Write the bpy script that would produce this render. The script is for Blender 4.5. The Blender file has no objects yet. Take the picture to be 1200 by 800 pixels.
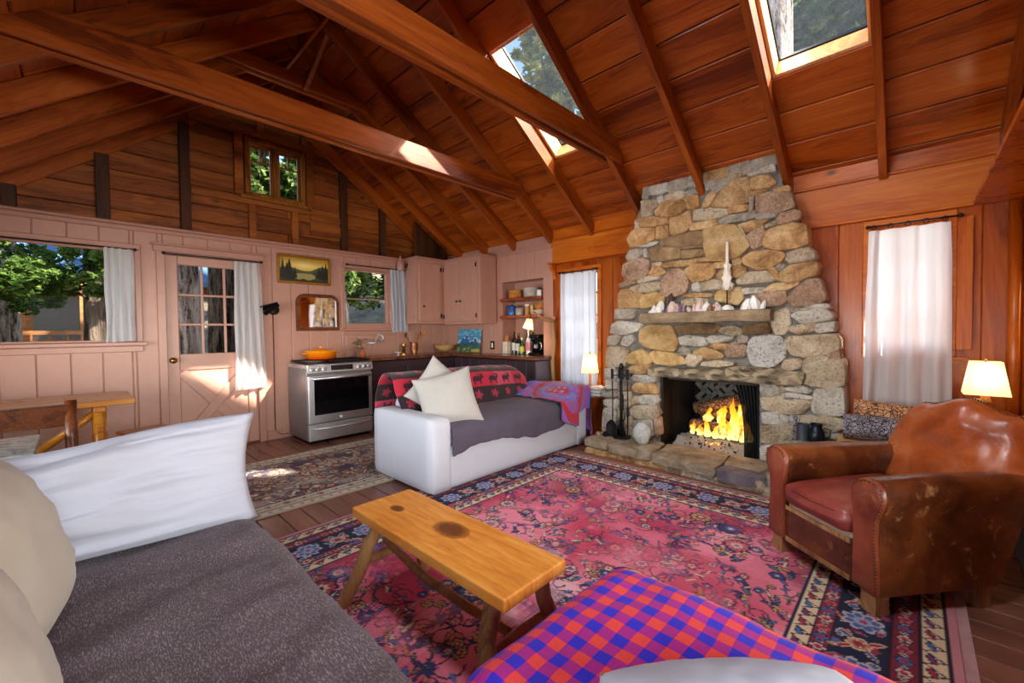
import bpy, bmesh, math, random
import numpy as np
from mathutils import Vector, Matrix, Euler, noise as mnoise
random.seed(7); rng = np.random.default_rng(7)
S = bpy.context.scene; COL = S.collection
PI = math.pi
def srgb(h):
    if isinstance(h, str):
        h = h.lstrip('#'); c = [int(h[i:i+2], 16)/255 for i in (0, 2, 4)]
    else: c = [v/255 for v in h]
    return tuple(v/12.92 if v <= .04045 else ((v+.055)/1.055)**2.4 for v in c)
EXPOSURE = 0.3; SKY = .28; SUN = 18.0; FILL_R = 380; FILL_L = 420; FILL_S = 90; FILL_T = 110; FILL_W = 4
# ------------------------------------------------------------------ camera
CAM_H = 1.24
cam = bpy.data.cameras.new('camera'); cam.sensor_width = 36; cam.lens = 36*491.83/1200; cam.clip_start = .05; cam.clip_end = 300
cam_o = bpy.data.objects.new('camera', cam); COL.objects.link(cam_o)
_y, _p, _r = (math.radians(v) for v in (43.698, -1.408, -.610))
_f = Vector((-math.sin(_y)*math.cos(_p), math.cos(_y)*math.cos(_p), math.sin(_p)))
_ri = Vector((math.cos(_y), math.sin(_y), 0)); _u = _ri.cross(_f)
_r2 = _ri*math.cos(_r)+_u*math.sin(_r); _u2 = _u*math.cos(_r)-_ri*math.sin(_r)
cam_o.matrix_world = Matrix(((_r2.x, _u2.x, -_f.x, 0), (_r2.y, _u2.y, -_f.y, 0), (_r2.z, _u2.z, -_f.z, CAM_H), (0, 0, 0, 1)))
S.camera = cam_o
# ------------------------------------------------------------------ light
S.view_settings.view_transform = 'Standard'; S.view_settings.look = 'None'
S.view_settings.exposure = EXPOSURE; S.view_settings.gamma = 1.0; S.view_settings.use_curve_mapping = False
S.cycles.max_bounces = 9; S.cycles.diffuse_bounces = 5; S.cycles.glossy_bounces = 4; S.cycles.transmission_bounces = 8
S.cycles.transparent_max_bounces = 12; S.cycles.sample_clamp_indirect = 6; S.cycles.caustics_reflective = False; S.cycles.caustics_refractive = False
S.cycles.use_denoising = True
world = bpy.data.worlds.new('sky'); S.world = world; world.use_nodes = True
wn = world.node_tree.nodes; wl = world.node_tree.links
sky = wn.new('ShaderNodeTexSky'); sky.sky_type = 'NISHITA'; sky.sun_disc = False
sky.sun_elevation = math.radians(37); sky.sun_rotation = math.radians(65); sky.air_density = 1.3; sky.dust_density = .3; sky.ozone_density = 3
wl.new(sky.outputs[0], wn['Background'].inputs[0]); wn['Background'].inputs[1].default_value = SKY
def lamp(name, kind, energy, color, loc, direction=None, **kw):
    l = bpy.data.lights.new(name, kind); l.energy = energy; l.color = color
    for k, v in kw.items(): setattr(l, k, v)
    o = bpy.data.objects.new(name, l); COL.objects.link(o); o.location = loc
    if direction is not None: o.rotation_euler = Vector(direction).to_track_quat('-Z', 'Y').to_euler()
    return o
lamp('sun', 'SUN', SUN, (1, .93, .82), (6, 6, 9), (-1, -.60, -.85), angle=.02)
# fill lamps added outside the unseen openings beside and behind the camera
lamp('fill_side', 'AREA', FILL_R, (1, .97, .93), (3.8, .6, 1.35), (-1, .06, -.02), shape='RECTANGLE', size=5.0, size_y=2.2)
lamp('fill_rear', 'AREA', FILL_L, (.93, .96, 1), (-2.4, -4.2, 1.0), (-.05, 1, .05), shape='RECTANGLE', size=6.0, size_y=2.0)
# bright sky above the two skylights and before the two curtained windows
for x in (-2.375, -.465): lamp('skylight_fill', 'AREA', FILL_S, (1, .97, .92), (x+1.1, 3.55, 4.75), (-1.1, -.62, -1.45), shape='RECTANGLE', size=1.0, size_y=1.3)
for x in (-1.78, -.53): lamp('skylight_fill', 'AREA', FILL_T, (.96, .98, 1), (x, .1, 4.35), (0, .5, -1), shape='RECTANGLE', size=1.0, size_y=1.2)  # fill lamps over the added, unseen skylights of the left slope
for x, w, z in ((-2.88, .5, 1.3), (-.03, .42, 1.54)): lamp('daylight_window', 'AREA', FILL_W, (.97, .98, 1), (x, 4.55, z), (0, -1, 0), shape='RECTANGLE', size=w, size_y=1.0)
# ------------------------------------------------------------------ mesh helpers
def props(o, label=None, cat=None, group=None, kind=None):
    if label: o['label'] = label
    if cat: o['category'] = cat
    if group: o['group'] = group
    if kind: o['kind'] = kind
    return o
def link(o, parent=None):
    COL.objects.link(o)
    if parent is not None: o.parent = parent
    return o
def thing(name, label, cat, loc=(0, 0, 0), rz=0, group=None, kind=None):
    o = bpy.data.objects.new(name, None); o.empty_display_size = .05; COL.objects.link(o)
    o.location = loc; o.rotation_euler = (0, 0, rz)
    return props(o, label, cat, group, kind)
def struct(name):
    o = bpy.data.objects.new(name, None); o.empty_display_size = .05; COL.objects.link(o); o['kind'] = 'structure'; return o
def copy_tree(o, parent=None):
    c = o.copy(); COL.objects.link(c)
    if parent is not None: c.parent = parent
    for ch in list(o.children): copy_tree(ch, c)
    return c
def rotm(r):
    if r is None: return Matrix.Identity(3)
    if isinstance(r, Matrix): return r.to_3x3()
    return Euler(r).to_matrix()
_boxc = {}
def boxdata(d, bev, seg):
    k = (tuple(round(x, 4) for x in d), round(bev, 4), seg)
    if k not in _boxc:
        bm = bmesh.new(); bmesh.ops.create_cube(bm, size=1)
        bmesh.ops.scale(bm, vec=d, verts=bm.verts)
        if bev > 0:
            bmesh.ops.bevel(bm, geom=bm.edges[:], offset=min(bev, min(d)*.45), segments=seg, profile=.5, affect='EDGES')
        bm.verts.index_update()
        _boxc[k] = ([v.co.copy() for v in bm.verts], [[v.index for v in f.verts] for f in bm.faces]); bm.free()
    return _boxc[k]
class MB:
    def __init__(s): s.v = []; s.f = []
    def add(s, V, Fs):
        n = len(s.v); s.v += [tuple(v) for v in V]; s.f += [[i+n for i in f] for f in Fs]; return s
    def box(s, loc, d, rot=None, bev=0, seg=1):
        V, Fs = boxdata(d, bev, seg); R = rotm(rot); L = Vector(loc)
        return s.add([R@v+L for v in V], Fs)
    def tube(s, pts, rad, n=10, cap=True, flat=1.0):
        pts = [Vector(p) for p in pts]; m = len(pts)
        if not hasattr(rad, '__len__'): rad = [rad]*m
        V = []; Fs = []; up = None
        for i, p in enumerate(pts):
            t = (pts[min(i+1, m-1)]-pts[max(i-1, 0)]).normalized()
            if up is None:
                up = Vector((0, 0, 1)) if abs(t.z) < .9 else Vector((1, 0, 0))
            a = up.cross(t).normalized(); b = t.cross(a); up = b
            for k in range(n):
                th = 2*PI*k/n; V.append(p+(a*math.cos(th)+b*math.sin(th)*flat)*rad[i])
        for i in range(m-1):
            for k in range(n):
                k2 = (k+1) % n; Fs.append([i*n+k, i*n+k2, (i+1)*n+k2, (i+1)*n+k])
        if cap: Fs.append([k for k in range(n)][::-1]); Fs.append([(m-1)*n+k for k in range(n)])
        return s.add(V, Fs)
    def cyl(s, a, b, r0, r1=None, n=12): return s.tube([a, b], [r0, r0 if r1 is None else r1], n)
    def lathe(s, prof, loc=(0, 0, 0), n=20, rot=None, cap=False, sy=1.0):
        R = rotm(rot); L = Vector(loc); V = []; Fs = []; m = len(prof)
        for r, z in prof:
            for k in range(n):
                V.append(R@Vector((r*math.cos(2*PI*k/n), r*sy*math.sin(2*PI*k/n), z))+L)
        for i in range(m-1):
            for k in range(n):
                k2 = (k+1) % n; Fs.append([i*n+k, i*n+k2, (i+1)*n+k2, (i+1)*n+k])
        if cap: Fs.append(list(range(n))[::-1]); Fs.append([(m-1)*n+k for k in range(n)])
        return s.add(V, Fs)
    def prism(s, poly, lo, hi, axis='z'):
        # poly 2D extruded along axis from lo to hi
        def P(a, b, c): return {'z': (a, b, c), 'y': (a, c, b), 'x': (c, a, b)}[axis]
        n = len(poly); V = [P(a, b, lo) for a, b in poly]+[P(a, b, hi) for a, b in poly]
        Fs = [list(range(n))[::-1], list(range(n, 2*n))]+[[i, (i+1) % n, n+(i+1) % n, n+i] for i in range(n)]
        return s.add(V, Fs)
    def sphere(s, c, r, n=10, m=6, sc=(1, 1, 1)):
        return s.lathe([(max(1e-4, r*math.sin(PI*i/m))*1.0, -r*math.cos(PI*i/m)) for i in range(m+1)], (0, 0, 0), n).xf_last(n*(m+1), c, sc)
    def xf_last(s, k, c, sc):
        for i in range(len(s.v)-k, len(s.v)):
            x, y, z = s.v[i]; s.v[i] = (x*sc[0]+c[0], y*sc[1]+c[1], z*sc[2]+c[2])
        return s
    def build(s, name, mat, parent=None, smooth=False, loc=(0, 0, 0), rot=None, auto=None):
        me = bpy.data.meshes.new(name); me.from_pydata(s.v, [], s.f)
        bm = bmesh.new(); bm.from_mesh(me); bmesh.ops.recalc_face_normals(bm, faces=bm.faces[:]); bm.to_mesh(me); bm.free()
        me.materials.append(mat)
        o = bpy.data.objects.new(name, me); link(o, parent); o.location = loc
        if rot is not None: o.rotation_euler = rot
        if smooth:
            me.polygons.foreach_set('use_smooth', [True]*len(me.polygons))
            if auto is not None:
                bm = bmesh.new(); bm.from_mesh(me)
                for e in bm.edges:
                    if len(e.link_faces) == 2 and e.calc_face_angle(0) > auto: e.smooth = False
                bm.to_mesh(me); bm.free()
        return o
_blk = {}
def block(name, dims, loc, mat, parent=None, rot=None, bev=.004, seg=1):
    k = (tuple(round(x, 3) for x in dims), mat.name, round(bev, 4), seg)
    if k not in _blk:
        V, Fs = boxdata(dims, bev, seg); me = bpy.data.meshes.new(name); me.from_pydata(V, [], Fs); me.materials.append(mat); _blk[k] = me
    o = bpy.data.objects.new(name, _blk[k]); link(o, parent); o.location = loc
    if rot is not None: o.rotation_euler = rot
    return o
def np_mesh(name, V, Q, mat, parent=None, col=None, uv=None, smooth=True):
    V = np.asarray(V, np.float32); Q = np.asarray(Q, np.int32); nq, k = Q.shape
    me = bpy.data.meshes.new(name); me.vertices.add(len(V)); me.vertices.foreach_set('co', V.ravel())
    me.loops.add(nq*k); me.loops.foreach_set('vertex_index', Q.ravel())
    me.polygons.add(nq); me.polygons.foreach_set('loop_start', np.arange(0, nq*k, k, dtype=np.int32))
    me.update(calc_edges=True)
    if smooth: me.polygons.foreach_set('use_smooth', np.ones(nq, bool))
    if col is not None:
        a = me.color_attributes.new('Col', 'FLOAT_COLOR', 'POINT')
        c = np.ones((len(V), 4), np.float32); c[:, :3] = col; a.data.foreach_set('color', c.ravel())
    if uv is not None:
        l = me.uv_layers.new(name='UVMap'); l.data.foreach_set('uv', np.asarray(uv, np.float32)[Q.ravel()].ravel())
    me.materials.append(mat); me.validate()
    o = bpy.data.objects.new(name, me); link(o, parent); return o
def gridq(ny, nx, wrap=False):
    j, i = np.mgrid[0:ny-1, 0:(nx if wrap else nx-1)]; i2 = (i+1) % nx
    return np.stack([j*nx+i, j*nx+i2, (j+1)*nx+i2, (j+1)*nx+i], -1).reshape(-1, 4)
def sheet(name, P, mat, parent=None, col=None, uv=None, thick=0.0):
    """P[ny,nx,3] one cloth-like surface; thick gives it a back and rims"""
    P = np.asarray(P, float); ny, nx, _ = P.shape
    V = P.reshape(-1, 3); Q = gridq(ny, nx)
    c = None if col is None else np.asarray(col).reshape(-1, 3); u = None if uv is None else np.asarray(uv).reshape(-1, 2)
    if thick:
        du = np.gradient(P, axis=1); dv = np.gradient(P, axis=0); N = np.cross(du, dv); N /= np.linalg.norm(N, axis=2, keepdims=True)+1e-9
        n = len(V); V = np.vstack([V, (P-N*thick).reshape(-1, 3)])
        b = np.concatenate([np.arange(nx), np.arange(1, ny)*nx+nx-1, (ny-1)*nx+np.arange(nx-2, -1, -1), np.arange(ny-2, 0, -1)*nx])
        b2 = np.roll(b, -1)
        Q = np.vstack([Q, Q[:, ::-1]+n, np.stack([b2, b, b+n, b2+n], -1)])
        if c is not None: c = np.vstack([c, c])
        if u is not None: u = np.vstack([u, u])
    return np_mesh(name, V, Q, mat, parent, c, u)
def fbm(x, y, z=0.0, o=3):
    return sum(mnoise.noise(Vector((x*2**k, y*2**k, z+7.3*k)))/2**k for k in range(o))
def fbmgrid(X, Y, z=0.0, o=3):
    return np.vectorize(lambda a, b: fbm(a, b, z, o))(X, Y)
# ------------------------------------------------------------------ materials
_mats = {}
class NT:
    def __init__(s, name):
        s.m = bpy.data.materials.new(name); s.m.use_nodes = True; s.t = s.m.node_tree; s.n = s.t.nodes; s.b = s.n['Principled BSDF']; s.out = s.n['Material Output']
    def node(s, t, **kw):
        n = s.n.new(t)
        for k, v in kw.items(): setattr(n, k, v)
        return n
    def l(s, a, b): s.t.links.new(a, b)
    def ramp(s, src, stops, interp='LINEAR'):
        r = s.node('ShaderNodeValToRGB'); r.color_ramp.interpolation = interp; e = r.color_ramp.elements
        while len(e) < len(stops): e.new(.5)
        for el, (p, c) in zip(e, stops): el.position = p; el.color = (*c, 1) if len(c) == 3 else c
        s.l(src, r.inputs[0]); return r.outputs[0]
    def mix(s, fac, a, b, mode='MIX'):
        m = s.node('ShaderNodeMix', data_type='RGBA', blend_type=mode)
        for sock, v in ((m.inputs[0], fac), (m.inputs[6], a), (m.inputs[7], b)):
            if isinstance(v, (int, float)): sock.default_value = v
            elif isinstance(v, tuple): sock.default_value = (*v, 1)
            else: s.l(v, sock)
        return m.outputs[2]
    def math(s, op, a, b=None, c=None):
        m = s.node('ShaderNodeMath', operation=op)
        for i, v in enumerate((a, b, c)):
            if v is None: continue
            if isinstance(v, (int, float)): m.inputs[i].default_value = v
            else: s.l(v, m.inputs[i])
        return m.outputs[0]
    def coords(s, scale=(1, 1, 1), rnd=0.0, kind='Object', rot=(0, 0, 0)):
        tc = s.node('ShaderNodeTexCoord'); v = tc.outputs[kind]
        if rnd:
            oi = s.node('ShaderNodeObjectInfo'); sc = s.node('ShaderNodeVectorMath', operation='SCALE'); cb = s.node('ShaderNodeCombineXYZ')
            s.l(oi.outputs['Random'], cb.inputs[0]); a = s.math('MULTIPLY', oi.outputs['Random'], 7.13); s.l(a, cb.inputs[1]); b = s.math('MULTIPLY', oi.outputs['Random'], 13.7); s.l(b, cb.inputs[2])
            s.l(cb.outputs[0], sc.inputs[0]); sc.inputs['Scale'].default_value = rnd
            ad = s.node('ShaderNodeVectorMath', operation='ADD'); s.l(v, ad.inputs[0]); s.l(sc.outputs[0], ad.inputs[1]); v = ad.outputs[0]
        mp = s.node('ShaderNodeMapping'); mp.inputs['Scale'].default_value = scale; mp.inputs['Rotation'].default_value = rot; s.l(v, mp.inputs[0]); return mp.outputs[0]
    def noise(s, vec, scale, detail=3, rough=.55, dist=0.0):
        n = s.node('ShaderNodeTexNoise'); n.inputs['Scale'].default_value = scale; n.inputs['Detail'].default_value = detail; n.inputs['Roughness'].default_value = rough; n.inputs['Distortion'].default_value = dist
        if vec is not None: s.l(vec, n.inputs['Vector'])
        return n.outputs[0]
    def bump(s, h, strength=.3, dist=.01, nrm=None):
        b = s.node('ShaderNodeBump'); b.inputs['Strength'].default_value = strength; b.inputs['Distance'].default_value = dist; s.l(h, b.inputs['Height'])
        if nrm is not None: s.l(nrm, b.inputs['Normal'])
        s.l(b.outputs[0], s.b.inputs['Normal']); return b.outputs[0]
    def set(s, **kw):
        for k, v in kw.items():
            i = s.b.inputs[k.replace('_', ' ')]
            if isinstance(v, (int, float)): i.default_value = v
            elif isinstance(v, tuple): i.default_value = (*v, 1) if len(v) == 3 and i.type == 'RGBA' else v
            else: s.l(v, i)
        return s
def plain(name, col, rough=.5, metal=0, bump=0, bscale=60, var=.12, **kw):
    if name in _mats: return _mats[name]
    t = NT(name); c = srgb(col); v = t.coords(rnd=5)
    n = t.noise(v, bscale*.25, 3)
    t.set(Base_Color=t.ramp(n, [(.25, tuple(x*(1-var) for x in c)), (.75, tuple(min(1, x*(1+var)) for x in c))]), Roughness=rough, Metallic=metal, **kw)
    if bump: t.bump(t.noise(v, bscale, 3), bump, .004)
    _mats[name] = t.m; return t.m
def wood(name, dark, mid, light, axis='X', rough=.4, grain=1.0, knots=.5, coat=0, var=.35, rnd=40, bump=.15):
    if name in _mats: return _mats[name]
    t = NT(name); st = {'X': (.12, 1, 1), 'Y': (1, .12, 1), 'Z': (1, 1, .12)}[axis]
    v = t.coords(st, rnd); vk = t.coords({'X': (.6, 1, 1), 'Y': (1, .6, 1), 'Z': (1, 1, .6)}[axis], rnd)
    n1 = t.noise(v, 5*grain, 5, .6, .9); n2 = t.noise(t.coords({'X': (.03, 1, 1), 'Y': (1, .03, 1), 'Z': (1, 1, .03)}[axis], rnd), 110*grain, 3, .6)
    w = t.math('SINE', t.math('MULTIPLY', n1, 70))
    f = t.math('ADD', t.math('MULTIPLY', n1, .72), t.math('ADD', t.math('MULTIPLY', w, .035), t.math('MULTIPLY', n2, .28)))
    c = t.ramp(f, [(.36, srgb(dark)), (.50, srgb(mid)), (.68, srgb(light))])
    oi = t.node('ShaderNodeObjectInfo'); hv = t.math('ADD', t.math('MULTIPLY', oi.outputs['Random'], var), 1-var*.55)
    cb = t.node('ShaderNodeCombineColor'); [t.l(hv, cb.inputs[i]) for i in range(3)]
    c = t.mix(1.0, c, cb.outputs[0], 'MULTIPLY')
    if knots:
        vo = t.node('ShaderNodeTexVoronoi'); vo.inputs['Scale'].default_value = 2.2; t.l(vk, vo.inputs['Vector'])
        d = t.math('ADD', vo.outputs['Distance'], t.math('MULTIPLY', n2, .03))
        k = t.ramp(d, [(.035, (1, 1, 1)), (.085, (0, 0, 0))]); k = t.math('MULTIPLY', k, knots)
        c = t.mix(k, c, tuple(x*.25 for x in srgb(dark)))
    t.set(Base_Color=c, Roughness=t.ramp(n1, [(.3, (rough*.8,)*3), (.7, (rough*1.15,)*3)]), Coat_Weight=coat, Coat_Roughness=.15, Specular_IOR_Level=.32)
    if bump: t.bump(f, bump, .004)
    _mats[name] = t.m; return t.m
def vcol(name, rough=.85, bump=.4, bscale=220, sheen=0.0, stretch=(1, 1, 1), wear=.1, dist=.004, **kw):
    if name in _mats: return _mats[name]
    t = NT(name); a = t.node('ShaderNodeAttribute', attribute_name='Col'); v = t.coords(stretch)
    n = t.noise(v, bscale, 3)
    c = t.mix(1.0, a.outputs[0], t.ramp(n, [(.3, (1-wear*1.6,)*3), (.7, (1+wear*.6,)*3)]), 'MULTIPLY')
    t.set(Base_Color=c, Roughness=rough, Sheen_Weight=sheen, **kw); t.bump(n, bump, dist); _mats[name] = t.m; return t.m
def cloth(name, col, rough=.9, weave=420, bump=.25, var=.08, sheen=.15, fleck=None, stretch=(1, 1, 1), wrinkle=0.0):
    if name in _mats: return _mats[name]
    t = NT(name); v = t.coords(stretch); c = srgb(col); n = t.noise(v, 3, 3); w = t.noise(v, weave, 2)
    base = t.ramp(n, [(.3, tuple(x*(1-var) for x in c)), (.7, tuple(min(1, x*(1+var)) for x in c))])
    if fleck:
        fl = t.noise(v, fleck[1], 2, .7); base = t.mix(t.ramp(fl, [(.5, (0, 0, 0)), (.68, (1, 1, 1))]), base, srgb(fleck[0]))
    h = w
    if wrinkle:
        n2 = t.noise(v, 9, 4, .6, .6); h = t.math('ADD', t.math('MULTIPLY', w, .15), t.math('MULTIPLY', n2, wrinkle))
    t.set(Base_Color=base, Roughness=rough, Sheen_Weight=sheen); t.bump(h, bump, .006); _mats[name] = t.m; return t.m
def emit(name, col, strength):
    if name in _mats: return _mats[name]
    t = NT(name); t.set(Base_Color=srgb(col), Emission_Color=srgb(col), Emission_Strength=strength); _mats[name] = t.m; return t.m
def glassmat(name='window_glass', dust=0.0):
    if name in _mats: return _mats[name]
    t = NT(name); tr = t.node('ShaderNodeBsdfTransparent'); gl = t.node('ShaderNodeBsdfGlossy'); gl.inputs['Roughness'].default_value = .02
    fr = t.node('ShaderNodeFresnel'); fr.inputs['IOR'].default_value = 1.35; mx = t.node('ShaderNodeMixShader')
    t.l(t.math('MULTIPLY', fr.outputs[0], .03), mx.inputs[0]); t.l(tr.outputs[0], mx.inputs[1]); t.l(gl.outputs[0], mx.inputs[2]); last = mx.outputs[0]
    if dust:
        tl = t.node('ShaderNodeBsdfTranslucent'); tl.inputs[0].default_value = (.75, .85, 1, 1); m2 = t.node('ShaderNodeMixShader'); nz = t.noise(t.coords(), 18, 6, .75)
        t.l(t.math('MULTIPLY', nz, dust*2), m2.inputs[0]); t.l(last, m2.inputs[1]); t.l(tl.outputs[0], m2.inputs[2]); last = m2.outputs[0]
    t.l(last, t.out.inputs[0])
    _mats[name] = t.m; return t.m
def translucent(name, col, trans=.5, rough=.9):
    t = NT(name); c = srgb(col); d = t.node('ShaderNodeBsdfDiffuse'); d.inputs[0].default_value = (*c, 1)
    tl = t.node('ShaderNodeBsdfTranslucent'); tl.inputs[0].default_value = (*c, 1); mx = t.node('ShaderNodeMixShader'); mx.inputs[0].default_value = trans
    n = t.noise(t.coords((1, 1, .2)), 260, 2); b = t.node('ShaderNodeBump'); b.inputs['Strength'].default_value = .15; b.inputs['Distance'].default_value = .003; t.l(n, b.inputs['Height']); t.l(b.outputs[0], d.inputs['Normal'])
    t.l(d.outputs[0], mx.inputs[1]); t.l(tl.outputs[0], mx.inputs[2]); t.l(mx.outputs[0], t.out.inputs[0]); return t.m
M_CEIL = wood('ceiling_wood', '#6e2a06', '#a44c10', '#bc641e', 'X', .42, .8, .6, .1)
M_RAFT = wood('rafter_wood', '#682a08', '#9c4a10', '#b8601c', 'Y', .42, .8, .4, .12, .2)
M_PINE_V = wood('pine_panel', '#7a3004', '#a84c0a', '#c46a18', 'Z', .3, .8, .7, .12, .25)
M_PINE_X = wood('pine_frieze', '#98420a', '#bc5c0e', '#d0761c', 'X', .34, .7, .8, .1, .2)
M_GABLE = wood('gable_wood', '#52240a', '#8e4a16', '#b46c2a', 'Y', .55, .9, .6, 0, .5)
M_STUD = wood('stud_wood', '#2a1206', '#4a260e', '#643616', 'Z', .6, .9, .4, 0, .3)
M_FLOOR = wood('floor_wood', '#6a4434', '#805240', '#946450', 'X', .32, .9, .25, .2, .35)
M_BENCH = wood('bench_pine', '#b0661a', '#d8922c', '#eab04a', 'X', .28, .6, 0, .3, .05)
M_LOGLEG = wood('log_leg_wood', '#74522f', '#a67c50', '#c49c6c', 'Z', .5, 1.2, .5, 0, .2)
M_TABLE = wood('table_wood', '#84460e', '#b8721e', '#d2923a', 'Y', .3, .8, .3, .25, .2)
M_DARKW = wood('dark_brown_wood', '#3c1c0c', '#6a3618', '#8a4c24', 'X', .4, .9, .2, .2, .2)
M_CTOP = wood('countertop_wood', '#3a1a10', '#6a3824', '#8e5638', 'X', .25, 1, .2, .3, .1)
M_SHELF = wood('shelf_wood', '#6a260c', '#9a4618', '#b86028', 'X', .3, 1, .2, .2, .2)
M_SUNLITW = wood('sunlit_shaft_wood', '#c88a48', '#e0ac6c', '#f0c890', 'Y', .35, .8, .3, .2, .1)  # shaft wood paled so the glare of the sun sits in its colour
M_PINK = plain('pink_paint', '#bc8c79', .38, 0, .08, 40, .05)
M_PINKD = plain('pink_trim_paint', '#b68472', .35, 0, .05, 40, .05)
M_DCAB = plain('dark_cabinet_paint', '#3c2a30', .35, 0, .08, 40, .1)
M_STEEL = plain('stainless_steel', '#e0e0e2', .38, 1, .04, 90, .06)
M_CHROME = plain('chrome', '#e8e8ea', .35, .75)
M_BLACK = plain('black_metal', '#141416', .35, .6)
M_IRON = plain('wrought_iron', '#2a2624', .5, .7, .2, 90)
M_BRASS = plain('brass', '#b88a44', .3, 1)
M_BGLASS = plain('black_glass', '#08080a', .08, 0, 0, 60, .05)
M_WHITE = plain('white_ceramic', '#e6e0d4', .3)
M_GLASS = glassmat(); M_SKYGLASS = glassmat('dusty_skylight_glass', .008)
# ================================================================== STRUCTURE
XB = -5.42            # face of the pink wall
YF = 4.20             # face of the fireplace wall
XR = .50              # right wall
YL = -1.40            # low wall behind the camera's left
RY, RZ = 1.63, 4.24   # ridge
TR = math.tan(math.radians(34.14)); TL = .78
AR = math.atan(TR); AL = math.atan(TL)
def deck(y): return RZ-TR*(y-RY) if y > RY else RZ-TL*(RY-y)
def slab_holes(name, mat, parent, axis, lo, hi, us, vs, holes, flip=False):
    """connected slab between lo..hi along axis, gridded on us x vs, with hole cells (i,j) left open"""
    nu, nv = len(us), len(vs); V = []; ix = {}; F = []
    def vid(i, j, k):
        if (i, j, k) not in ix:
            ix[(i, j, k)] = len(V); c = (lo, hi)[k]; u, v = us[i], vs[j]
            V.append({'x': (c, u, v), 'y': (u, c, v), 'z': (u, v, c)}[axis])
        return ix[(i, j, k)]
    H = set(holes); solid = lambda i, j: 0 <= i < nu-1 and 0 <= j < nv-1 and (i, j) not in H
    for i in range(nu-1):
        for j in range(nv-1):
            if not solid(i, j): continue
            for k in (0, 1): F.append([vid(i, j, k), vid(i+1, j, k), vid(i+1, j+1, k), vid(i, j+1, k)])
            for (di, dj, a, b) in ((-1, 0, (i, j), (i, j+1)), (1, 0, (i+1, j), (i+1, j+1)), (0, -1, (i, j), (i+1, j)), (0, 1, (i, j+1), (i+1, j+1))):
                if not solid(i+di, j+dj): F.append([vid(*a, 0), vid(*b, 0), vid(*b, 1), vid(*a, 1)])
    mb = MB(); mb.v = V; mb.f = F
    return mb.build(name, mat, parent)
# ---- floor
floor = struct('floor')
MB().box((-2.4, 1.4, -.06), (6.6, 6.2, .06)).build('subfloor', M_DARKW, floor)
_w = .138; k = 0; y = YL
while y < 4.3:
    xs = [-5.7]+sorted(random.sample([-4.6, -3.9, -2.3, -1.5, -.6], 2))+[.7]
    for a, b in zip(xs, xs[1:]):
        block('floor_board', (b-a-.004, _w-.005, .03), ((a+b)/2, y+_w/2, -.015), M_FLOOR, floor, bev=.004)
    y += _w
# ---- roof: planks, backing, rafters, ties
ceiling = struct('ceiling')
SK = [(-2.665, -2.085), (-.735, -.195)]; SKY0, SKY1 = 2.535, 3.463
def slope_pt(side, y, off=0.0):
    """point on the deck underside moved by off along the outward normal"""
    a = AR if side > 0 else AL; s = 1 if side > 0 else -1
    return Vector((0, y+math.sin(a)*off*s, deck(y)+math.cos(a)*off))
PITCH = .232; rowsR = []; yy = 4.159
while yy > RY+.02: rowsR.append((max(RY, yy-PITCH), yy)); yy -= PITCH
rowsR.insert(0, (4.159, 4.42))
RX = [-5.62, -5.08, -4.5, -3.94, -3.3, -2.7, -2.05, -1.4, -.76, -.17, .42]
for (y0, y1) in rowsR:
    ym = (y0+y1)/2; L = (y1-y0)/math.cos(AR); c = slope_pt(1, ym, .014)
    insk = y0 > SKY0-.02 and y1 < SKY1+.02
    cuts = [-5.75, SK[0][0], SK[0][1], SK[1][0], SK[1][1], .62] if insk else [-5.75]+sorted(random.sample(RX[1:-1], 3))+[.62]
    for q in range(len(cuts)-1):
        if insk and q in (1, 3): continue
        a, b = cuts[q], cuts[q+1]
        block('ceiling_plank', (b-a-.002, L-.008, .028), ((a+b)/2, c.y, c.z), M_CEIL, ceiling, rot=(-AR, 0, 0), bev=.007)
SKL_ADDED = [(-2.055, -1.515), (-.79, -.26)]; LK0, LK1 = RY-.225*6, RY-.225*2  # added openings, out of view, that let light in from overhead
yy = RY
while yy > YL-.3:
    y0 = yy-.225; ym = (y0+yy)/2; c = slope_pt(-1, ym, .014); L = .225/math.cos(AL)
    insk = y0 > LK0-.02 and yy < LK1+.02
    cuts = [-5.75, SKL_ADDED[0][0], SKL_ADDED[0][1], SKL_ADDED[1][0], SKL_ADDED[1][1], .62] if insk else [-5.75]+sorted(random.sample(RX[1:-1], 2))+[.62]
    for q, (a, b) in enumerate(zip(cuts, cuts[1:])):
        if insk and q in (1, 3): continue
        block('ceiling_plank', (b-a-.002, L-.008, .028), ((a+b)/2, c.y, c.z), M_CEIL, ceiling, rot=(AL, 0, 0), bev=.007)
    yy = y0
M_ROOF = plain('roof_backing', '#4a3020', .9)
s0, s1 = 0, (4.75-RY)/math.cos(AR); sa, sb = (SKY0-RY)/math.cos(AR), (SKY1-RY)/math.cos(AR)
rb = slab_holes('roof_sheathing', M_ROOF, ceiling, 'z', 0, .05, [-6.1, SK[0][0], SK[0][1], SK[1][0], SK[1][1], 1.0], [s0, sa, sb, s1], [(1, 1), (3, 1)])
p = slope_pt(1, RY, .03); rb.location = (0, p.y-.02, p.z); rb.rotation_euler = (-AR, 0, 0)
rb = slab_holes('roof_sheathing', M_ROOF, ceiling, 'z', 0, .05, [-6.1, SKL_ADDED[0][0], SKL_ADDED[0][1], SKL_ADDED[1][0], SKL_ADDED[1][1], 1.0], [-4.1, -(RY-LK0)/math.cos(AL), -(RY-LK1)/math.cos(AL), 0], [(1, 1), (3, 1)])
p = slope_pt(-1, RY, .03); rb.location = (0, p.y+.02, p.z); rb.rotation_euler = (AL, 0, 0)
RD = .15
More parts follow.
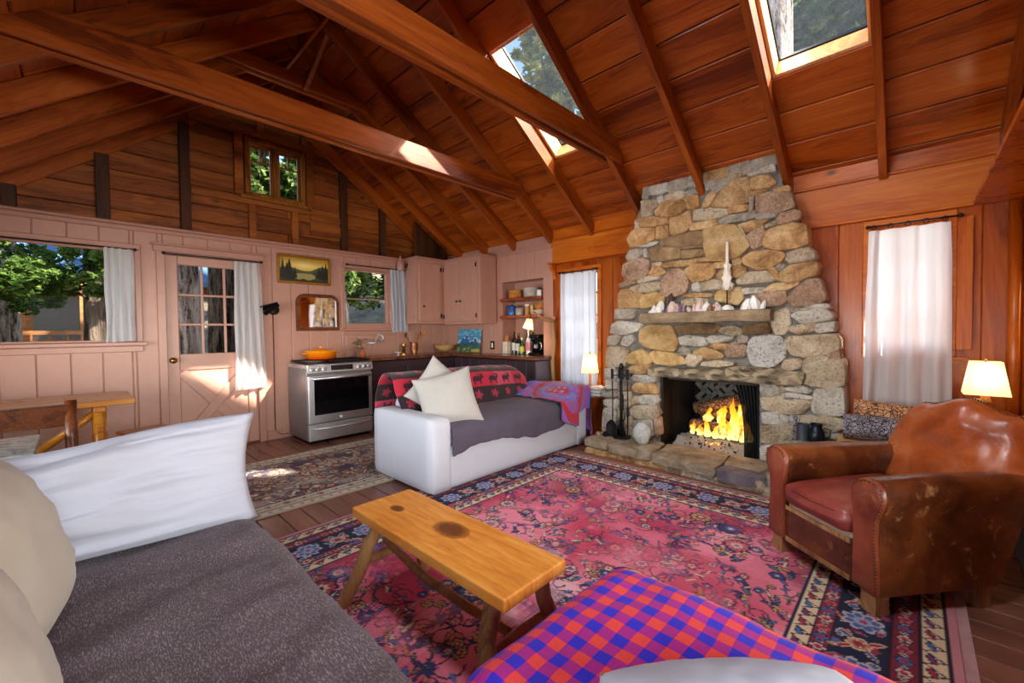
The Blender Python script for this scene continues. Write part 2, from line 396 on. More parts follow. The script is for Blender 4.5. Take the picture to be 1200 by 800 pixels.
def rafter(side, x, y_a, y_b, w=.048, d=RD):
    ym = (y_a+y_b)/2; c = slope_pt(side, ym, -d/2-.001); L = abs(y_b-y_a)/math.cos(AR if side > 0 else AL)
    return block('rafter', (w, L, d), (x, c.y, c.z), M_RAFT, ceiling, rot=((-AR if side > 0 else AL), 0, 0), bev=.004)
for x in RX:
    rafter(1, x, RY-.02, 4.26); rafter(-1, x-.06, YL-.1, RY+.06)
block('ridge_board', (6.4, .03, .2), (-2.5, RY, RZ-.12), M_RAFT, ceiling)
def tie(x, y0, y1, zb, h=.185, gap=.075):
    for s in (-1, 1): block('tie_beam', (.04, y1-y0, h), (x+s*gap/2+s*.02, (y0+y1)/2, zb+h/2), M_RAFT, ceiling, bev=.006)
tie(-3.3, -.55, 3.58, 2.74, .19, .05); tie(-2.05, -.45, 3.6, 2.8, .19, .05)
tie(-4.5, .95, 2.36, 3.70, .12, .05)
for (xa, ya, za, xb, yb, zb_) in ((-3.94, 1.63, 4.02, -4.5, 1.78, 3.62), (-2.4, 1.66, 4.0, -2.05, 1.7, 3.0)):
    a, b = Vector((xa, ya, za)), Vector((xb, yb, zb_))
MB().box((0, 0, 0), (.04, .04, .62)).build('brace', M_RAFT, ceiling, loc=(-4.15, 1.68, 3.86), rot=(0, .75, .2))
# ---- skylights
def skylight(n, x0, x1, SKY0=SKY0, SKY1=SKY1, side=1):
    w = struct('window_%d' % n); a = AR if side > 0 else AL; ca, sa_ = math.cos(a), math.sin(a)
    ym = (SKY0+SKY1)/2; Lh = (SKY1-SKY0)/ca; o = slope_pt(side, ym, 0); w.location = (0, o.y, o.z); w.rotation_euler = (-a*side, 0, 0)
    xm = (x0+x1)/2; W = x1-x0; t = .022
    for s in (-1, 1):
        block('shaft_board', (t, Lh, .16), (xm+s*(W/2-t/2), 0, .085), M_SUNLITW, w, bev=.002)
        block('shaft_board', (W-2*t-.002, t, .16), (xm, s*(Lh/2-t/2), .085), M_SUNLITW, w, bev=.002)
    fr = MB()
    for s in (-1, 1):
        fr.box((xm+s*(W/2-.02), 0, .185), (.045, Lh, .03)); fr.box((xm, s*(Lh/2-.02), .185), (W-.085, .045, .03))
    block('sash', (.022, Lh, .03), (xm-W/2+.02, 0, .182), M_BLACK, w, bev=.003); block('sash', (.022, Lh, .03), (xm+W/2-.02, 0, .182), M_BLACK, w, bev=.003)
    block('sash', (W-.05, .022, .03), (xm, -Lh/2+.02, .182), M_BLACK, w, bev=.003); block('sash', (W-.05, .022, .03), (xm, Lh/2-.02, .182), M_BLACK, w, bev=.003)
    block('pane', (W-.07, Lh-.07, .006), (xm, 0, .188), M_SKYGLASS, w, bev=0)
skylight(6, *SK[0]); skylight(7, *SK[1])
for n_, q_ in zip((10, 11), SKL_ADDED): skylight(n_, *q_, LK0, LK1, -1)  # two unseen skylights added to the left slope for more light from above
# ---- pink wall with window_1, door_1, window_2
wb = struct('wall_back')
W1 = (-1.25, .425, 1.175, 2.06); DR = (.64, 1.47, 0, 2.06); W2 = (2.49, 3.15, 1.30, 2.10)
us = [YL-.1, W1[0], W1[1], DR[0], DR[1], W2[0], W2[1], YF+.25]; vs = [0, W1[2], W2[2], 2.06, 2.10, 2.30]
holes = [(1, 1), (1, 2)]+[(3, j) for j in range(3)]+[(5, 2), (5, 3)]
slab_holes('wall_core', M_PINKD, wb, 'x', XB-.15, XB-.012, us, vs, holes)
by = YL-.1; bw = .205
def vboards(yb, ye, z0, z1):
    return None
by = YL-.05
edges = []
while by < YF: edges.append((by, min(by+bw, YF))); by += bw
def panel(y0, y1, z0, z1):
    if y1-y0 > .012 and z1-z0 > .02: block('board', (.014, y1-y0-.005, z1-z0), (XB-.006, (y0+y1)/2, (z0+z1)/2), M_PINK, wb, bev=.005)
for (y0, y1) in edges:
    segs = [(y0, y1)]
    for H in (W1, DR, W2):
        ns = []
        for (a, b) in segs:
            lo, hi = max(a, H[0]), min(b, H[1])
            if hi <= lo: ns.append((a, b)); continue
            if lo > a: ns.append((a, lo))
            if hi < b: ns.append((hi, b))
            panel(lo, hi, 0, H[2]); panel(lo, hi, H[3], 2.3)
        segs = ns
    for (a, b) in segs: panel(a, b, 0, 2.3)
block('ledge', (.13, YF-YL, .03), (XB-.03, (YF+YL)/2, 2.30), M_PINKD, wb, bev=.008)
block('ledge_moulding', (.028, YF-YL, .045), (XB+.014, (YF+YL)/2, 2.262), M_PINKD, wb, bev=.008)
block('baseboard', (.02, 1.7-1.53, .11), (XB+.011, 1.62, .055), M_PINKD, wb)
block('baseboard', (.02, .6-YL, .11), (XB+.011, (.55+YL)/2, .055), M_PINKD, wb)
# upper gable
for i in range(11):
    z0 = 2.29+.193*i; z1 = z0+.19
    ya = RY-(RZ-z0)/TL+.0; yb = RY+(RZ-z0)/TR
    ya, yb = max(ya, YL-.1), min(yb, 4.4)
    parts = [(ya, yb)]
    if 2.84 < (z0+z1)/2 < 3.52: parts = [(ya, 1.43), (2.10, yb)]
    for a, b in parts:
        if b-a < .05: continue
        cs = [a, b] if b-a < 1.8 else [a, (.87 if i % 2 else 1.9) if a < .5 < b and b > 1.95 else (a+b)/2, b]
        for c, d in zip(cs, cs[1:]): block('gable_plank', (.03, d-c-.004, .188), (-5.70, (c+d)/2, (z0+z1)/2), M_GABLE, wb, bev=.006)
MB().prism([(YL-.3, 2.2), (4.6, 2.2), (4.6, 2.35), (2.10, 3.95), (2.10, 2.86), (1.43, 2.86), (1.43, 3.9), (YL-.3, 2.0)], -5.76, -5.72, 'x').build('gable_backing', M_STUD, wb)
MB().prism([(1.0, 3.53), (2.6, 3.53), (RY, RZ)], -5.762, -5.722, 'x').build('gable_backing', M_STUD, wb)
for (yc, w, z0, z1) in ((.235, .10, 2.31, 2.98), (.87, .09, 2.31, 3.5), (2.60, .09, 2.31, 3.42), (3.18, .09, 2.31, 3.05), (-.35, .09, 2.31, 2.55)):
    block('stud', (.07, w, z1-z0), (-5.645, yc, (z0+z1)/2), M_STUD, wb, bev=.005)
for (yc, w, z0, z1) in ((1.50, .075, 2.31, 2.76), (1.97, .075, 2.31, 2.76), (1.37, .09, 2.86, 3.60), (2.16, .09, 2.86, 3.60), (1.6, .07, 3.62, 4.0), (2.1, .07, 3.62, 3.85)):
    block('stud', (.06, w, z1-z0), (-5.65, yc, (z0+z1)/2), M_GABLE, wb, bev=.005)
block('header', (.08, 1.9, .07), (-5.645, 1.85, 3.59), M_GABLE, wb, bev=.005)
block('cross_board', (.05, 1.22, .075), (-5.655, 1.53, 2.80), M_GABLE, wb, bev=.005); block('cross_board', (.03, .42, .16), (-5.66, 2.37, 2.60), M_GABLE, wb, bev=.005); block('cross_board', (.03, .42, .08), (-5.66, 2.37, 2.75), M_GABLE, wb, bev=.005)
# ---- frames
def win_frame(w, mat, axis, c, u0, u1, v0, v1, fw=.07, ft=.03, sill=None, out=1):
    def B(n, cu, cv, du, dv, off=0, t=ft):
        if axis == 'x': block(n, (t, du, dv), (c+out*(off+t/2), cu, cv), mat, w, bev=.006)
        else: block(n, (du, t, dv), (cu, c+out*(off+t/2), cv), mat, w, bev=.006)
    um = (u0+u1)/2; vm = (v0+v1)/2
    B('casing', um, v1+fw/2, u1-u0+2*fw, fw); B('casing', u0-fw/2, vm, fw, v1-v0); B('casing', u1+fw/2, vm, fw, v1-v0)
    if sill:
        B('sill', um, v0-.018, u1-u0+2*fw+.06, .035, 0, sill); B('apron', um, v0-.065, u1-u0+2*fw, .058)
    else: B('casing', um, v0-fw/2, u1-u0+2*fw, fw)
    return B
# window_1
w1 = struct('window_1'); win_frame(w1, M_PINKD, 'x', XB, W1[0], W1[1], W1[2], W1[3], .05, .024, .06)
def ring(w, mat, axis, c, u0, u1, v0, v1, t, d, name='sash'):
    def B(cu, cv, du, dv):
        block(name, (d, du, dv) if axis == 'x' else (du, d, dv), (c, cu, cv) if axis == 'x' else (cu, c, cv), mat, w, bev=.004)
    B((u0+u1)/2, v1-t/2, u1-u0, t); B((u0+u1)/2, v0+t/2, u1-u0, t); B(u0+t/2, (v0+v1)/2, t, v1-v0-2*t); B(u1-t/2, (v0+v1)/2, t, v1-v0-2*t)
ring(w1, M_PINKD, 'x', XB-.07, *W1, .02, .05)
block('pane', (.006, W1[1]-W1[0]-.03, W1[3]-W1[2]-.03), (XB-.075, (W1[0]+W1[1])/2, (W1[2]+W1[3])/2), M_GLASS, w1, bev=0)
# window_2
w2 = struct('window_2'); win_frame(w2, M_PINKD, 'x', XB, *W2, .055, .024, .05)
ring(w2, M_PINKD, 'x', XB-.07, *W2, .022, .05); block('muntin', (.03, W2[1]-W2[0]-.04, .016), (XB-.07, 2.82, 1.70), M_PINKD, w2, bev=.003)
block('pane', (.006, W2[1]-W2[0]-.03, W2[3]-W2[2]-.03), (XB-.08, (W2[0]+W2[1])/2, 1.70), M_GLASS, w2, bev=0)
block('apron', (.02, .64, .07), (XB+.01, 2.82, 1.33), M_PINKD, w2)
# window_3 gable
w3 = struct('window_3'); G = (1.47, 2.06, 2.88, 3.50); M_WFR = wood('window_pine', '#6a3a10', '#9c5e20', '#c0843c', 'Z', .35, .9, .3, .2, .1)
ring(w3, M_WFR, 'x', -5.66, 1.43, 2.10, 2.85, 3.54, .045, .09, 'casing')
block('mullion', (.05, .05, .6), (-5.67, 1.765, 3.19), M_WFR, w3)
for (a, b) in ((1.475, 1.74), (1.79, 2.055)):
    ring(w3, M_WFR, 'x', -5.69, a, b, 2.895, 3.495, .03, .03)
    block('muntin', (.02, b-a-.06, .018), (-5.69, (a+b)/2, 3.29), M_WFR, w3, bev=.002); block('muntin', (.02, .018, .17), (-5.69, (a+b)/2, 3.385), M_WFR, w3, bev=.002)
    block('pane', (.005, b-a-.05, .54), (-5.70, (a+b)/2, 3.195), M_GLASS, w3, bev=0)
block('sill', (.10, .80, .035), (-5.63, 1.77, 2.835), M_WFR, w3)
# ---- door_1
d1 = struct('door_1')
win = struct('trim_1'); 
for (a, b) in ((.60, .64), (1.47, 1.51)): block('door_casing', (.03, b-a+.03, 2.09), (XB+.015, (a+b)/2, 1.045), M_PINKD, win, bev=.006)
block('door_casing', (.035, .98, .06), (XB+.016, 1.055, 2.10), M_PINKD, win, bev=.006); block('door_head_cap', (.05, 1.02, .018), (XB+.025, 1.055, 2.138), M_PINKD, win, bev=.004)
block('threshold', (.14, .83, .02), (XB-.06, 1.055, .01), M_DARKW, win)
xd = XB-.03; y0, y1 = .648, 1.462; GL = (.755, 1.36, 1.04, 1.955)
def dbox(n, ya, yb, za, zb, t=.04, x=xd): block(n, (t, yb-ya, zb-za), (x, (ya+yb)/2, (za+zb)/2), M_PINK, d1, bev=.006)
dbox('stile', y0, GL[0], .012, 2.045); dbox('stile', GL[1], y1, .012, 2.045); dbox('rail', GL[0], GL[1], GL[3], 2.045); dbox('rail', GL[0], GL[1], .87, GL[2]); dbox('rail', GL[0], GL[1], .012, .13)
dbox('lower_panel', GL[0]-.001, GL[1]+.001, .13, .87, .008)
for s in (1, -1):
    ang = math.atan2(.74, .605)*s
    block('cross_brace', (.036, .93, .10), (xd+.001*s, (GL[0]+GL[1])/2, .50), M_PINK, d1, rot=(ang, 0, 0), bev=.008)
gy = np.linspace(GL[0], GL[1], 4); gz = np.linspace(GL[2], GL[3], 4)
for i in (1, 2): dbox('muntin', gy[i]-.012, gy[i]+.012, GL[2], GL[3], .03); dbox('muntin', GL[0], GL[1], gz[i]-.012, gz[i]+.012, .029)
block('pane', (.005, GL[1]-GL[0], GL[3]-GL[2]), (xd-.01, (GL[0]+GL[1])/2, (GL[2]+GL[3])/2), M_GLASS, d1, bev=0)
MB().lathe([(.001, .0), (.028, .0), (.03, .006), (.012, .01), (.012, .03), (.026, .038), (.03, .052), (.022, .066), (.001, .07)], (xd+.02, .70, .98), 16, (0, PI/2, 0)).build('door_knob', M_BRASS, d1, True)
for z in (.35, 1.05, 1.8): block('hinge', (.012, .012, .09), (xd+.026, 1.462, z), M_PINKD, d1, bev=.003)
# ---- fireplace wall (wall_right): boards, frieze, recess back
wr = struct('wall_right')
W4 = (-3.13, -2.63, .62, 1.95); W5 = (-.235, .165, 1.08, 1.99)
slab_holes('wall_core', M_PINE_V, wr, 'y', YF+.018, YF+.14, [-3.3, W4[0], W4[1], -2.0], [0, W4[2], W4[3], 2.55], [(1, 1)])
slab_holes('wall_core', M_PINE_V, wr, 'y', YF+.018, YF+.14, [-.80, W5[0], W5[1], XR+.1], [0, W5[2], W5[3], 2.55], [(1, 1)])
def wboards(x0, x1, H, bw):
    x = x0
    while x < x1-.01:
        e = min(x+bw, x1)
        for (a, b, za, zb) in ((x, min(e, H[0]), 0, 2.05), (max(x, H[1]), e, 0, 2.05), (max(x, H[0]), min(e, H[1]), 0, H[2]), (max(x, H[0]), min(e, H[1]), H[3], 2.05)):
            if b-a > .012: block('panel_board', (b-a-.003, .018, zb-za), ((a+b)/2, YF+.009, (za+zb)/2), M_PINE_V, wr, bev=.004)
        x = e
wboards(-3.28, -2.02, W4, .21); wboards(-.62, XR, W5, .19)
for (a, b) in ((-3.29, -1.9), (-.84, XR)):
    block('frieze_board', (b-a, .03, .30), ((a+b)/2, YF+.002, 2.215), M_PINE_X, wr, bev=.004); block('frieze_board', (b-a, .02, .17), ((a+b)/2, YF+.008, 2.45), M_PINE_X, wr, bev=.004)
    block('frieze_cap', (b-a, .045, .022), ((a+b)/2, YF-.01, 2.368), M_PINE_X, wr, bev=.006)
    if a < -1: block('frieze_ledge', (b-a+.02, .10, .022), ((a+b)/2-.01, YF-.05, 2.075), M_PINE_X, wr, bev=.006)
    else: block('frieze_ledge', (b-a, .03, .018), ((a+b)/2, YF-.012, 2.058), M_PINE_X, wr, bev=.005)
MB().prism([(YF-.01, 2.06), (YF-.09, 2.06), (YF-.085, 2.03), (YF-.05, 1.99), (YF-.02, 1.94), (YF-.01, 1.88)], -3.275, -3.235, 'x').build('ledge_bracket', M_PINE_X, wr)
# right wall, overhead board, other unseen walls
wx = struct('wall_front')
slab_holes('wall_core', M_PINE_V, wx, 'x', XR+.02, XR+.14, [YL-.2, -.6, 2.15, 4.4], [0, .35, 2.05, 2.9], [(1, 1)])
MB().prism([(YL-.2, 2.9), (4.4, 2.9), (3.6, 2.9), (RY, RZ+.1), (YL-.2, 2.9)][1:4]+[(YL-.2, 2.88)], XR+.02, XR+.12, 'x').build('wall_core', M_PINE_V, wx)
x = 2.2
while x < 4.2:
    e = min(x+.2, 4.2); ht_ = deck(e)-.01; block('panel_board', (.018, e-x-.003, ht_), (XR+.011, (x+e)/2, ht_/2), M_PINE_V, wx, bev=.004); x = e
MB().cyl((XR-.03, 4.17, 0), (XR-.03, 4.17, 2.04), .035, .032, 10).build('corner_post', M_PINE_V, wx, True)
t9 = struct('trim_2')
MB().prism([(.285, YF-.02), (.285, .5), (XR, .5), (XR, YF-.02)], 2.048, 2.076).build('overhead_board', M_PINE_V, t9)
wl_ = struct('wall_left')
slab_holes('wall_core', M_PINE_V, wl_, 'y', YL-.12, YL, [-5.7, -4.6, .1, XR+.12], [0, .55, 1.65, 2.2], [(1, 1)])
for (nm, a, b, c, d) in (('window_8', -4.6, .1, .55, 1.65),):  # unseen window added so the rear fill lamp can shine in
    ww = struct(nm); ring(ww, M_PINE_X, 'y', YL+.01, a, b, c, d, .07, .05, 'casing')
    for q in (-3.03, -1.47): block('mullion', (.06, .05, 1.0), (q, YL+.01, 1.1), M_PINE_X, ww)
ww = struct('window_9'); ring(ww, M_PINE_X, 'x', XR+.03, -.6, 2.15, .35, 2.05, .07, .05, 'casing'); block('mullion', (.05, .06, 1.6), (XR+.03, .78, 1.2), M_PINE_X, ww)  # unseen window added as the way in for the side fill lamp
# ---- windows in the fireplace wall
for (n, H) in ((4, W4), (5, W5)):
    w = struct('window_%d' % n); win_frame(w, M_PINE_X, 'y', YF, *H, .05, .025, None, -1)
    ring(w, M_PINE_X, 'y', YF+.05, *H, .035, .04)
    um = (H[0]+H[1])/2
    block('muntin', (.025, .03, H[3]-H[2]-.07), (um, YF+.05, (H[2]+H[3])/2), M_PINE_X, w, bev=.003)
    for k in range(1, 4 if n == 5 else 5):
        block('muntin', (H[1]-H[0]-.07, .028, .022), (um, YF+.05, H[2]+(H[3]-H[2])*k/(4 if n == 5 else 5)), M_PINE_X, w, bev=.003)
    block('pane', (H[1]-H[0]-.05, .005, H[3]-H[2]-.05), (um, YF+.055, (H[2]+H[3])/2), M_GLASS, w, bev=0)
    if n == 5:
        block('stool', (.56, .03, .022), (um+.03, YF-.015, H[2]-.06), M_PINE_X, w)
        block('side_shutter', (.075, .02, .90), (H[1]+.085, YF-.036, 1.53), M_PINE_V, w)
# ---- kitchen end wall with the shelf recess
NX0, NX1 = -4.19, -3.44; NB = YF+.26
slab_holes('wall_core', M_PINKD, wb, 'y', YF, YF+.1, [XB-.1, NX0, NX1, -3.285], [0, .92, 1.93, 2.45], [(1, 1)])
block('niche_back', (NX1-NX0+.06, .02, 1.05), ((NX0+NX1)/2, NB+.01, 1.43), M_PINK, wb); 
for x in (NX0-.012, NX1+.012): block('niche_side', (.02, .26, 1.05), (x, YF+.131, 1.43), M_PINK, wb)
block('niche_top', (NX1-NX0, .25, .02), ((NX0+NX1)/2, YF+.131, 1.943), M_PINK, wb); block('niche_floor', (NX1-NX0, .25, .04), ((NX0+NX1)/2, YF+.131, .90), M_CTOP, wb)
x = NX0-.02
for i in range(5):
    e = x+.157
    block('board', (.152, .014, .38), ((x+e)/2, YF-.006, 2.11), M_PINK, wb, bev=.004); x = e
for q in range(4): block('board', (.18, .01, 1.0), (NX0+.095+q*.187, NB-.006, 1.42), M_PINK, wb, bev=.004)
block('board', (.155, .014, 1.40), (-3.362, YF-.006, 1.60), M_PINK, wb, bev=.004)
block('cornice', (.93, .03, .035), (-3.75, YF-.02, 2.30), M_PINKD, wb, bev=.006)
for q in range(6): block('board', (.2, .012, .46), (-5.32+q*.204, YF-.007, 1.14), M_PINK, wb, bev=.004)
block('ceiling_box', (.05, .6, .9), (-5.45, 3.9, 2.75), M_STUD, wb)
block('niche_fill', (1.0, .02, .3), (-3.8, YF+.12, 2.45), M_STUD, wb)

pr = struct('added_sun_shade'); MB().box((3.0, .6, 2.55), (5.0, 7.0, .08)).build('deck', M_ROOF, pr)  # unseen slab added outside the right wall to block direct sun
# ================================================================== FIREPLACE
def stone_mat(name, cols, speck, rough=.85):
    t = NT(name); v = t.coords(rnd=30); n = t.noise(v, 6, 4, .6, .5); s = t.noise(v, 52, 4, .8)
    oi = t.node('ShaderNodeObjectInfo'); hv = t.math('ADD', t.math('MULTIPLY', oi.outputs['Random'], .35), 1.0)
    cb = t.node('ShaderNodeCombineColor'); [t.l(hv, cb.inputs[i]) for i in range(3)]
    c = t.ramp(n, [(.3, srgb(cols[0])), (.5, srgb(cols[1])), (.72, srgb(cols[2]))])
    c = t.mix(1.0, c, cb.outputs[0], 'MULTIPLY'); n3 = t.noise(v, 22, 5, .7); c = t.mix(t.math('MULTIPLY', t.ramp(n3, [(.5, (0, 0, 0)), (.7, (1, 1, 1))]), .3), c, tuple(x*.6 for x in srgb(cols[0])))
    c = t.mix(t.math('MULTIPLY', t.ramp(s, [(.55, (0, 0, 0)), (.63, (1, 1, 1))]), min(1, speck*1.35)), c, srgb('#4c4038'))
    c = t.mix(t.math('MULTIPLY', t.ramp(s, [(.35, (1, 1, 1)), (.44, (0, 0, 0))]), min(1, speck*1.2)), c, srgb('#f0e6d4'))
    t.set(Base_Color=c, Roughness=rough); nb = t.noise(v, 30, 6, .75, .5); t.bump(t.math('ADD', t.math('MULTIPLY', n, 1.2), t.math('ADD', t.math('MULTIPLY', s, .4), t.math('MULTIPLY', nb, .9))), 1.0, .034); return t.m
SM = {'o': stone_mat('golden_stone', ('#9c6e3a', '#d0a26a', '#e6c690'), .3), 'O': stone_mat('amber_stone', ('#aa8048', '#d6ae70', '#e6c896'), .22),
      't': stone_mat('tan_granite', ('#a08868', '#d0ba98', '#e6d6ba'), .45), 'w': stone_mat('pale_granite', ('#a09684', '#cdc5b4', '#e4dece'), .5),
      'W': stone_mat('white_granite', ('#a8a49c', '#d6d2c8', '#ece8e0'), .7), 'g': stone_mat('grey_stone', ('#887a68', '#b2a592', '#ccc2b0'), .3),
      'p': stone_mat('mauve_granite', ('#86664e', '#b89274', '#d0b092'), .45), 'b': stone_mat('brown_schist', ('#74573a', '#a08058', '#bc9e76'), .1),
      'h': stone_mat('hearth_slab', ('#7c6a54', '#b09c80', '#cabba0'), .1), 'v': stone_mat('purple_slab', ('#5c505a', '#80727c', '#988a90'), .1)}
def sooty():
    t = NT('sooty_lintel'); v = t.coords((1, 1, 2)); n = t.noise(v, 7, 4, .6, .8); n2 = t.noise(v, 60, 3)
    c = t.ramp(n, [(.33, srgb('#2e2822')), (.46, srgb('#7c6c54')), (.6, srgb('#b4a080'))]); t.set(Base_Color=c, Roughness=.9); t.bump(t.math('ADD', n, t.math('MULTIPLY', n2, .4)), .35, .010); return t.m
SM['L'] = sooty()
def mortar_mat():
    t = NT('mortar'); v = t.coords(); n = t.noise(v, 14, 4, .6); n2 = t.noise(v, 120, 2)
    t.set(Base_Color=t.ramp(n, [(.3, srgb('#5e5a52')), (.7, srgb('#86837a'))]), Roughness=.95); t.bump(t.math('ADD', n, t.math('MULTIPLY', n2, .5)), .7, .012); return t.m
M_MORT = mortar_mat()
fp = thing('fireplace', 'big fieldstone fireplace and chimney rising to the plank ceiling', 'fireplace')
OUT = [(-2.44, 0.0), (-2.43, .37), (-2.40, .65), (-2.36, .93), (-2.32, 1.12), (-2.29, 1.3), (-2.24, 1.52), (-2.17, 1.83), (-2.12, 2.09), (-2.07, 2.3), (-2.0, 2.47), (-1.97, 2.6), (-1.42, 2.66), (-.785, 2.66), (-.775, 2.41), (-.73, 2.33), (-.67, 2.09), (-.62, 1.87), (-.59, 1.73), (-.56, 1.6), (-.51, 1.33), (-.46, 1.2), (-.42, 1.01), (-.38, .82), (-.39, .62), (-.41, .43), (-.43, 0)]
OX0, OX1, OZ0, OZ1 = -1.80, -.93, .10, .775
left = [p for p in OUT[:4]]; right = [p for p in OUT[-6:]]
YM = 3.99
MB().prism(left+[(OX0, .93), (OX0, 0)], YM, YF+.06, 'y').build('mortar_core', M_MORT, fp)
MB().prism([(OX1, 0), (OX1, 1.2)]+OUT[21:], YM, YF+.06, 'y').build('mortar_core', M_MORT, fp)
MB().prism([(OX1-.001, OZ1), (OX0+.001, OZ1), (OX0+.001, .93)]+OUT[3:22]+[(OX1-.001, 1.2)], YM, YF+.06, 'y').build('mortar_core', M_MORT, fp)
def chaikin(P, k=1):
    for _ in range(k):
        Q = []
        for a, b in zip(P, P[1:]+P[:1]):
            Q += [(a[0]*.90+b[0]*.10, a[1]*.90+b[1]*.10), (a[0]*.10+b[0]*.90, a[1]*.10+b[1]*.90)]
        P = Q
    return P
def stone(P, mat, y_face, depth, back, name='stone', parent=None, grow=1.0):
    cx = sum(p[0] for p in P)/len(P); cz = sum(p[1] for p in P)/len(P); P = chaikin(P); n = len(P)
    g_ = .019
    sc = [(x+(x-cx)/(math.hypot(x-cx, z-cz)+1e-6)*g_, z+(z-cz)/(math.hypot(x-cx, z-cz)+1e-6)*g_) for x, z in P]
    w = max(p[0] for p in P)-min(p[0] for p in P); h = max(p[1] for p in P)-min(p[1] for p in P); bv = min(.008, min(w, h)*.13)
    V = []; F = []
    def ringp(shr, y, jit):
        for x, z in sc:
            d = math.hypot(x-cx, z-cz)+1e-6; k = max(.2, (d-shr)/d); V.append((cx+(x-cx)*k-cx, y+random.uniform(-jit, jit), cz+(z-cz)*k-cz))
    ringp(0, back, 0); ringp(0, y_face-depth*.35, .004); ringp(bv, y_face-depth, .005); ringp(bv+min(w, h)*.14, y_face-depth-.004, .008)
    V.append((0, y_face-depth-.006+random.uniform(-.006, .006), 0))
    for r in range(3):
        for i in range(n): F.append([r*n+i, r*n+(i+1) % n, (r+1)*n+(i+1) % n, (r+1)*n+i])
    for i in range(n): F.append([3*n+i, 3*n+(i+1) % n, 4*n])
    mb = MB(); mb.v = V; mb.f = F
    return mb.build(name, mat, parent, True, (cx, 0, cz), auto=.9)
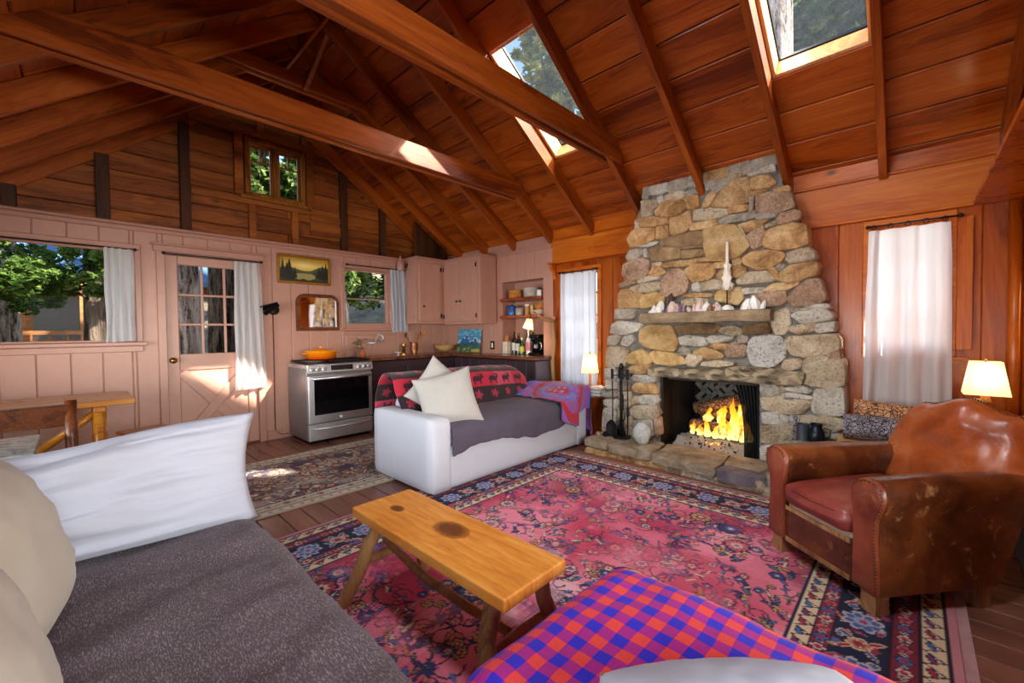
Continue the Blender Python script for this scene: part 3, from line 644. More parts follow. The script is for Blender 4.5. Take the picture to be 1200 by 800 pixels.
STONES = '''
t -197,252 -189,251 -181,249 -181,243 -185,241 -196,243
w -180,251 -176,252 -175,248 -178,247
t -174,252 -164,253 -157,253 -156,247 -160,246 -173,248
o -183,240 -177,245 -169,247 -158,244 -153,238 -158,234 -169,232 -181,235
w -155,251 -145,253 -144,248 -152,247
o -156,246 -150,246 -143,245 -142,237 -144,235 -151,236 -152,241
t -197,242 -190,242 -186,239 -190,236 -197,237
o -200,236 -187,234 -171,230 -171,225 -186,226 -198,227
t -204,234 -200,234 -199,227 -204,226
o -212,217 -208,223 -200,225 -184,223 -184,213 -196,209 -209,209
o -182,224 -171,223 -171,214 -173,212 -183,214
o -168,230 -161,229 -152,233 -150,231 -149,221 -154,216 -164,214 -168,216
t -146,233 -135,232 -117,228 -119,223 -135,223 -146,224
o -150,220 -146,221 -128,221 -126,217 -130,215 -148,215
b -177,210 -164,212 -143,213 -138,211 -138,201 -158,202 -176,204
w -199,207 -194,210 -182,210 -182,208 -191,207
g -214,199 -209,205 -198,205 -195,200 -204,196 -212,196
w -194,203 -191,204 -191,197 -194,197
b -189,203 -181,204 -160,201 -159,191 -174,191 -186,192 -188,198
b -157,201 -147,201 -138,200 -138,198 -156,199
b -157,198 -139,196 -137,193 -143,190 -157,190
o -131,233 -123,243 -116,252 -110,252 -101,250 -101,231 -111,230 -126,232
w -136,254 -133,254 -132,250 -135,249
g -133,256 -116,254 -117,251 -126,244 -129,248
o -137,237 -134,243 -129,246 -127,242 -133,234 -137,234
g -124,220 -116,221 -107,222 -107,216 -123,216
g -106,222 -97,222 -97,217 -106,216
o -116,228 -113,230 -102,228 -102,224 -116,224
t -115,253 -111,256 -104,254 -106,252 -113,252
w -101,255 -93,255 -93,252 -100,252
w -91,255 -83,256 -82,251 -90,252
o -99,250 -93,250 -86,248 -82,242 -87,240 -96,241 -99,242
o -100,238 -89,238 -89,236 -99,234
o -82,237 -74,237 -72,234 -74,233 -81,235
p -95,234 -89,235 -72,232 -69,220 -80,218 -92,219 -95,222
g -100,233 -97,233 -98,224 -100,223
g -95,219 -80,217 -81,214 -94,214
p -80,214 -78,216 -70,217 -65,215 -66,210 -72,209 -78,209
t -88,209 -81,211 -80,208 -87,207
o -109,213 -96,214 -87,213 -93,209 -102,206
p -102,202 -96,207 -91,209 -90,202 -92,194 -97,191 -100,195
o -90,194 -89,202 -84,205 -72,207 -64,205 -62,203 -60,190 -69,188 -79,188 -88,191
O -138,212 -133,214 -118,214 -111,212 -100,194 -111,185 -120,184 -133,186 -136,196
t -109,212 -107,211 -103,203 -104,202
o -105,184 -104,179 -93,173 -87,174 -78,178 -75,182 -78,185 -85,187 -98,188
t -74,179 -72,184 -66,185 -59,186 -56,180 -57,177 -71,176
p -218,181 -217,191 -209,194 -197,195 -190,192 -191,180 -198,176 -214,175
p -223,172 -214,174 -201,174 -204,171 -221,168
t -201,174 -192,176 -180,176 -181,173 -200,171
t -210,167 -198,170 -178,170 -178,164 -190,162 -204,163
o -189,180 -185,186 -177,184 -174,179 -180,177 -188,178
t -185,189 -178,189 -179,186 -185,187
o -177,186 -170,188 -146,188 -134,188 -134,184 -152,184 -172,183
p -177,159 -176,170 -170,178 -162,181 -155,177 -151,167 -154,159 -164,156 -176,157
o -154,179 -148,183 -135,183 -129,181 -129,173 -133,169 -146,168 -151,173
w -147,165 -142,167 -141,159 -147,160
t -139,166 -130,167 -120,166 -119,162 -123,160 -138,159
o -223,162 -221,165 -210,165 -198,161 -200,147 -224,148
O -198,154 -195,159 -184,160 -174,157 -177,147 -198,146
o -156,156 -146,157 -134,156 -130,155 -132,153 -155,154
t -157,151 -146,152 -135,151 -135,145 -157,146
O -127,155 -123,158 -115,159 -109,159 -106,156 -106,149 -110,145 -127,150
o -127,182 -119,182 -118,178 -127,178
o -126,172 -123,175 -118,177 -119,168 -124,167
o -113,177 -109,178 -104,175 -103,172 -108,169 -113,169
o -113,185 -109,185 -107,181 -110,178 -113,179
g -227,146 -205,145 -207,136 -228,136
w -233,121 -231,130 -224,133 -204,131 -198,129 -203,123 -218,120
O -199,120 -198,124 -190,128 -168,127 -166,123 -161,111 -165,104 -172,104 -193,107 -199,112
b -165,127 -146,129 -125,128 -124,125 -130,120 -160,120
t -124,122 -121,125 -113,126 -107,124 -106,120 -115,119
w -160,116 -152,118 -138,116 -135,110 -141,109 -158,110
w -135,116 -130,118 -113,118 -115,114 -127,112 -132,112
g -234,117 -223,119 -220,116 -226,109 -236,109
w -218,116 -210,118 -207,113 -213,108 -220,109
t -237,102 -234,106 -217,105 -212,102 -214,95 -216,87 -238,85
O -213,95 -209,100 -199,103 -190,100 -186,93 -192,89 -212,90
O -189,100 -184,103 -169,101 -158,98 -154,92 -169,90 -183,91
t -153,95 -151,100 -140,99 -140,96 -146,90 -151,91
o -146,103 -138,107 -128,105 -121,101 -123,98 -135,98 -144,100
g -160,104 -156,107 -150,104 -151,101 -158,100
o -131,109 -127,111 -119,110 -119,106 -127,107
p -119,109 -113,111 -104,110 -104,101 -118,100
t -139,91 -137,94 -126,95 -112,95 -114,92 -126,91
o -213,84 -206,87 -190,89 -188,84 -198,80 -211,80
w -208,74 -205,78 -184,78 -184,73 -190,71 -205,72
o -208,66 -203,70 -187,70 -182,66 -183,61 -199,60 -208,62
w -200,55 -195,58 -183,59 -181,54 -184,50 -198,50
t -210,42 -206,46 -184,50 -180,42 -184,36 -203,34 -209,36
t -218,26 -215,32 -209,33 -209,17 -216,16
w -239,82 -228,84 -225,77 -227,73 -239,72
w -240,70 -225,71 -225,63 -239,61
g -242,56 -228,59 -225,55 -228,53 -241,52
w -242,48 -228,51 -225,47 -228,40 -241,44
w -243,16 -241,38 -231,42 -227,36 -228,16
t -218,48 -212,50 -210,46 -216,43
t -208,54 -201,56 -201,50 -207,48
p -185,35 -179,37 -178,23 -183,19
g -224,69 -211,68 -212,62 -223,61
t -224,58 -212,60 -211,52 -222,51
w -208,30 -187,34 -186,19 -208,14
t -224,40 -218,41 -219,32 -224,31
o -79,164 -77,169 -72,173 -56,175 -54,172 -56,165 -67,162 -75,162
t -110,166 -102,171 -88,171 -82,164 -85,162 -108,162
o -87,173 -82,173 -79,167 -81,164
g -81,173 -78,176 -75,174 -78,171
o -89,156 -83,160 -67,160 -67,158 -75,155 -88,155
w -105,157 -103,158 -91,158 -90,154 -104,154
p -99,152 -86,154 -75,153 -74,146 -79,143 -93,143 -96,147
p -73,148 -65,156 -60,161 -53,161 -49,146 -55,142 -69,142
g -70,140 -65,140 -65,137 -70,137
w -64,139 -55,141 -49,142 -47,140 -50,138 -60,138
w -70,134 -65,137 -48,137 -45,133 -47,130 -62,128
t -83,136 -72,140 -72,126 -75,120 -81,120 -83,127
t -71,122 -70,125 -55,128 -56,122 -65,120
w -55,127 -44,128 -44,122 -52,121 -55,123
b -104,127 -88,128 -86,125 -86,120 -104,120
W -100,112 -97,116 -86,118 -78,117 -74,110 -75,101 -82,94 -93,91 -99,96 -101,105
t -74,114 -70,117 -60,117 -44,119 -41,115 -41,108 -46,103 -60,102 -69,103 -72,108
g -108,118 -102,118 -102,113 -108,112
p -44,104 -40,107 -40,101 -44,101
t -76,94 -74,98 -66,99 -64,96 -65,93 -72,91 -76,92
t -62,97 -57,101 -42,101 -38,98 -37,82 -44,79 -57,80 -61,81
w -91,77 -83,78 -79,75 -80,70 -89,68 -91,72
t -78,75 -76,76 -74,74 -77,72
w -73,76 -64,78 -58,75 -60,73 -72,74
w -76,71 -69,72 -57,71 -57,69 -74,68
t -91,66 -77,69 -74,67 -58,68 -57,64 -64,57 -72,56 -89,57
w -56,62 -54,75 -44,78 -38,78 -37,60 -41,58 -54,58
w -90,53 -80,55 -73,52 -74,47 -89,45
w -70,53 -65,54 -65,48 -70,48
t -64,54 -49,56 -37,55 -37,49 -44,45 -57,45 -64,48
t -90,42 -83,44 -70,46 -67,42 -68,33 -90,29
g -50,43 -40,44 -39,40 -49,39
t -66,42 -52,44 -51,36 -66,33
w -91,24 -83,29 -70,30 -69,21 -81,15 -91,14
t -67,31 -52,34 -50,25 -67,20
g -50,36 -39,38 -39,27 -49,25
L -188,79 -188,87 -159,87 -160,80
L -158,80 -157,87 -130,87 -131,79 -145,79
L -130,87 -119,87 -117,79 -130,79
L -117,90 -102,92 -79,90 -62,89 -62,85 -64,79 -76,79 -92,79 -104,80 -117,79
'''
for ln in STONES.strip().splitlines():
    q = ln.split(); P = [tuple(float(v)/100 for v in s.split(',')) for s in q[1:]]
    dep = random.uniform(.028, .05)
    x0 = min(p[0] for p in P); x1 = max(p[0] for p in P); zc = sum(p[1] for p in P)/len(P)
    if q[0] == 'L': stone(P, SM['L'], YM, .075, YF, 'lintel_stone', fp)
    else: stone(P, SM[q[0]], YM, dep, YF if (x0 < -2.1 or x1 > -.65) else YM+.02, 'stone', fp)
x0 = -1.96
while x0 < -.9:
    wq = random.choice((.07, .11, .15, .19)); zt = 2.645; zb = 2.56-.02*random.random()
    stone([(x0, zb+.02*random.random()), (x0+wq*.5, zb), (x0+wq-.012, zb+.02*random.random()), (x0+wq-.016, zt), (x0+.004, zt)], SM[random.choice('gwto')], YM, .03, YM+.02, 'stone', fp); x0 += wq
# mantel shelf: rough split slab on corbel
mb = MB(); nx = 15; V = []; F = []
for i in range(nx):
    x = -1.93+1.11*i/(nx-1); e = .035 if i in (0, nx-1) else 0
    zt = 1.395+.008*fbm(x*4, 1); zb = 1.305+.012*fbm(x*4, 5)
    for (y, z) in ((4.0, zt), (3.80+e+.012*fbm(x*5, 2), zt), (3.772+e+.014*fbm(x*6, 3), (zt+zb)/2+.015*fbm(x*5, 8)), (3.79+e+.014*fbm(x*5, 4), zb), (4.0, zb)): V.append((x+1.4, y, z))
for i in range(nx-1):
    for k in range(5): F.append([i*5+k, i*5+(k+1) % 5, (i+1)*5+(k+1) % 5, (i+1)*5+k])
F += [[0, 1, 2, 3, 4], [(nx-1)*5+k for k in range(5)]]
mb.v = V; mb.f = F; mb.build('mantel_shelf', stone_mat('mantel_sandstone', ('#8a7256', '#b49a76', '#ccb28c'), .08), fp, True, (-1.4, 0, 0), auto=.6)
# hearth: core + slabs + small face stones
MB().prism([(-2.40, 4.02), (-2.40, 3.63), (-1.6, 3.61), (-.9, 3.56), (-.42, 3.56), (-.40, 4.02)], 0, .095).build('hearth_core', M_MORT, fp)
def slab(P, z0, z1, mat, nm='hearth_slab'):
    cx = sum(p[0] for p in P)/len(P); cy = sum(p[1] for p in P)/len(P); P = chaikin(P); n = len(P); V = []; F = []
    for (k, z, j) in ((.99, z0, .004), (1.0, z0+(z1-z0)*.55, .006), (.975, z1, .004), (.7, z1+.002, .005)):
        for x, y in P: V.append(((x-cx)*k+random.uniform(-j, j), (y-cy)*k+random.uniform(-j, j), z+(random.uniform(-.003, .003) if z >= z1 else 0)))
    V.append((0, 0, z1+.002))
    for r in range(3):
        for i in range(n): F.append([r*n+i, r*n+(i+1) % n, (r+1)*n+(i+1) % n, (r+1)*n+i])
    for i in range(n): F.append([3*n+i, 3*n+(i+1) % n, 4*n])
    mb = MB(); mb.v = V; mb.f = F; return mb.build(nm, mat, fp, True, (cx, cy, 0), auto=.8)
slab([(-2.44, 3.58), (-2.16, 3.56), (-2.12, 3.80), (-2.14, 3.99), (-2.43, 3.99)], .07, .135, SM['h'])
slab([(-2.15, 3.56), (-1.86, 3.55), (-1.70, 3.57), (-1.70, 3.75), (-1.74, 3.99), (-2.13, 3.99), (-2.11, 3.78)], .06, .132, SM['h'])
slab([(-1.69, 3.55), (-1.40, 3.52), (-1.14, 3.50), (-1.12, 3.70), (-1.16, 4.0), (-1.73, 4.0), (-1.68, 3.75)], .055, .13, SM['h'])
slab([(-1.13, 3.50), (-.86, 3.49), (-.78, 3.56), (-.84, 3.66), (-1.10, 3.68)], .045, .126, SM['v'])
slab([(-1.12, 3.69), (-.84, 3.67), (-.80, 4.0), (-1.15, 4.0)], .06, .128, SM['h'])
slab([(-.77, 3.54), (-.56, 3.52), (-.40, 3.55), (-.40, 3.97), (-.78, 3.97), (-.82, 3.68)], .05, .122, SM['g'])
x = -2.40
while x < -.45:
    w = random.uniform(.07, .19); z1 = random.uniform(.045, .06); yb = 3.63 if x < -1.6 else (3.61-.05*min(1, (x+1.6)/.7))
    P = [(x, .0), (x+w*.95, .0), (x+w, z1*.6), (x+w*.8, z1), (x+w*.15, z1*.95), (x-.005, z1*.5)]
    stone(P, SM[random.choice('twhgo')], yb-.01, .03, yb+.05, 'hearth_stone', fp); x += w+.012
for (X, W_, Z0, Z1) in ((-.88, .14, .02, .09), (-.66, .16, .015, .085), (-.5, .1, .02, .09)):
    stone([(X-W_/2, Z0), (X+W_/2, Z0), (X+W_/2+.01, (Z0+Z1)/2), (X+W_/3, Z1), (X-W_/3, Z1)], SM[random.choice('twg')], 3.545, .03, 3.6, 'hearth_stone', fp)
# firebox
M_SOOT = plain('soot_black', '#0c0a09', .95, 0, .3, 40, .3); M_FBRICK = plain('firebrick', '#6e6a64', .95, 0, .4, 60, .3); M_ASH = plain('ash', '#8a8884', .98, 0, .8, 35, .35)
MB().prism([(OX0, 4.24), (OX0+.10, 4.62), (OX0+.09, 4.66), (OX0-.06, 4.66), (OX0-.06, 4.24)], .05, .85).build('firebox_side', M_SOOT, fp)
MB().prism([(OX1, 4.24), (OX1-.10, 4.62), (OX1-.09, 4.66), (OX1+.06, 4.66), (OX1+.06, 4.24)], .05, .85).build('firebox_side', M_SOOT, fp)
MB().box(((OX0+OX1)/2, 4.65, .45), (.9, .04, .8)).build('firebox_back', M_SOOT, fp); MB().box(((OX0+OX1)/2, 4.33, .06), (.98, .72, .07)).build('firebox_floor', M_SOOT, fp); MB().box(((OX0+OX1)/2, 4.36, .86), (.98, .56, .03)).build('firebox_top', M_SOOT, fp)
for s, xx in ((1, OX0+.012), (-1, OX1-.012)): MB().box((xx, 4.12, .44), (.02, .22, .67)).build('firebox_jamb', M_IRON if s > 0 else M_SOOT, fp)
bx = OX0+.16
for i in range(8):
    for j in range(9):
        xx = bx+.06*i+(.0 if j % 2 else .03); zz = .16+.068*j
        if xx < OX1-.14: block('firebrick', (.105, .03, .045), (xx, 4.622, zz), M_FBRICK, fp, rot=(0, (PI/4 if (i+j) % 2 else -PI/4), 0), bev=.004)
block('smoke_bar', (.80, .02, .022), ((OX0+OX1)/2+.02, 4.06, .758), M_IRON, fp)
P = np.zeros((10, 40, 3))
for j in range(10):
    for i in range(40):
        u = i/39; z = .11+.64*j/9; P[j, i] = (OX1-.005-(.12+.07*(j/9)**3)*u, 4.03+.014*math.sin(u*42)+.004*fbm(u*9, z*3), z)
def meshmat():
    t = NT('spark_curtain'); v = t.coords(); s = t.node('ShaderNodeTexVoronoi'); s.inputs['Scale'].default_value = 140; t.l(v, s.inputs['Vector'])
    t.set(Base_Color=srgb('#060606'), Roughness=.6, Metallic=.3, Alpha=t.ramp(s.outputs[0], [(.0, (.8,)*3), (.5, (1, 1, 1))])); t.bump(s.outputs[0], .5, .004); return t.m
sheet('spark_curtain', P, meshmat(), fp)
# ash bed
P = np.zeros((14, 30, 3))
for j in range(14):
    for i in range(30):
        u, v = i/29, j/13; P[j, i] = (OX0+.09+.66*u, 4.06+.45*v, .10+.085*min(1, v*3)*(.8+.4*fbm(u*5, v*5))+.014*fbm(u*22, v*22))
o = sheet('ash_bed', P, M_ASH, fp); o['kind'] = 'stuff'
mb = MB()
for k in range(70):
    u, v = random.random(), random.random(); mb.sphere((OX0+.2+.5*u, 4.06+.3*v, .115+.1*min(1, v*1.6)), random.uniform(.004, .011), 5, 3)
o = mb.build('charcoal_bits', M_SOOT, fp); o['kind'] = 'stuff'
mb = MB()
for k in range(5): mb.sphere((OX0+.3+.3*random.random(), 4.1+.05*random.random(), .155+.02*random.random()), random.uniform(.006, .014), 5, 3)
o = mb.build('embers', emit('ember', '#ff7a30', 4), fp); o['kind'] = 'stuff'
# burning logs (things) and flames
def barkmat(name, c0, c1, c2, sc=26, st=(1, 1, 1)):
    t = NT(name); v = t.coords(st, 9); vo = t.node('ShaderNodeTexVoronoi', feature='DISTANCE_TO_EDGE'); vo.inputs['Scale'].default_value = sc; n = t.noise(v, 8, 4, .6, 1)
    vm = t.node('ShaderNodeVectorMath', operation='ADD'); t.l(v, vm.inputs[0]); nn = t.node('ShaderNodeTexNoise'); nn.inputs['Scale'].default_value = 14; t.l(v, nn.inputs[0]); sc_ = t.node('ShaderNodeVectorMath', operation='SCALE'); sc_.inputs['Scale'].default_value = .05; t.l(nn.outputs[1], sc_.inputs[0]); t.l(sc_.outputs[0], vm.inputs[1]); t.l(vm.outputs[0], vo.inputs['Vector'])
    e = t.ramp(vo.outputs[0], [(.0, (0, 0, 0)), (.10, (1, 1, 1))])
    c = t.mix(e, srgb(c0), t.ramp(n, [(.35, srgb(c1)), (.65, srgb(c2))])); t.set(Base_Color=c, Roughness=.95); t.bump(t.math('ADD', e, t.math('MULTIPLY', n, .6)), .9, .02); return t.m
M_BARK = barkmat('pine_bark', '#28222a', '#77707a', '#a89ea2', 48)
M_CHAR = barkmat('charred_bark', '#0e0a08', '#4c382a', '#8c7258', 26)
M_CUT = wood('cut_wood', '#a06c34', '#cc9a5c', '#e2ba82', 'Y', .7, 2, 0, 0, .2)
def log(label, a, b, r, mat, group=None, cat='log', name='log', seed=0, flat=1.0):
    a, b = Vector(a), Vector(b); n = 16; t = thing(name, label, cat, tuple((a+b)/2-Vector((0, 0, r))), 0, group); off = Vector(t.location); t_ = (b-a).normalized(); up = Vector((0, 0, 1)); s = t_.cross(up).normalized(); up = s.cross(t_)
    V = []; F = []; m = 9
    for i in range(m):
        p = a.lerp(b, i/(m-1))-off
        for k in range(n):
            th = 2*PI*k/n; rr = r*(1+.10*fbm(math.cos(th)*1.5+seed, math.sin(th)*1.5, i*.5)); V.append(p+s*rr*math.cos(th)+up*rr*math.sin(th)*flat)
    for i in range(m-1):
        for k in range(n): F.append([i*n+k, i*n+(k+1) % n, (i+1)*n+(k+1) % n, (i+1)*n+k])
    mb = MB(); mb.v = V; mb.f = F; mb.build('bark', mat, t, True)
    for e, i0 in ((a, 0), (b, (m-1)*n)):
        mb = MB(); mb.v = [tuple(V[i0+k]) for k in range(n)]+[tuple(e-off)]; mb.f = [[k, (k+1) % n, n] for k in range(n)]; mb.build('cut_end', M_CUT, t)
    return t
log('thick log at the bottom of the burning fire', (-1.62, 4.34, .265), (-1.09, 4.30, .255), .068, M_CHAR, seed=1)
log('log lying behind and above in the burning fire', (-1.56, 4.45, .40), (-1.12, 4.42, .42), .062, M_CHAR, seed=2)
log('uppermost blackened log slanting up across the fire', (-1.60, 4.38, .44), (-1.14, 4.36, .58), .058, M_CHAR, seed=3)
log('short log standing at the right of the fire', (-1.17, 4.36, .24), (-1.12, 4.42, .60), .05, M_CHAR, seed=4)
def flamemat():
    t = NT('flame'); a = t.node('ShaderNodeAttribute', attribute_name='Col'); e = t.node('ShaderNodeEmission'); t.l(a.outputs[0], e.inputs[0]); e.inputs[1].default_value = 2.4
    tr = t.node('ShaderNodeBsdfTransparent'); lw = t.node('ShaderNodeLayerWeight'); lw.inputs[0].default_value = .35; mx = t.node('ShaderNodeMixShader')
    n = t.noise(t.coords((1, 1, .35)), 30, 3); f = t.math('ADD', lw.outputs[1], t.ramp(n, [(.40, (0, 0, 0)), (.65, (.8,)*3)])); f = t.math('MINIMUM', f, 1.0)
    t.l(f, mx.inputs[0]); t.l(e.outputs[0], mx.inputs[1]); t.l(tr.outputs[0], mx.inputs[2]); t.l(mx.outputs[0], t.out.inputs[0]); return t.m
M_FLAME = flamemat()
fire = thing('fire', 'bright orange flames licking up around the burning logs', 'fire', (-1.35, 4.3, .2), kind='stuff')
def flame(x, y, z, h, r, lean, seed):
    n, m = 12, 14; V = []; C = []
    for i in range(m):
        u = i/(m-1); rr = r*(math.sin(PI*min(1, u*.85+.22))**1.2)*(1-u)**.45*(.9+.5*fbm(seed, u*3)); ox = lean*u*u+.035*u*fbm(seed+3, u*4); oy = .02*fbm(seed+9, u*4)
        for k in range(n):
            th = 2*PI*k/n; V.append((x+1.35+ox+rr*math.cos(th), y-4.3+oy+rr*.5*math.sin(th), z-.2+h*u)); c0, c1, c2 = np.array(srgb('#ffe98a')), np.array(srgb('#ff9a1e')), np.array(srgb('#e8400a'))
            C.append(c0*(1-u*2)+c1*u*2 if u < .5 else c1*(2-2*u)+c2*(2*u-1))
    np_mesh('flame', V, gridq(m, n, True), M_FLAME, fire, np.array(C))
for i, f in enumerate([(-1.58, 4.25, .20, .16, .035, .02), (-1.51, 4.24, .20, .13, .045, .01), (-1.44, 4.25, .19, .21, .05, -.02), (-1.37, 4.24, .19, .15, .045, .02), (-1.31, 4.24, .20, .30, .055, .03), (-1.24, 4.25, .19, .24, .05, -.03), (-1.19, 4.24, .20, .44, .06, -.03), (-1.13, 4.25, .19, .34, .055, -.01), (-1.08, 4.25, .20, .26, .05, -.03), (-1.47, 4.33, .30, .22, .05, .05), (-1.34, 4.33, .30, .28, .055, .04), (-1.16, 4.33, .34, .34, .055, -.02), (-1.24, 4.31, .30, .30, .05, .02)]): flame(*f, i*3.7)
lamp('fire_glow', 'POINT', 3, (1, .5, .18), (-1.3, 4.18, .42), shadow_soft_size=.12)
# ================================================================== RUGS
class Canvas:
    def __init__(s, w, h, res, bg):
        s.w, s.h, s.res = w, h, res; s.nx, s.ny = int(w/res)+1, int(h/res)+1
        s.X, s.Y = np.meshgrid(np.linspace(0, w, s.nx), np.linspace(0, h, s.ny)); s.c = np.empty((s.ny, s.nx, 3)); s.c[:] = srgb(bg)
    def win(s, x, y, r):
        i0, i1 = max(0, int((x-r)/s.w*(s.nx-1))), min(s.nx, int((x+r)/s.w*(s.nx-1))+2); j0, j1 = max(0, int((y-r)/s.h*(s.ny-1))), min(s.ny, int((y+r)/s.h*(s.ny-1))+2)
        if i1 <= i0 or j1 <= j0: return None
        sl = (slice(j0, j1), slice(i0, i1)); return sl, s.X[sl]-x, s.Y[sl]-y
    def put(s, sl, m, col): s.c[sl][m] = srgb(col)
    def rect(s, x0, y0, x1, y1, col): s.c[(s.X >= x0) & (s.X <= x1) & (s.Y >= y0) & (s.Y <= y1)] = srgb(col)
    def flower(s, x, y, r, n, cols, rot=0, depth=.25):
        W = s.win(x, y, r*1.1)
        if not W: return
        sl, dx, dy = W; d = np.hypot(dx, dy); th = np.arctan2(dy, dx)+rot; R = r*(1-depth+depth*np.abs(np.cos(th*n/2)))
        for k, f in zip(cols, (1, .8, .45, .2)): s.put(sl, d < R*f, k)
        if len(cols) > 2: s.put(sl, (d < R*.8) & (d > r*.3) & (np.abs(np.sin(th*n/2)) > .97), cols[0])
    def leaf(s, x, y, L, w, ang, cols):
        W = s.win(x, y, L)
        if not W: return
        sl, dx, dy = W; a = dx*math.cos(ang)+dy*math.sin(ang); b = -dx*math.sin(ang)+dy*math.cos(ang); t = np.clip(1-(a/L)**2, 0, 1)
        for k, f in zip(cols, (1, .62)): s.put(sl, (np.abs(b) < w*f*t) & (np.abs(a) < L*(.5+.5*f)), k)
    def line(s, pts, wd, col):
        for (x0, y0), (x1, y1) in zip(pts, pts[1:]):
            L = math.hypot(x1-x0, y1-y0)
            W = s.win((x0+x1)/2, (y0+y1)/2, L/2+wd)
            if not W or L < 1e-6: continue
            sl, dx, dy = W; ux, uy = (x1-x0)/L, (y1-y0)/L; s.put(sl, (np.abs(dx*ux+dy*uy) < L/2+wd*.3) & (np.abs(-dx*uy+dy*ux) < wd/2), col)
    def vine(s, x, y, ang, L, curl, wd, col, leafs=None):
        p = [(x, y)]; n = 14
        for i in range(n): ang += curl*(i/n+.3); x += math.cos(ang)*L/n; y += math.sin(ang)*L/n; p.append((x, y))
        s.line(p, wd, col)
        if leafs:
            for i in range(3, n, 4): s.leaf(p[i][0], p[i][1], .03, .012, ang+1.2*i, leafs)
    def obj(s, name, mat, loc, z0=.012, parent=None):
        h = .0025*np.vectorize(lambda a, b: mnoise.noise(Vector((a*1.3, b*1.3, 0))))(s.X[::8, ::8], s.Y[::8, ::8])
        P = np.stack([s.X, s.Y, np.full_like(s.X, z0)], -1)
        o = sheet(name, P, mat, parent, s.c, thick=z0-.002); o.location = loc; return o
NAVY, CRM, PNK, RED, BLU, GRN, TAN = '#1e2444', '#dcc6a4', '#d8687e', '#a82c44', '#4a6aa6', '#6a6c4c', '#c09a64'
rr = random.Random(5)
def noisy(c, amp, sc, seed):
    n = np.zeros_like(c.X); st = 6
    g = np.vectorize(lambda a, b: fbm(a*sc, b*sc, seed))(c.X[::st, ::st], c.Y[::st, ::st]); ix = np.minimum(np.arange(c.ny)//st, g.shape[0]-1); jx = np.minimum(np.arange(c.nx)//st, g.shape[1]-1)
    return g[np.ix_(ix, jx)]
RW, RH = 2.895, 3.30
c = Canvas(RW, RH, .0065, '#c24a66')
n1 = noisy(c, 1, 1.7, 3); n2 = noisy(c, 1, 5, 9)
f = np.clip((n1+.3*n2)*1.3+.5, 0, 1)[..., None]; c.c = (1-f)*np.array(srgb('#c43a5c'))+f*np.array(srgb('#ee8ea2'))
wmask = np.clip((noisy(c, 1, 1.1, 21)+.4*n2-.35)*3, 0, .65)[..., None]; c.c = c.c*(1-wmask)+wmask*np.array(srgb('#e6c6c6'))
dm = np.clip((noisy(c, 1, 1.0, 33)-.3)*3, 0, .55)[..., None]; c.c = c.c*(1-dm)+dm*np.array(srgb('#6a1830'))
FB = c.c.copy()
PAL = [(NAVY, CRM, BLU, RED), (NAVY, BLU, CRM, PNK), (NAVY, '#b84a50', CRM, NAVY), (NAVY, '#2c3e78', BLU, CRM), ('#4a2030', PNK, CRM, BLU), (NAVY, TAN, '#8c3a40', CRM)]
for k in range(230):
    x, y = rr.uniform(.45, RW-.45), rr.uniform(.2, RH-.45); a = rr.uniform(0, 6.28)
    c.vine(x, y, a, rr.uniform(.15, .4), rr.uniform(-.5, .5), .009, rr.choice((NAVY, NAVY, '#541a30', '#6a2a50')), (NAVY, rr.choice((BLU, CRM, GRN, '#2c3e78'))))
for k in range(900):
    x, y = rr.uniform(.45, RW-.45), rr.uniform(.1, RH-.45); q = rr.random()
    if q < .36: c.flower(x, y, rr.uniform(.016, .042), rr.choice((5, 6, 8)), rr.choice(PAL), rr.uniform(0, 3))
    elif q < .75:
        for _ in range(3): c.leaf(x+rr.uniform(-.05, .05), y+rr.uniform(-.05, .05), rr.uniform(.02, .05), rr.uniform(.008, .018), rr.uniform(0, 6), (NAVY, rr.choice((BLU, '#c87a50', '#24305e', '#24305e', CRM, TAN, '#4a6a80'))))
    else: c.vine(x, y, rr.uniform(0, 6), .2, rr.uniform(.4, .7), .008, NAVY)
for k in range(34):
    x, y = rr.uniform(.5, RW-.5), rr.uniform(.2, RH-.5); c.flower(x, y, rr.uniform(.06, .085), rr.choice((8, 10, 12)), rr.choice(PAL), rr.uniform(0, 3), .18)
for k in range(26):
    x, y, a = rr.uniform(.5, RW-.5), rr.uniform(.2, RH-.5), rr.uniform(0, 6)
    for q in range(5): c.line([(x+q*.018*math.cos(a+1.57), y+q*.018*math.sin(a+1.57)), (x+q*.018*math.cos(a+1.57)+.16*math.cos(a), y+q*.018*math.sin(a+1.57)+.16*math.sin(a))], .007, rr.choice((NAVY, '#5a2058')))
base_ = FB
wv = np.clip(.10+.9*(noisy(c, 1, 2.4, 51)+.5*noisy(c, 1, 9, 57)), .02, .7)[..., None]; c.c = c.c*(1-wv)+base_*wv
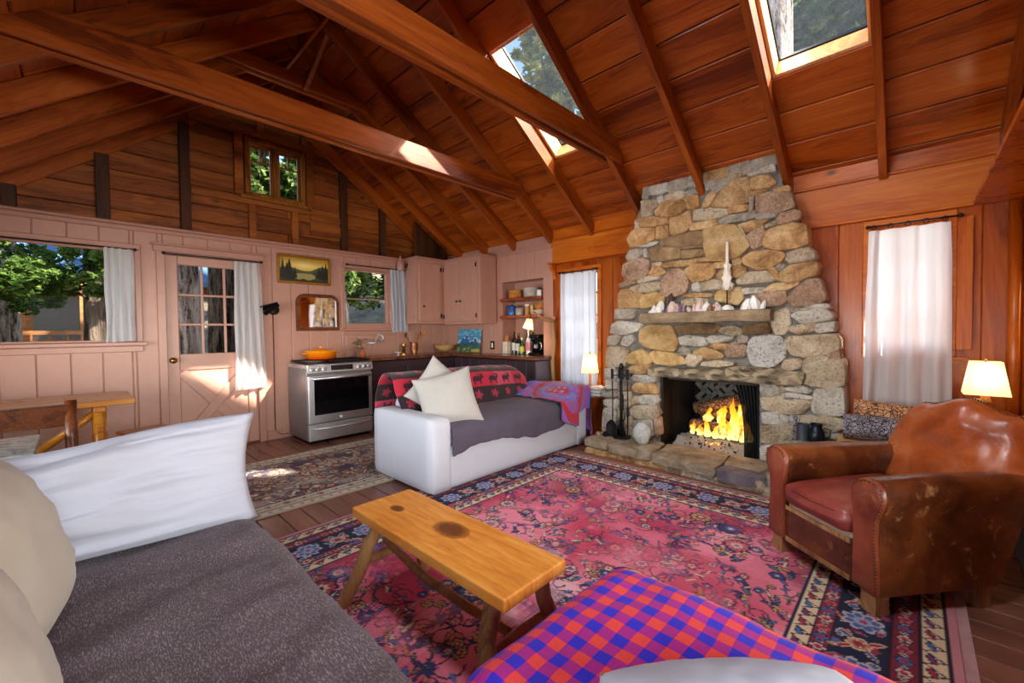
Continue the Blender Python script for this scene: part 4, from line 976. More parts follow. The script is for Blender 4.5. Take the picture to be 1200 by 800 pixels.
# borders on three sides
bands = [(0, .035, '#c8848c'), (.035, .115, CRM), (.115, .20, '#7e2236'), (.20, .37, NAVY), (.37, .43, '#8c2a3e'), (.43, .495, CRM), (.495, .51, NAVY)]
def dist_edge(): return np.minimum(np.minimum(c.X, RW-c.X), RH-c.Y)
D = dist_edge()
for a, b, col in bands: c.c[(D >= a) & (D < b)] = srgb(col)
for a, b, col in bands[1:-1]: c.c[np.abs(D-a) < .005] = srgb('#2a1a2c')
def along(off):
    L = RH-off; t = 0; out = []
    return [(off, 0, 0, L), (RW-off, 0, 0, L)], [(off, RH-off, RW-2*off)]
for k in range(420):
    t_ = rr.uniform(.0, 1); o_ = rr.uniform(.21, .365)
    x, y = rr.choice(((o_, t_*RH), (RW-o_, t_*RH), (t_*RW, RH-o_)))
    if min(x, RW-x, RH-y) < .205: continue
    if rr.random() < .5: c.leaf(x, y, rr.uniform(.02, .04), rr.uniform(.008, .014), rr.uniform(0, 6), (rr.choice(('#8a8698', '#c8b090')), rr.choice((RED, BLU, TAN, '#b86a5c'))))
    else: c.flower(x, y, rr.uniform(.014, .024), 5, (rr.choice((CRM, '#8a4a5c')), rr.choice((RED, BLU))))
for off, step, kind in ((.075, .085, 'v'), (.158, .075, 'r'), (.285, .17, 'b'), (.40, .07, 'r'), (.462, .075, 'v')):
    pts = [(off, t, PI/2) for t in np.arange(.05, RH-off, step)]+[(RW-off, t, PI/2) for t in np.arange(.05, RH-off, step)]+[(t, RH-off, 0) for t in np.arange(off+.03, RW-off, step)]
    for i, (x, y, a) in enumerate(pts):
        if kind == 'v':
            c.line([(x-.5*step*math.cos(a)-.028*math.sin(a), y-.5*step*math.sin(a)+.028*math.cos(a)), (x+.028*math.sin(a), y-.028*math.cos(a)), (x+.5*step*math.cos(a)-.028*math.sin(a), y+.5*step*math.sin(a)+.028*math.cos(a))], .007, '#3a2a3a')
            c.leaf(x-.008*math.sin(a), y+.008*math.cos(a), .03, .014, a+.4, (NAVY, (RED, '#7a3a68', BLU)[i % 3]))
        elif kind == 'r':
            c.flower(x, y, .030, 6, (NAVY, ('#d8b8a8', BLU, '#d06a6a')[i % 3], RED), i); c.leaf(x+.038*math.cos(a), y+.038*math.sin(a), .02, .009, a+.8, (CRM, '#4a5a80'))
        else:
            if i % 2 == 0: c.flower(x, y, .075, 8, ('#b8b4c0', '#4e66a0', '#8ea4c8', '#b83a4c'), i*.3, .3)
            else:
                c.flower(x, y, .045, 6, (CRM, '#c07a6c', '#8c3042'), i); [c.leaf(x+.06*math.cos(q), y+.06*math.sin(q), .035, .014, q, ('#d8c4a0', (RED, '#3a5a90')[q_ % 2])) for q_, q in enumerate((.6, 2.4, 3.9, 5.4))]
M_RUG = vcol('rug_pile', .95, .6, 260, .0, wear=.16)
big = thing('area_rug', 'large red and pink floral rug with navy border before the fireplace', 'rug', (-2.75, .16, 0))
c.obj('rug_pile', M_RUG, (0, 0, 0), .011, big)
mb = MB()
for y in np.arange(.02, RH, .012): mb.box((RW+.018, y, .004), (.036, .006, .004))
o = mb.build('fringe', plain('fringe_wool', '#c8a0a0', .95), big); o['kind'] = 'stuff'
# runner
RW2, RH2 = 1.42, 2.7
c = Canvas(RW2, RH2, .007, '#3a3850')
n2 = noisy(c, 1, 4, 5); f = np.clip(n2*1.2+.5, 0, 1)[..., None]; c.c = (1-f)*np.array(srgb('#54485a'))+f*np.array(srgb('#b8a698'))
for k in range(620):
    x, y = rr.uniform(.2, RW2-.2), rr.uniform(.2, RH2-.2); q = rr.random()
    if q < .4: c.flower(x, y, rr.uniform(.03, .055), rr.choice((5, 6, 8)), rr.choice([('#2a2a40', '#b8684c', '#d8b890', '#7a2a2a'), ('#2a2a40', '#dac8ac', '#b86a50'), ('#40304a', '#c49a7a', '#e0d0b8')]), rr.uniform(0, 3))
    else: c.leaf(x, y, rr.uniform(.03, .07), rr.uniform(.012, .022), rr.uniform(0, 6), ('#2a2a40', rr.choice(('#d8c8b0', '#c09068', '#a8604c', '#8a7a60', '#e0d4c0'))))
D = np.minimum(np.minimum(c.X, RW2-c.X), np.minimum(c.Y, RH2-c.Y))
for a, b, col in [(0, .02, '#b8a88c'), (.02, .08, '#d8ccb8'), (.08, .10, '#8a8a7c'), (.10, .20, '#d4c4ac'), (.20, .215, '#2e2e40')]: c.c[(D >= a) & (D < b)] = srgb(col)
for off, step in ((.05, .07), (.15, .12)):
    pts = [(off, t, PI/2) for t in np.arange(off, RH2-off, step)]+[(RW2-off, t, PI/2) for t in np.arange(off, RH2-off, step)]+[(t, RH2-off, 0) for t in np.arange(off, RW2-off, step)]+[(t, off, 0) for t in np.arange(off, RW2-off, step)]
    for i, (x, y, a) in enumerate(pts):
        if off < .1: c.flower(x, y, .016, 5, ('#5a6a70', '#b8806a'), i)
        else: c.flower(x, y, .034, 6, ('#7a8a80', ('#c88a70', '#dcd0b8')[i % 2], '#8a4a40'), i); c.leaf(x+.06*math.cos(a), y+.06*math.sin(a), .03, .012, a+.6, ('#5a7a74', '#b0b8a0'))
rn = thing('runner_rug', 'faded cream and navy floral rug on the kitchen floor before the stove', 'rug', (-4.56, .30, 0)); c.obj('rug_pile', M_RUG, (0, 0, 0), .009, rn)
# ================================================================== SOFT GOODS
def pillow(name, label, loc, w, h, t, mat, rot, group=None, seed=0, crump=.012, dent=0, pinch=.10, folds=0.0):
    th = thing(name, label, 'pillow', loc, 0, group); th.rotation_euler = rot
    n = 44; U, V_ = np.meshgrid(np.linspace(-1, 1, n), np.linspace(-1, 1, n))
    sc = 1-pinch*(np.cos(U*PI/2)*np.abs(V_)**3)*0-pinch*((1-U**2)*(V_**2)**2); sc2 = 1-pinch*((1-V_**2)*(U**2)**2)
    X = U*w/2*sc2; Z = V_*h/2*sc
    prof = np.clip((1-np.abs(U)**2.6), 0, 1)**.55*np.clip((1-np.abs(V_)**2.6), 0, 1)**.55
    W1_ = fbmgrid(U*2.4+seed, V_*2.4, seed); W2_ = fbmgrid(U*1.2+seed*2, V_*7, seed+4)
    f = prof*t/2+prof*(crump*W1_+folds*W2_)
    Z = Z-dent*np.exp(-(U/.45)**2)*np.clip(V_, 0, 1)
    rel = np.sqrt(prof); X = X+crump*.8*W2_*rel; Z = Z+crump*.8*W1_*rel
    A = np.stack([X, -f, Z], -1).reshape(-1, 3); B = np.stack([X, prof*t/2+prof*crump*W2_, Z], -1).reshape(-1, 3)
    Q = gridq(n, n); VV = np.vstack([A, B]); QQ = np.vstack([Q, Q[:, ::-1]+n*n])
    o = np_mesh('pillow_cover', VV, QQ, mat, th)
    bm = bmesh.new(); bm.from_mesh(o.data); bmesh.ops.remove_doubles(bm, verts=bm.verts, dist=.0008); bmesh.ops.recalc_face_normals(bm, faces=bm.faces[:]); bm.to_mesh(o.data); bm.free()
    return th
def rbox(name, loc, d, mat, parent, bev=.04, seg=4, puff=0.0, seed=0, rot=None, sub=0):
    bm = bmesh.new(); bmesh.ops.create_cube(bm, size=1); bmesh.ops.scale(bm, vec=d, verts=bm.verts)
    bmesh.ops.subdivide_edges(bm, edges=bm.edges[:], cuts=8, use_grid_fill=True)
    hx, hy, hz = (v/2 for v in d)
    for v in bm.verts:
        p = v.co; q = Vector((max(-hx+bev, min(hx-bev, p.x)), max(-hy+bev, min(hy-bev, p.y)), max(-hz+bev, min(hz-bev, p.z)))); dv = p-q
        if dv.length > 1e-6 and sum(abs(c_) > 1e-6 for c_ in dv) > 1: v.co = q+dv.normalized()*bev
        if puff:
            a, b, c_ = 1-(p.x/hx)**2, 1-(p.y/hy)**2, 1-(p.z/hz)**2
            v.co += Vector((math.copysign(1, p.x)*puff*b*c_ if abs(p.x) > hx-1e-4 else 0, math.copysign(1, p.y)*puff*a*c_ if abs(p.y) > hy-1e-4 else 0, math.copysign(1, p.z)*puff*a*b if abs(p.z) > hz-1e-4 else 0))
            v.co += Vector((0, 0, 1))*puff*.15*fbm(p.x*4+seed, p.y*4, p.z*3)
    me = bpy.data.meshes.new(name); bm.to_mesh(me); bm.free(); me.materials.append(mat); me.polygons.foreach_set('use_smooth', [True]*len(me.polygons))
    o = bpy.data.objects.new(name, me); link(o, parent); o.location = loc
    if rot: o.rotation_euler = rot
    return o
M_SLIP = cloth('white_slipcover', '#d2d6e0', .9, 300, .25, .04, .1, wrinkle=.5)
M_LINEN = cloth('white_linen', '#b4b8c8', .9, 320, .35, .04, .15, wrinkle=.9)
M_LINEN2 = cloth('cream_linen', '#bab0a2', .9, 320, .35, .05, .15, wrinkle=.8)
M_PILW = cloth('oatmeal_linen', '#b8b4ae', .9, 320, .35, .04, .15, wrinkle=.8)
M_PURP = cloth('grey_purple_throw', '#5a5262', .95, 260, .3, .12, .1, wrinkle=.3)
M_COVER = cloth('grey_woven_cover', '#54454d', .95, 300, .4, .14, .1, fleck=('#9a8e92', 170), stretch=(.5, 2.0, 1))
# ---- white sofa by the kitchen (faces +X)
sf = thing('sofa', 'white slipcovered two seat sofa with its back to the kitchen', 'sofa', (-3.0, 2.83, 0))
rbox('base', (0, 0, .19), (.86, 2.02, .34), M_SLIP, sf, .03, puff=.006)
rbox('arm', (0, -.925, .30), (.885, .19, .57), M_SLIP, sf, .035, puff=.008, seed=1); rbox('arm', (0, .925, .29), (.885, .19, .55), M_SLIP, sf, .035, puff=.008, seed=2)
rbox('backrest', (-.335, 0, .38), (.20, 1.64, .56), M_SLIP, sf, .06, puff=.01, seed=3)
rbox('seat_cushion', (.085, 0, .41), (.68, 1.63, .14), M_SLIP, sf, .05, puff=.012, seed=4)
for x in (-.36, .36):
    for y in (-.93, .93): block('leg', (.06, .06, .03), (x, y, .012), M_DARKW, sf, bev=.004)
# purple-grey throw over the seat
n = 60; P = np.zeros((50, n, 3))
for i in range(n):
    y = -.835+1.66*i/(n-1); drop = .13+.04*math.sin(y*4.2+.6)+.02*fbm(y*5, 1)+.02*(y < -.55)*(-.55-y)/.28
    for j in range(50):
        s = j/49*(.70+drop); top = .495+.012*fbm(y*3, s*3)+.035*(1-(2*i/(n-1)-1)**4)*max(0, math.sin(min(1, s/.62)*PI))**.6
        if s < .58: x, z = -.20+s, top
        elif s < .70: a = (s-.58)/.12*PI/2; x, z = -.20+.58+.07*math.sin(a), top-.07*(1-math.cos(a))
        else: x, z = .452+.008*fbm(y*7, s*4)+.004*math.sin(y*26), top-.07-(s-.70)
        P[j, i] = (x, y, z)
t = thing('throw_blanket', 'grey purple throw spread over the white sofa seat', 'blanket', (-3.0, 2.83, 0)); sheet('blanket_cloth', P, M_PURP, t, thick=.012)
mb = MB(); mb.tube([(.16+.012*math.sin(i*.5), -.80+1.6*i/20, .497+.034*(1-(2*(i*1.6/20+.035)/1.66-1)**4)) for i in range(21)], .005, 6); mb.build('seam', plain('dark_seam', '#2c2834', .9), t, True)
# red and black blanket over the back
def redblk(s, tt):
    """s along the sofa 0..1.55 m, tt down the cloth 0..1"""
    ny, nx = s.shape; C = np.empty((ny, nx, 3)); C[:] = srgb('#2c1822')
    row = np.floor(tt/.155).astype(int); f = tt/.155-row
    red = row % 2 == 1; C[red] = srgb('#c41c3c'); mix_ = red & (np.sin(s*7+row) > .55); C[mix_] = srgb('#d84a66')
    for k in range(int(1.6/.2)+1):
        for r in range(8):
            cx, cy = .1+.2*k+.03*(r % 2), (r+.5)*.155; dx, dy = s-cx, tt-cy; col = '#38141f' if r % 2 else '#b43048'
            if r % 2: m = ((dx/.058)**2+(dy/.028)**2 < 1) | ((np.abs(np.abs(dx)-.038) < .009) & (dy > 0) & (dy < .055)) | (((dx-.058)/.02)**2+((dy+.02)/.018)**2 < 1) | ((np.abs(dx-.04) < .03) & (np.abs(dy+.042) < .006))
            else:
                th = np.arctan2(dy, dx); m = np.hypot(dx, dy) < .048*(.45+.55*np.abs(np.cos(2.5*th)))
            C[m] = srgb(col)
    C[f < .06] = srgb('#1e1018'); return C
n = 190; m = 110; s_ = np.linspace(0, 1.68, n); P = np.zeros((m, n, 3)); L = 1.05
path = [(-.57, .30), (-.565, .50), (-.50, .74), (-.42, .845), (-.33, .868), (-.24, .83), (-.19, .72), (-.13, .60), (-.07, .515)]
pl = [Vector((a, 0, b)) for a, b in path]; dl = [0]
for a, b in zip(pl, pl[1:]): dl.append(dl[-1]+(b-a).length)
def along_path(d):
    for k in range(len(pl)-1):
        if d <= dl[k+1] or k == len(pl)-2:
            u = (d-dl[k])/(dl[k+1]-dl[k]); p0 = pl[max(0, k-1)]; p1, p2 = pl[k], pl[k+1]; p3 = pl[min(len(pl)-1, k+2)]
            return .5*((2*p1)+(-p0+p2)*u+(2*p0-5*p1+4*p2-p3)*u*u+(-p0+3*p1-3*p2+p3)*u**3)
TT = np.zeros((m, n)); SS = np.zeros((m, n))
for j in range(m):
    d = dl[-1]*j/(m-1); p = along_path(d)
    for i in range(n):
        y = -.935+s_[i]; sag = -.03*((s_[i]/1.68))**2+.012*fbm(y*2.2, d*2)-.10*max(0, (s_[i]-1.50)/.18)**2*(p.z-.45)*2
        P[j, i] = (p.x+.016*fbm(y*3, d*3, 5), y+.02*fbm(d*2, y*2, 2), p.z+sag); TT[j, i] = d; SS[j, i] = s_[i]
t = thing('animal_blanket', 'red and black blanket with dark animal figures over the white sofa back', 'blanket', (-3.0, 2.83, 0))
sheet('blanket_cloth', P, vcol('wool_blanket', .95, .5, 240, .3, wear=.12), t, redblk(SS, TT), thick=.014)
rbox('back_bolster', (-.345, -.05, .735), (.2, 1.3, .17), M_SLIP, sf, .08, puff=.01)
# purple and blue blanket over the far arm
n, m = 120, 150; P = np.zeros((m, n, 3)); C = np.zeros((m, n, 3))
for j in range(m):
    for i in range(n):
        u, v = i/(n-1), j/(m-1)      # u front-back, v across the arm (from seat to outside)
        d = v*1.10; x = .62-.80*u-.06*v
        if d < .36: y, z = .47+d*.80, .535+d*.26
        elif d < .62: a = (d-.36)/.26; y, z = .758+a*.25, .63+.025*math.sin(a*PI)
        else: y, z = 1.022+.015*math.sin(u*9), .625-(d-.62)*.95
        if d < .36 and u < .3: z -= .12*(.3-u)/.3*(d/.36)**.3; 
        if x > .45: z -= min(.24, (x-.45)*2.0)*(min(1, .55+d*1.6) if d < .62 else .45); x = .475+(x-.45)*.12
        P[j, i] = (x+.02*math.sin(d*6+u*2), y+.02*fbm(u*3, d*4), z+.02*fbm(u*4, d*3, 3)+.03*max(0, 1-abs(u-.15)/.1)*0)
        q = (u-.40)*.80; e = (v-.24)*1.10; rad = math.hypot(q*1.05, e); k = '#9a3cac'
        if rad < .12: k = '#c41c3c' if (int((q+.5)/.035) % 2 and abs(e) < .1) or int((e+.5)/.05) % 2 == 0 else '#a090c0'
        elif rad < .15: k = '#9a5aa8'
        elif rad < .19: k = '#7a7ac8'
        elif rad < .25: k = '#a058a4'
        elif rad < .31: k = '#c41c3a'
        elif rad < .335: k = '#6a78c8'
        elif rad < .43: k = '#a848b4'
        elif rad < .56: k = '#4a5cdc'
        elif rad < .64: k = '#8a78c8'
        elif rad < .70: k = '#b04a90'
        else: k = '#8a4a9c'
        if u < .012 or v < .012 or u > .988 or v > .988: k = '#1c1830'
        C[j, i] = srgb(k)
t = thing('patterned_throw', 'purple and blue throw with red curved bands over the far sofa arm', 'blanket', (-3.0, 2.83, 0)); sheet('blanket_cloth', P, vcol('fleece_throw', .95, .3, 200, .3, wear=.08), t, C, thick=.012)
pillow('throw_pillow', 'cream pillow with a sunlit edge in the near corner of the white sofa', (-2.79, 2.145, .665), .50, .50, .18, M_PILW, (-.34, math.radians(-12), math.radians(62)), seed=3, crump=.008)
pillow('throw_pillow', 'cream pillow standing behind the other in the white sofa corner', (-2.99, 2.20, .735), .44, .44, .13, M_PILW, (-.25, math.radians(38), math.radians(58)), seed=8, crump=.006)
# ---- foreground sofa on the left (along the low wall, faces +Y)
ls = thing('daybed', 'long low daybed in the left foreground under a grey woven cover', 'daybed', (-1.3, -.25, 0))
rbox('base', (-.05, -.08, .17), (2.0, 1.30, .30), M_SLIP, ls, .05); rbox('mattress', (-.05, -.06, .37), (1.98, 1.26, .13), M_SLIP, ls, .05)
for x in (-.98, .85):
    for y in (-.65, .5): block('leg', (.06, .06, .03), (x, y, .012), M_DARKW, ls)
n, m = 110, 70; P = np.zeros((m, n, 3))
for i in range(n):
    x = -1.02+2.06*i/(n-1)
    for j in range(m):
        s = 1.70*j/(m-1); y0 = -.70; wv = .02*fbm(x*3, s*2)+.008*fbm(x*9, s*6)
        if s < 1.40: y, z = y0+s, .465+wv+.0*s
        elif s < 1.56: a = (s-1.40)/.16*PI/2; y, z = y0+1.40+.10*math.sin(a), .465+wv-.10*(1-math.cos(a))
        else: y, z = y0+1.50+.02*math.sin(x*8)+.04*(s-1.56), .365-(s-1.56)*2.2
        e = min(1, (x+1.02)/.08); P[j, i] = (x, y+.018*fbm(x*4, s*3, 7)*(s > 1.2), z-.05*(1-e)**2)
t = thing('bed_cover', 'dark grey flecked woven cover spread over the foreground daybed', 'blanket', (-1.3, -.25, 0)); sheet('blanket_cloth', P, M_COVER, t, thick=.012)
pillow('long_pillow', 'long rumpled white linen pillow leaning at the far end of the daybed', (-2.10, -.16, .685), 1.42, .46, .20, M_LINEN, (-.16, .03, math.radians(90)), seed=5, crump=.03, dent=.055, pinch=.06, folds=.028)
pillow('beige_pillow', 'cream pillow against the long white pillow at the left edge', (-1.68, -.175, .67), .56, .52, .27, M_LINEN2, (-.30, .05, math.radians(170)), seed=11, crump=.006, folds=.004)
pillow('beige_pillow', 'nearest cream pillow at the bottom left corner', (-1.06, -.175, .69), .58, .54, .25, M_LINEN2, (-.32, -.05, math.radians(182)), seed=14, crump=.006, folds=.004)
# ---- plaid covered ottoman at the bottom
ot = thing('ottoman', 'low padded bench seat at the bottom edge under the plaid cloth', 'bench', (-.205, .93, 0)); rbox('cushion', (0, 0, .30), (1.02, .66, .22), M_SLIP, ot, .08); rbox('base', (0, 0, .11), (.96, .58, .17), M_DARKW, ot, .02)
def ginghammat():
    t = NT('plaid_cotton'); uv = t.node('ShaderNodeUVMap'); sp = t.node('ShaderNodeSeparateXYZ'); t.l(uv.outputs[0], sp.inputs[0])
    P_ = .074; a = t.math('GREATER_THAN', t.math('FRACT', t.math('DIVIDE', sp.outputs[0], P_)), .5); b = t.math('GREATER_THAN', t.math('FRACT', t.math('DIVIDE', sp.outputs[1], P_)), .5)
    c1 = t.mix(b, srgb('#f0443c'), srgb('#b0148c')); c2 = t.mix(b, srgb('#b0148c'), srgb('#2a1ccc')); n = t.noise(t.coords(), 420, 2)
    cc = t.mix(a, c1, c2); cc = t.mix(1.0, cc, t.ramp(n, [(.3, (.78,)*3), (.7, (1.1,)*3)]), 'MULTIPLY'); t.set(Base_Color=cc, Roughness=.9, Sheen_Weight=.1); t.bump(n, .2, .003); return t.m
n, m = 130, 110; P = np.zeros((m, n, 3)); UV = np.zeros((m, n, 2))
hx, hy = .575, .385; LX, LY = 1.68, 1.36
def fold(d, h):   # distance along cloth from centre -> (offset, drop)
    s_ = math.copysign(1, d); d = abs(d); r = .12
    if d < h-r: return s_*d, 0
    if d < h-r+r*PI/2: a = (d-h+r)/r; return s_*(h-r+r*math.sin(a)), r*(1-math.cos(a))
    return s_*(h+.06*(d-h)), r+(d-(h-r+r*PI/2))
for j in range(m):
    for i in range(n):
        a, b = -LX/2+LX*i/(n-1), -LY/2+LY*j/(m-1); x, zx = fold(a, hx); y, zy = fold(b, hy)
        z = .455+.012*fbm(a*3, b*3)+.02*(1-min(1, (a/hx)**2))*(1-min(1, (b/hy)**2))-(zx**1.6+zy**1.6)**(1/1.6)
        k = 1-.13*min(1, zx*5)*min(1, zy*5); P[j, i] = (x*k+.008*fbm(b*6, a*2), y*k+.008*fbm(a*6, b*2), max(.03, z)); UV[j, i] = (a, b)
t = thing('plaid_blanket', 'blue, red and purple checked cloth draped over the bottom bench seat', 'blanket', (-.205, .93, 0), math.radians(-2)); sheet('blanket_cloth', P, ginghammat(), t, uv=UV, thick=.008)
pillow('white_pillow', 'white pillow lying on the checked cloth at the bottom edge', (-.16, .79, .495), .50, .38, .17, M_LINEN, (math.radians(-84), 0, math.radians(44)), seed=21, crump=.008, pinch=-.12)
# ================================================================== BENCH COFFEE TABLE
bn = thing('bench', 'low plank bench of orange pine with round log legs on the rug', 'bench', (-1.385, 1.035, .011))
def benchtop():
    t = NT('knotty_bench_top'); v = t.coords(); sp = t.node('ShaderNodeSeparateXYZ'); t.l(v, sp.inputs[0]); d = None; ds = []
    for (kx, ky, r) in ((.02, .02, .062), (-.33, -.02, .03)):
        dx = t.math('MULTIPLY', t.math('SUBTRACT', sp.outputs[0], kx), .62); dy = t.math('SUBTRACT', sp.outputs[1], ky); q = t.math('SQRT', t.math('ADD', t.math('MULTIPLY', dx, dx), t.math('MULTIPLY', dy, dy))); ds.append(t.math('DIVIDE', q, r))
    d = t.math('MINIMUM', ds[0], ds[1]); nz = t.noise(t.coords((.4, 3, 1)), 7, 4, .6); nf = t.noise(t.coords((.25, 1, 1)), 80, 3)
    warp = t.math('ADD', sp.outputs[1], t.math('MULTIPLY', t.math('DIVIDE', .03, t.math('ADD', d, .6)), t.math('SIGN', sp.outputs[1])))
    lines = t.math('SINE', t.math('ADD', t.math('MULTIPLY', warp, 150), t.math('MULTIPLY', nz, 22)))
    f = t.math('ADD', t.math('MULTIPLY', lines, .045), t.math('ADD', t.math('MULTIPLY', nz, .55), t.math('MULTIPLY', nf, .22)))
    c = t.ramp(f, [(.2, srgb('#c47228')), (.42, srgb('#e4963c')), (.62, srgb('#f2b462'))])
    nk = t.noise(v, 45, 4, .7, 1); k = t.math('ADD', d, t.math('MULTIPLY', t.math('SUBTRACT', nk, .5), .35)); c = t.mix(t.ramp(k, [(.55, (1, 1, 1)), (1.0, (0, 0, 0))]), c, t.ramp(nk, [(.35, srgb('#2c140c')), (.6, srgb('#6e3a18'))]))
    c = t.mix(t.math('MULTIPLY', t.ramp(k, [(.9, (1, 1, 1)), (1.5, (0, 0, 0))]), .45), c, srgb('#8a4a14')); t.set(Base_Color=c, Roughness=.33, Coat_Weight=.2, Coat_Roughness=.25); t.bump(f, .1, .003); return t.m
MB().box((0, 0, .395), (1.0, .312, .045), None, .006, 2).build('seat_plank', benchtop(), bn)
for (xt, yt, xb, yb) in ((-.36, -.09, -.46, -.22), (-.36, .10, -.44, .20), (.40, -.11, .44, -.20), (.40, .11, .45, .20)):
    mb = MB(); pts = [Vector((xt, yt, .375)).lerp(Vector((xb, yb, .0)), i/6)+Vector((.004*math.sin(i*2.1), .004*math.cos(i*1.7), 0)) for i in range(7)]; mb.tube(pts, [.03+.002*math.sin(i*3) for i in range(7)], 12); mb.build('leg', M_LOGLEG, bn, True, auto=.9)
mb = MB(); mb.tube([(-.405, -.15, .19), (-.403, -.05, .195), (-.402, .05, .195), (-.40, .15, .19)], [.018, .021, .02, .018], 10); mb.build('stretcher', M_LOGLEG, bn, True, auto=.9)
mb = MB(); mb.tube([(.42, -.15, .19), (.42, 0, .195), (.42, .15, .19)], [.018, .021, .018], 10); mb.build('stretcher', M_LOGLEG, bn, True, auto=.9)
mb = MB(); mb.tube([(-.44, -.02, .235), (-.1, -.04, .205), (.2, -.03, .19), (.43, 0, .175)], [.016, .019, .018, .016], 10); mb.build('long_stretcher', M_LOGLEG, bn, True, auto=.9)
# ================================================================== ARMCHAIR
def leather(name, d, m, l, wear, rough=.34):
    t = NT(name); v = t.coords(); n = t.noise(v, 3.2, 5, .62, .4); n2 = t.noise(v, 16, 5, .7, .6); cr = t.node('ShaderNodeTexVoronoi', feature='DISTANCE_TO_EDGE'); cr.inputs['Scale'].default_value = 55; t.l(v, cr.inputs['Vector'])
    c = t.ramp(n, [(.34, srgb(d)), (.5, srgb(m)), (.68, srgb(l))]); c = t.mix(t.math('MULTIPLY', t.ramp(n2, [(.58, (0, 0, 0)), (.74, (1, 1, 1))]), wear), c, srgb('#b07c4c'))
    t.set(Base_Color=c, Roughness=t.ramp(n2, [(.3, (rough*.75,)*3), (.7, (min(1, rough*1.5),)*3)]), Coat_Weight=.25, Coat_Roughness=.2); t.bump(t.math('ADD', t.math('MULTIPLY', cr.outputs[0], .5), n2), .25, .004); return t.m
M_LB = leather('worn_brown_leather', '#341608', '#5c2c12', '#86481e', .8); M_LO = leather('orange_brown_leather', '#74300f', '#9c481c', '#b8683a', .5, .28); M_LR = leather('red_leather', '#62201a', '#84342a', '#9a4a3c', .3, .4)
M_LF = leather('red_brown_leather', '#58200f', '#843a20', '#9c5434', .5)
M_NAIL = plain('tarnished_nails', '#5c4428', .4, .8)
ac = thing('armchair', 'worn brown leather club chair with a dark red seat cushion', 'armchair', (-.145, 2.74, .0), math.radians(-39.4))
W, Dp = .60, .56
def loft(name, secs, mat, parent, closed_caps=True, auto=None):
    n = len(secs[0]); mb = MB()
    for s in secs: mb.v += [tuple(p) for p in s]
    for i in range(len(secs)-1):
        for k in range(n): mb.f.append([i*n+k, i*n+(k+1) % n, (i+1)*n+(k+1) % n, (i+1)*n+k])
    mb.f.append(list(range(n))[::-1]); mb.f.append([(len(secs)-1)*n+k for k in range(n)])
    return mb.build(name, mat, parent, True, auto=auto)
def arm_sec(s, t_, k=1.0, dz=0, yo=0):
    # outline of the scroll arm, x outwards; the rear end rakes backwards with height
    pts = [(.0, .10), (.115, .10), (.112, .22), (.104, .34), (.108, .42), (.130, .48), (.142, .53), (.132, .572), (.10, .592), (.06, .594), (.022, .582), (-.006, .55), (-.008, .50), (.004, .44), (.004, .30)]
    cx, cz = .06, .36; R = []
    for px, pz in pts:
        z = cz+(pz-cz)*k; y = -.29+t_*(.585+.27*(z-.1)/.48)+yo; R.append((s*(.195+cx+(px-cx)*k), y, z+dz*(pz > .4)))
    return R
for s in (-1, 1):
    secs = [arm_sec(s, 0, 1.0), arm_sec(s, .07, 1.0), arm_sec(s, .35, 1.0, .003), arm_sec(s, .65, .995, -.004), arm_sec(s, .9, .985, -.012), arm_sec(s, 1.0, .96, -.02)]
    a = loft('arm', secs, M_LB, ac, auto=.9); a['label'] = 'worn brown rolled arm'
    q = loft('arm_front', [arm_sec(s, 0, .99), arm_sec(s, 0, .97, 0, -.015), arm_sec(s, 0, .88, 0, -.022)], M_LF, ac, auto=.9); q['label'] = 'red-brown front facing of the arm'
    mb = MB(); path_ = [Vector(p) for p in arm_sec(s, 0, .95, 0, -.016)][1:12]
    for a_, b_ in zip(path_, path_[1:]):
        m = max(1, int((b_-a_).length/.013))
        for i in range(m): mb.sphere(tuple(a_.lerp(b_, i/m)+Vector((0, -.003, 0))), .0048, 6, 3)
    o = mb.build('nailheads', M_NAIL, ac, True); o['kind'] = 'stuff'
rbox('seat_frame', (0, .02, .19), (.40, .60, .18), M_LB, ac, .015); rbox('front_panel', (0, -.292, .195), (.385, .03, .19), M_LB, ac, .012, puff=.006)
mb = MB(); mb.box((0, -.308, .283), (.375, .006, .022), None, .002); mb.build('torn_welt', M_LOGLEG, ac); mb = MB(); mb.box((0, -.308, .115), (.375, .006, .026), None, .002); mb.build('torn_welt', M_LOGLEG, ac)
rbox('torn_padding', (0, -.20, .300), (.365, .20, .04), cloth('torn_padding', '#c8b090', .95, 120, .8, .3), ac, .015)
sc_ = rbox('seat_cushion', (0, -.02, .375), (.395, .62, .125), M_LR, ac, .045, puff=.022, seed=2, rot=(math.radians(2), 0, 0)); sc_['label'] = 'dark red leather seat cushion'
mb = MB(); mb.tube([(-.185, -.30, .405), (-.12, -.325, .41), (0, -.333, .412), (.12, -.325, .41), (.185, -.30, .405)], .006, 6); mb.build('cushion_piping', M_LR, sc_, True, loc=(0, .02, -.375))
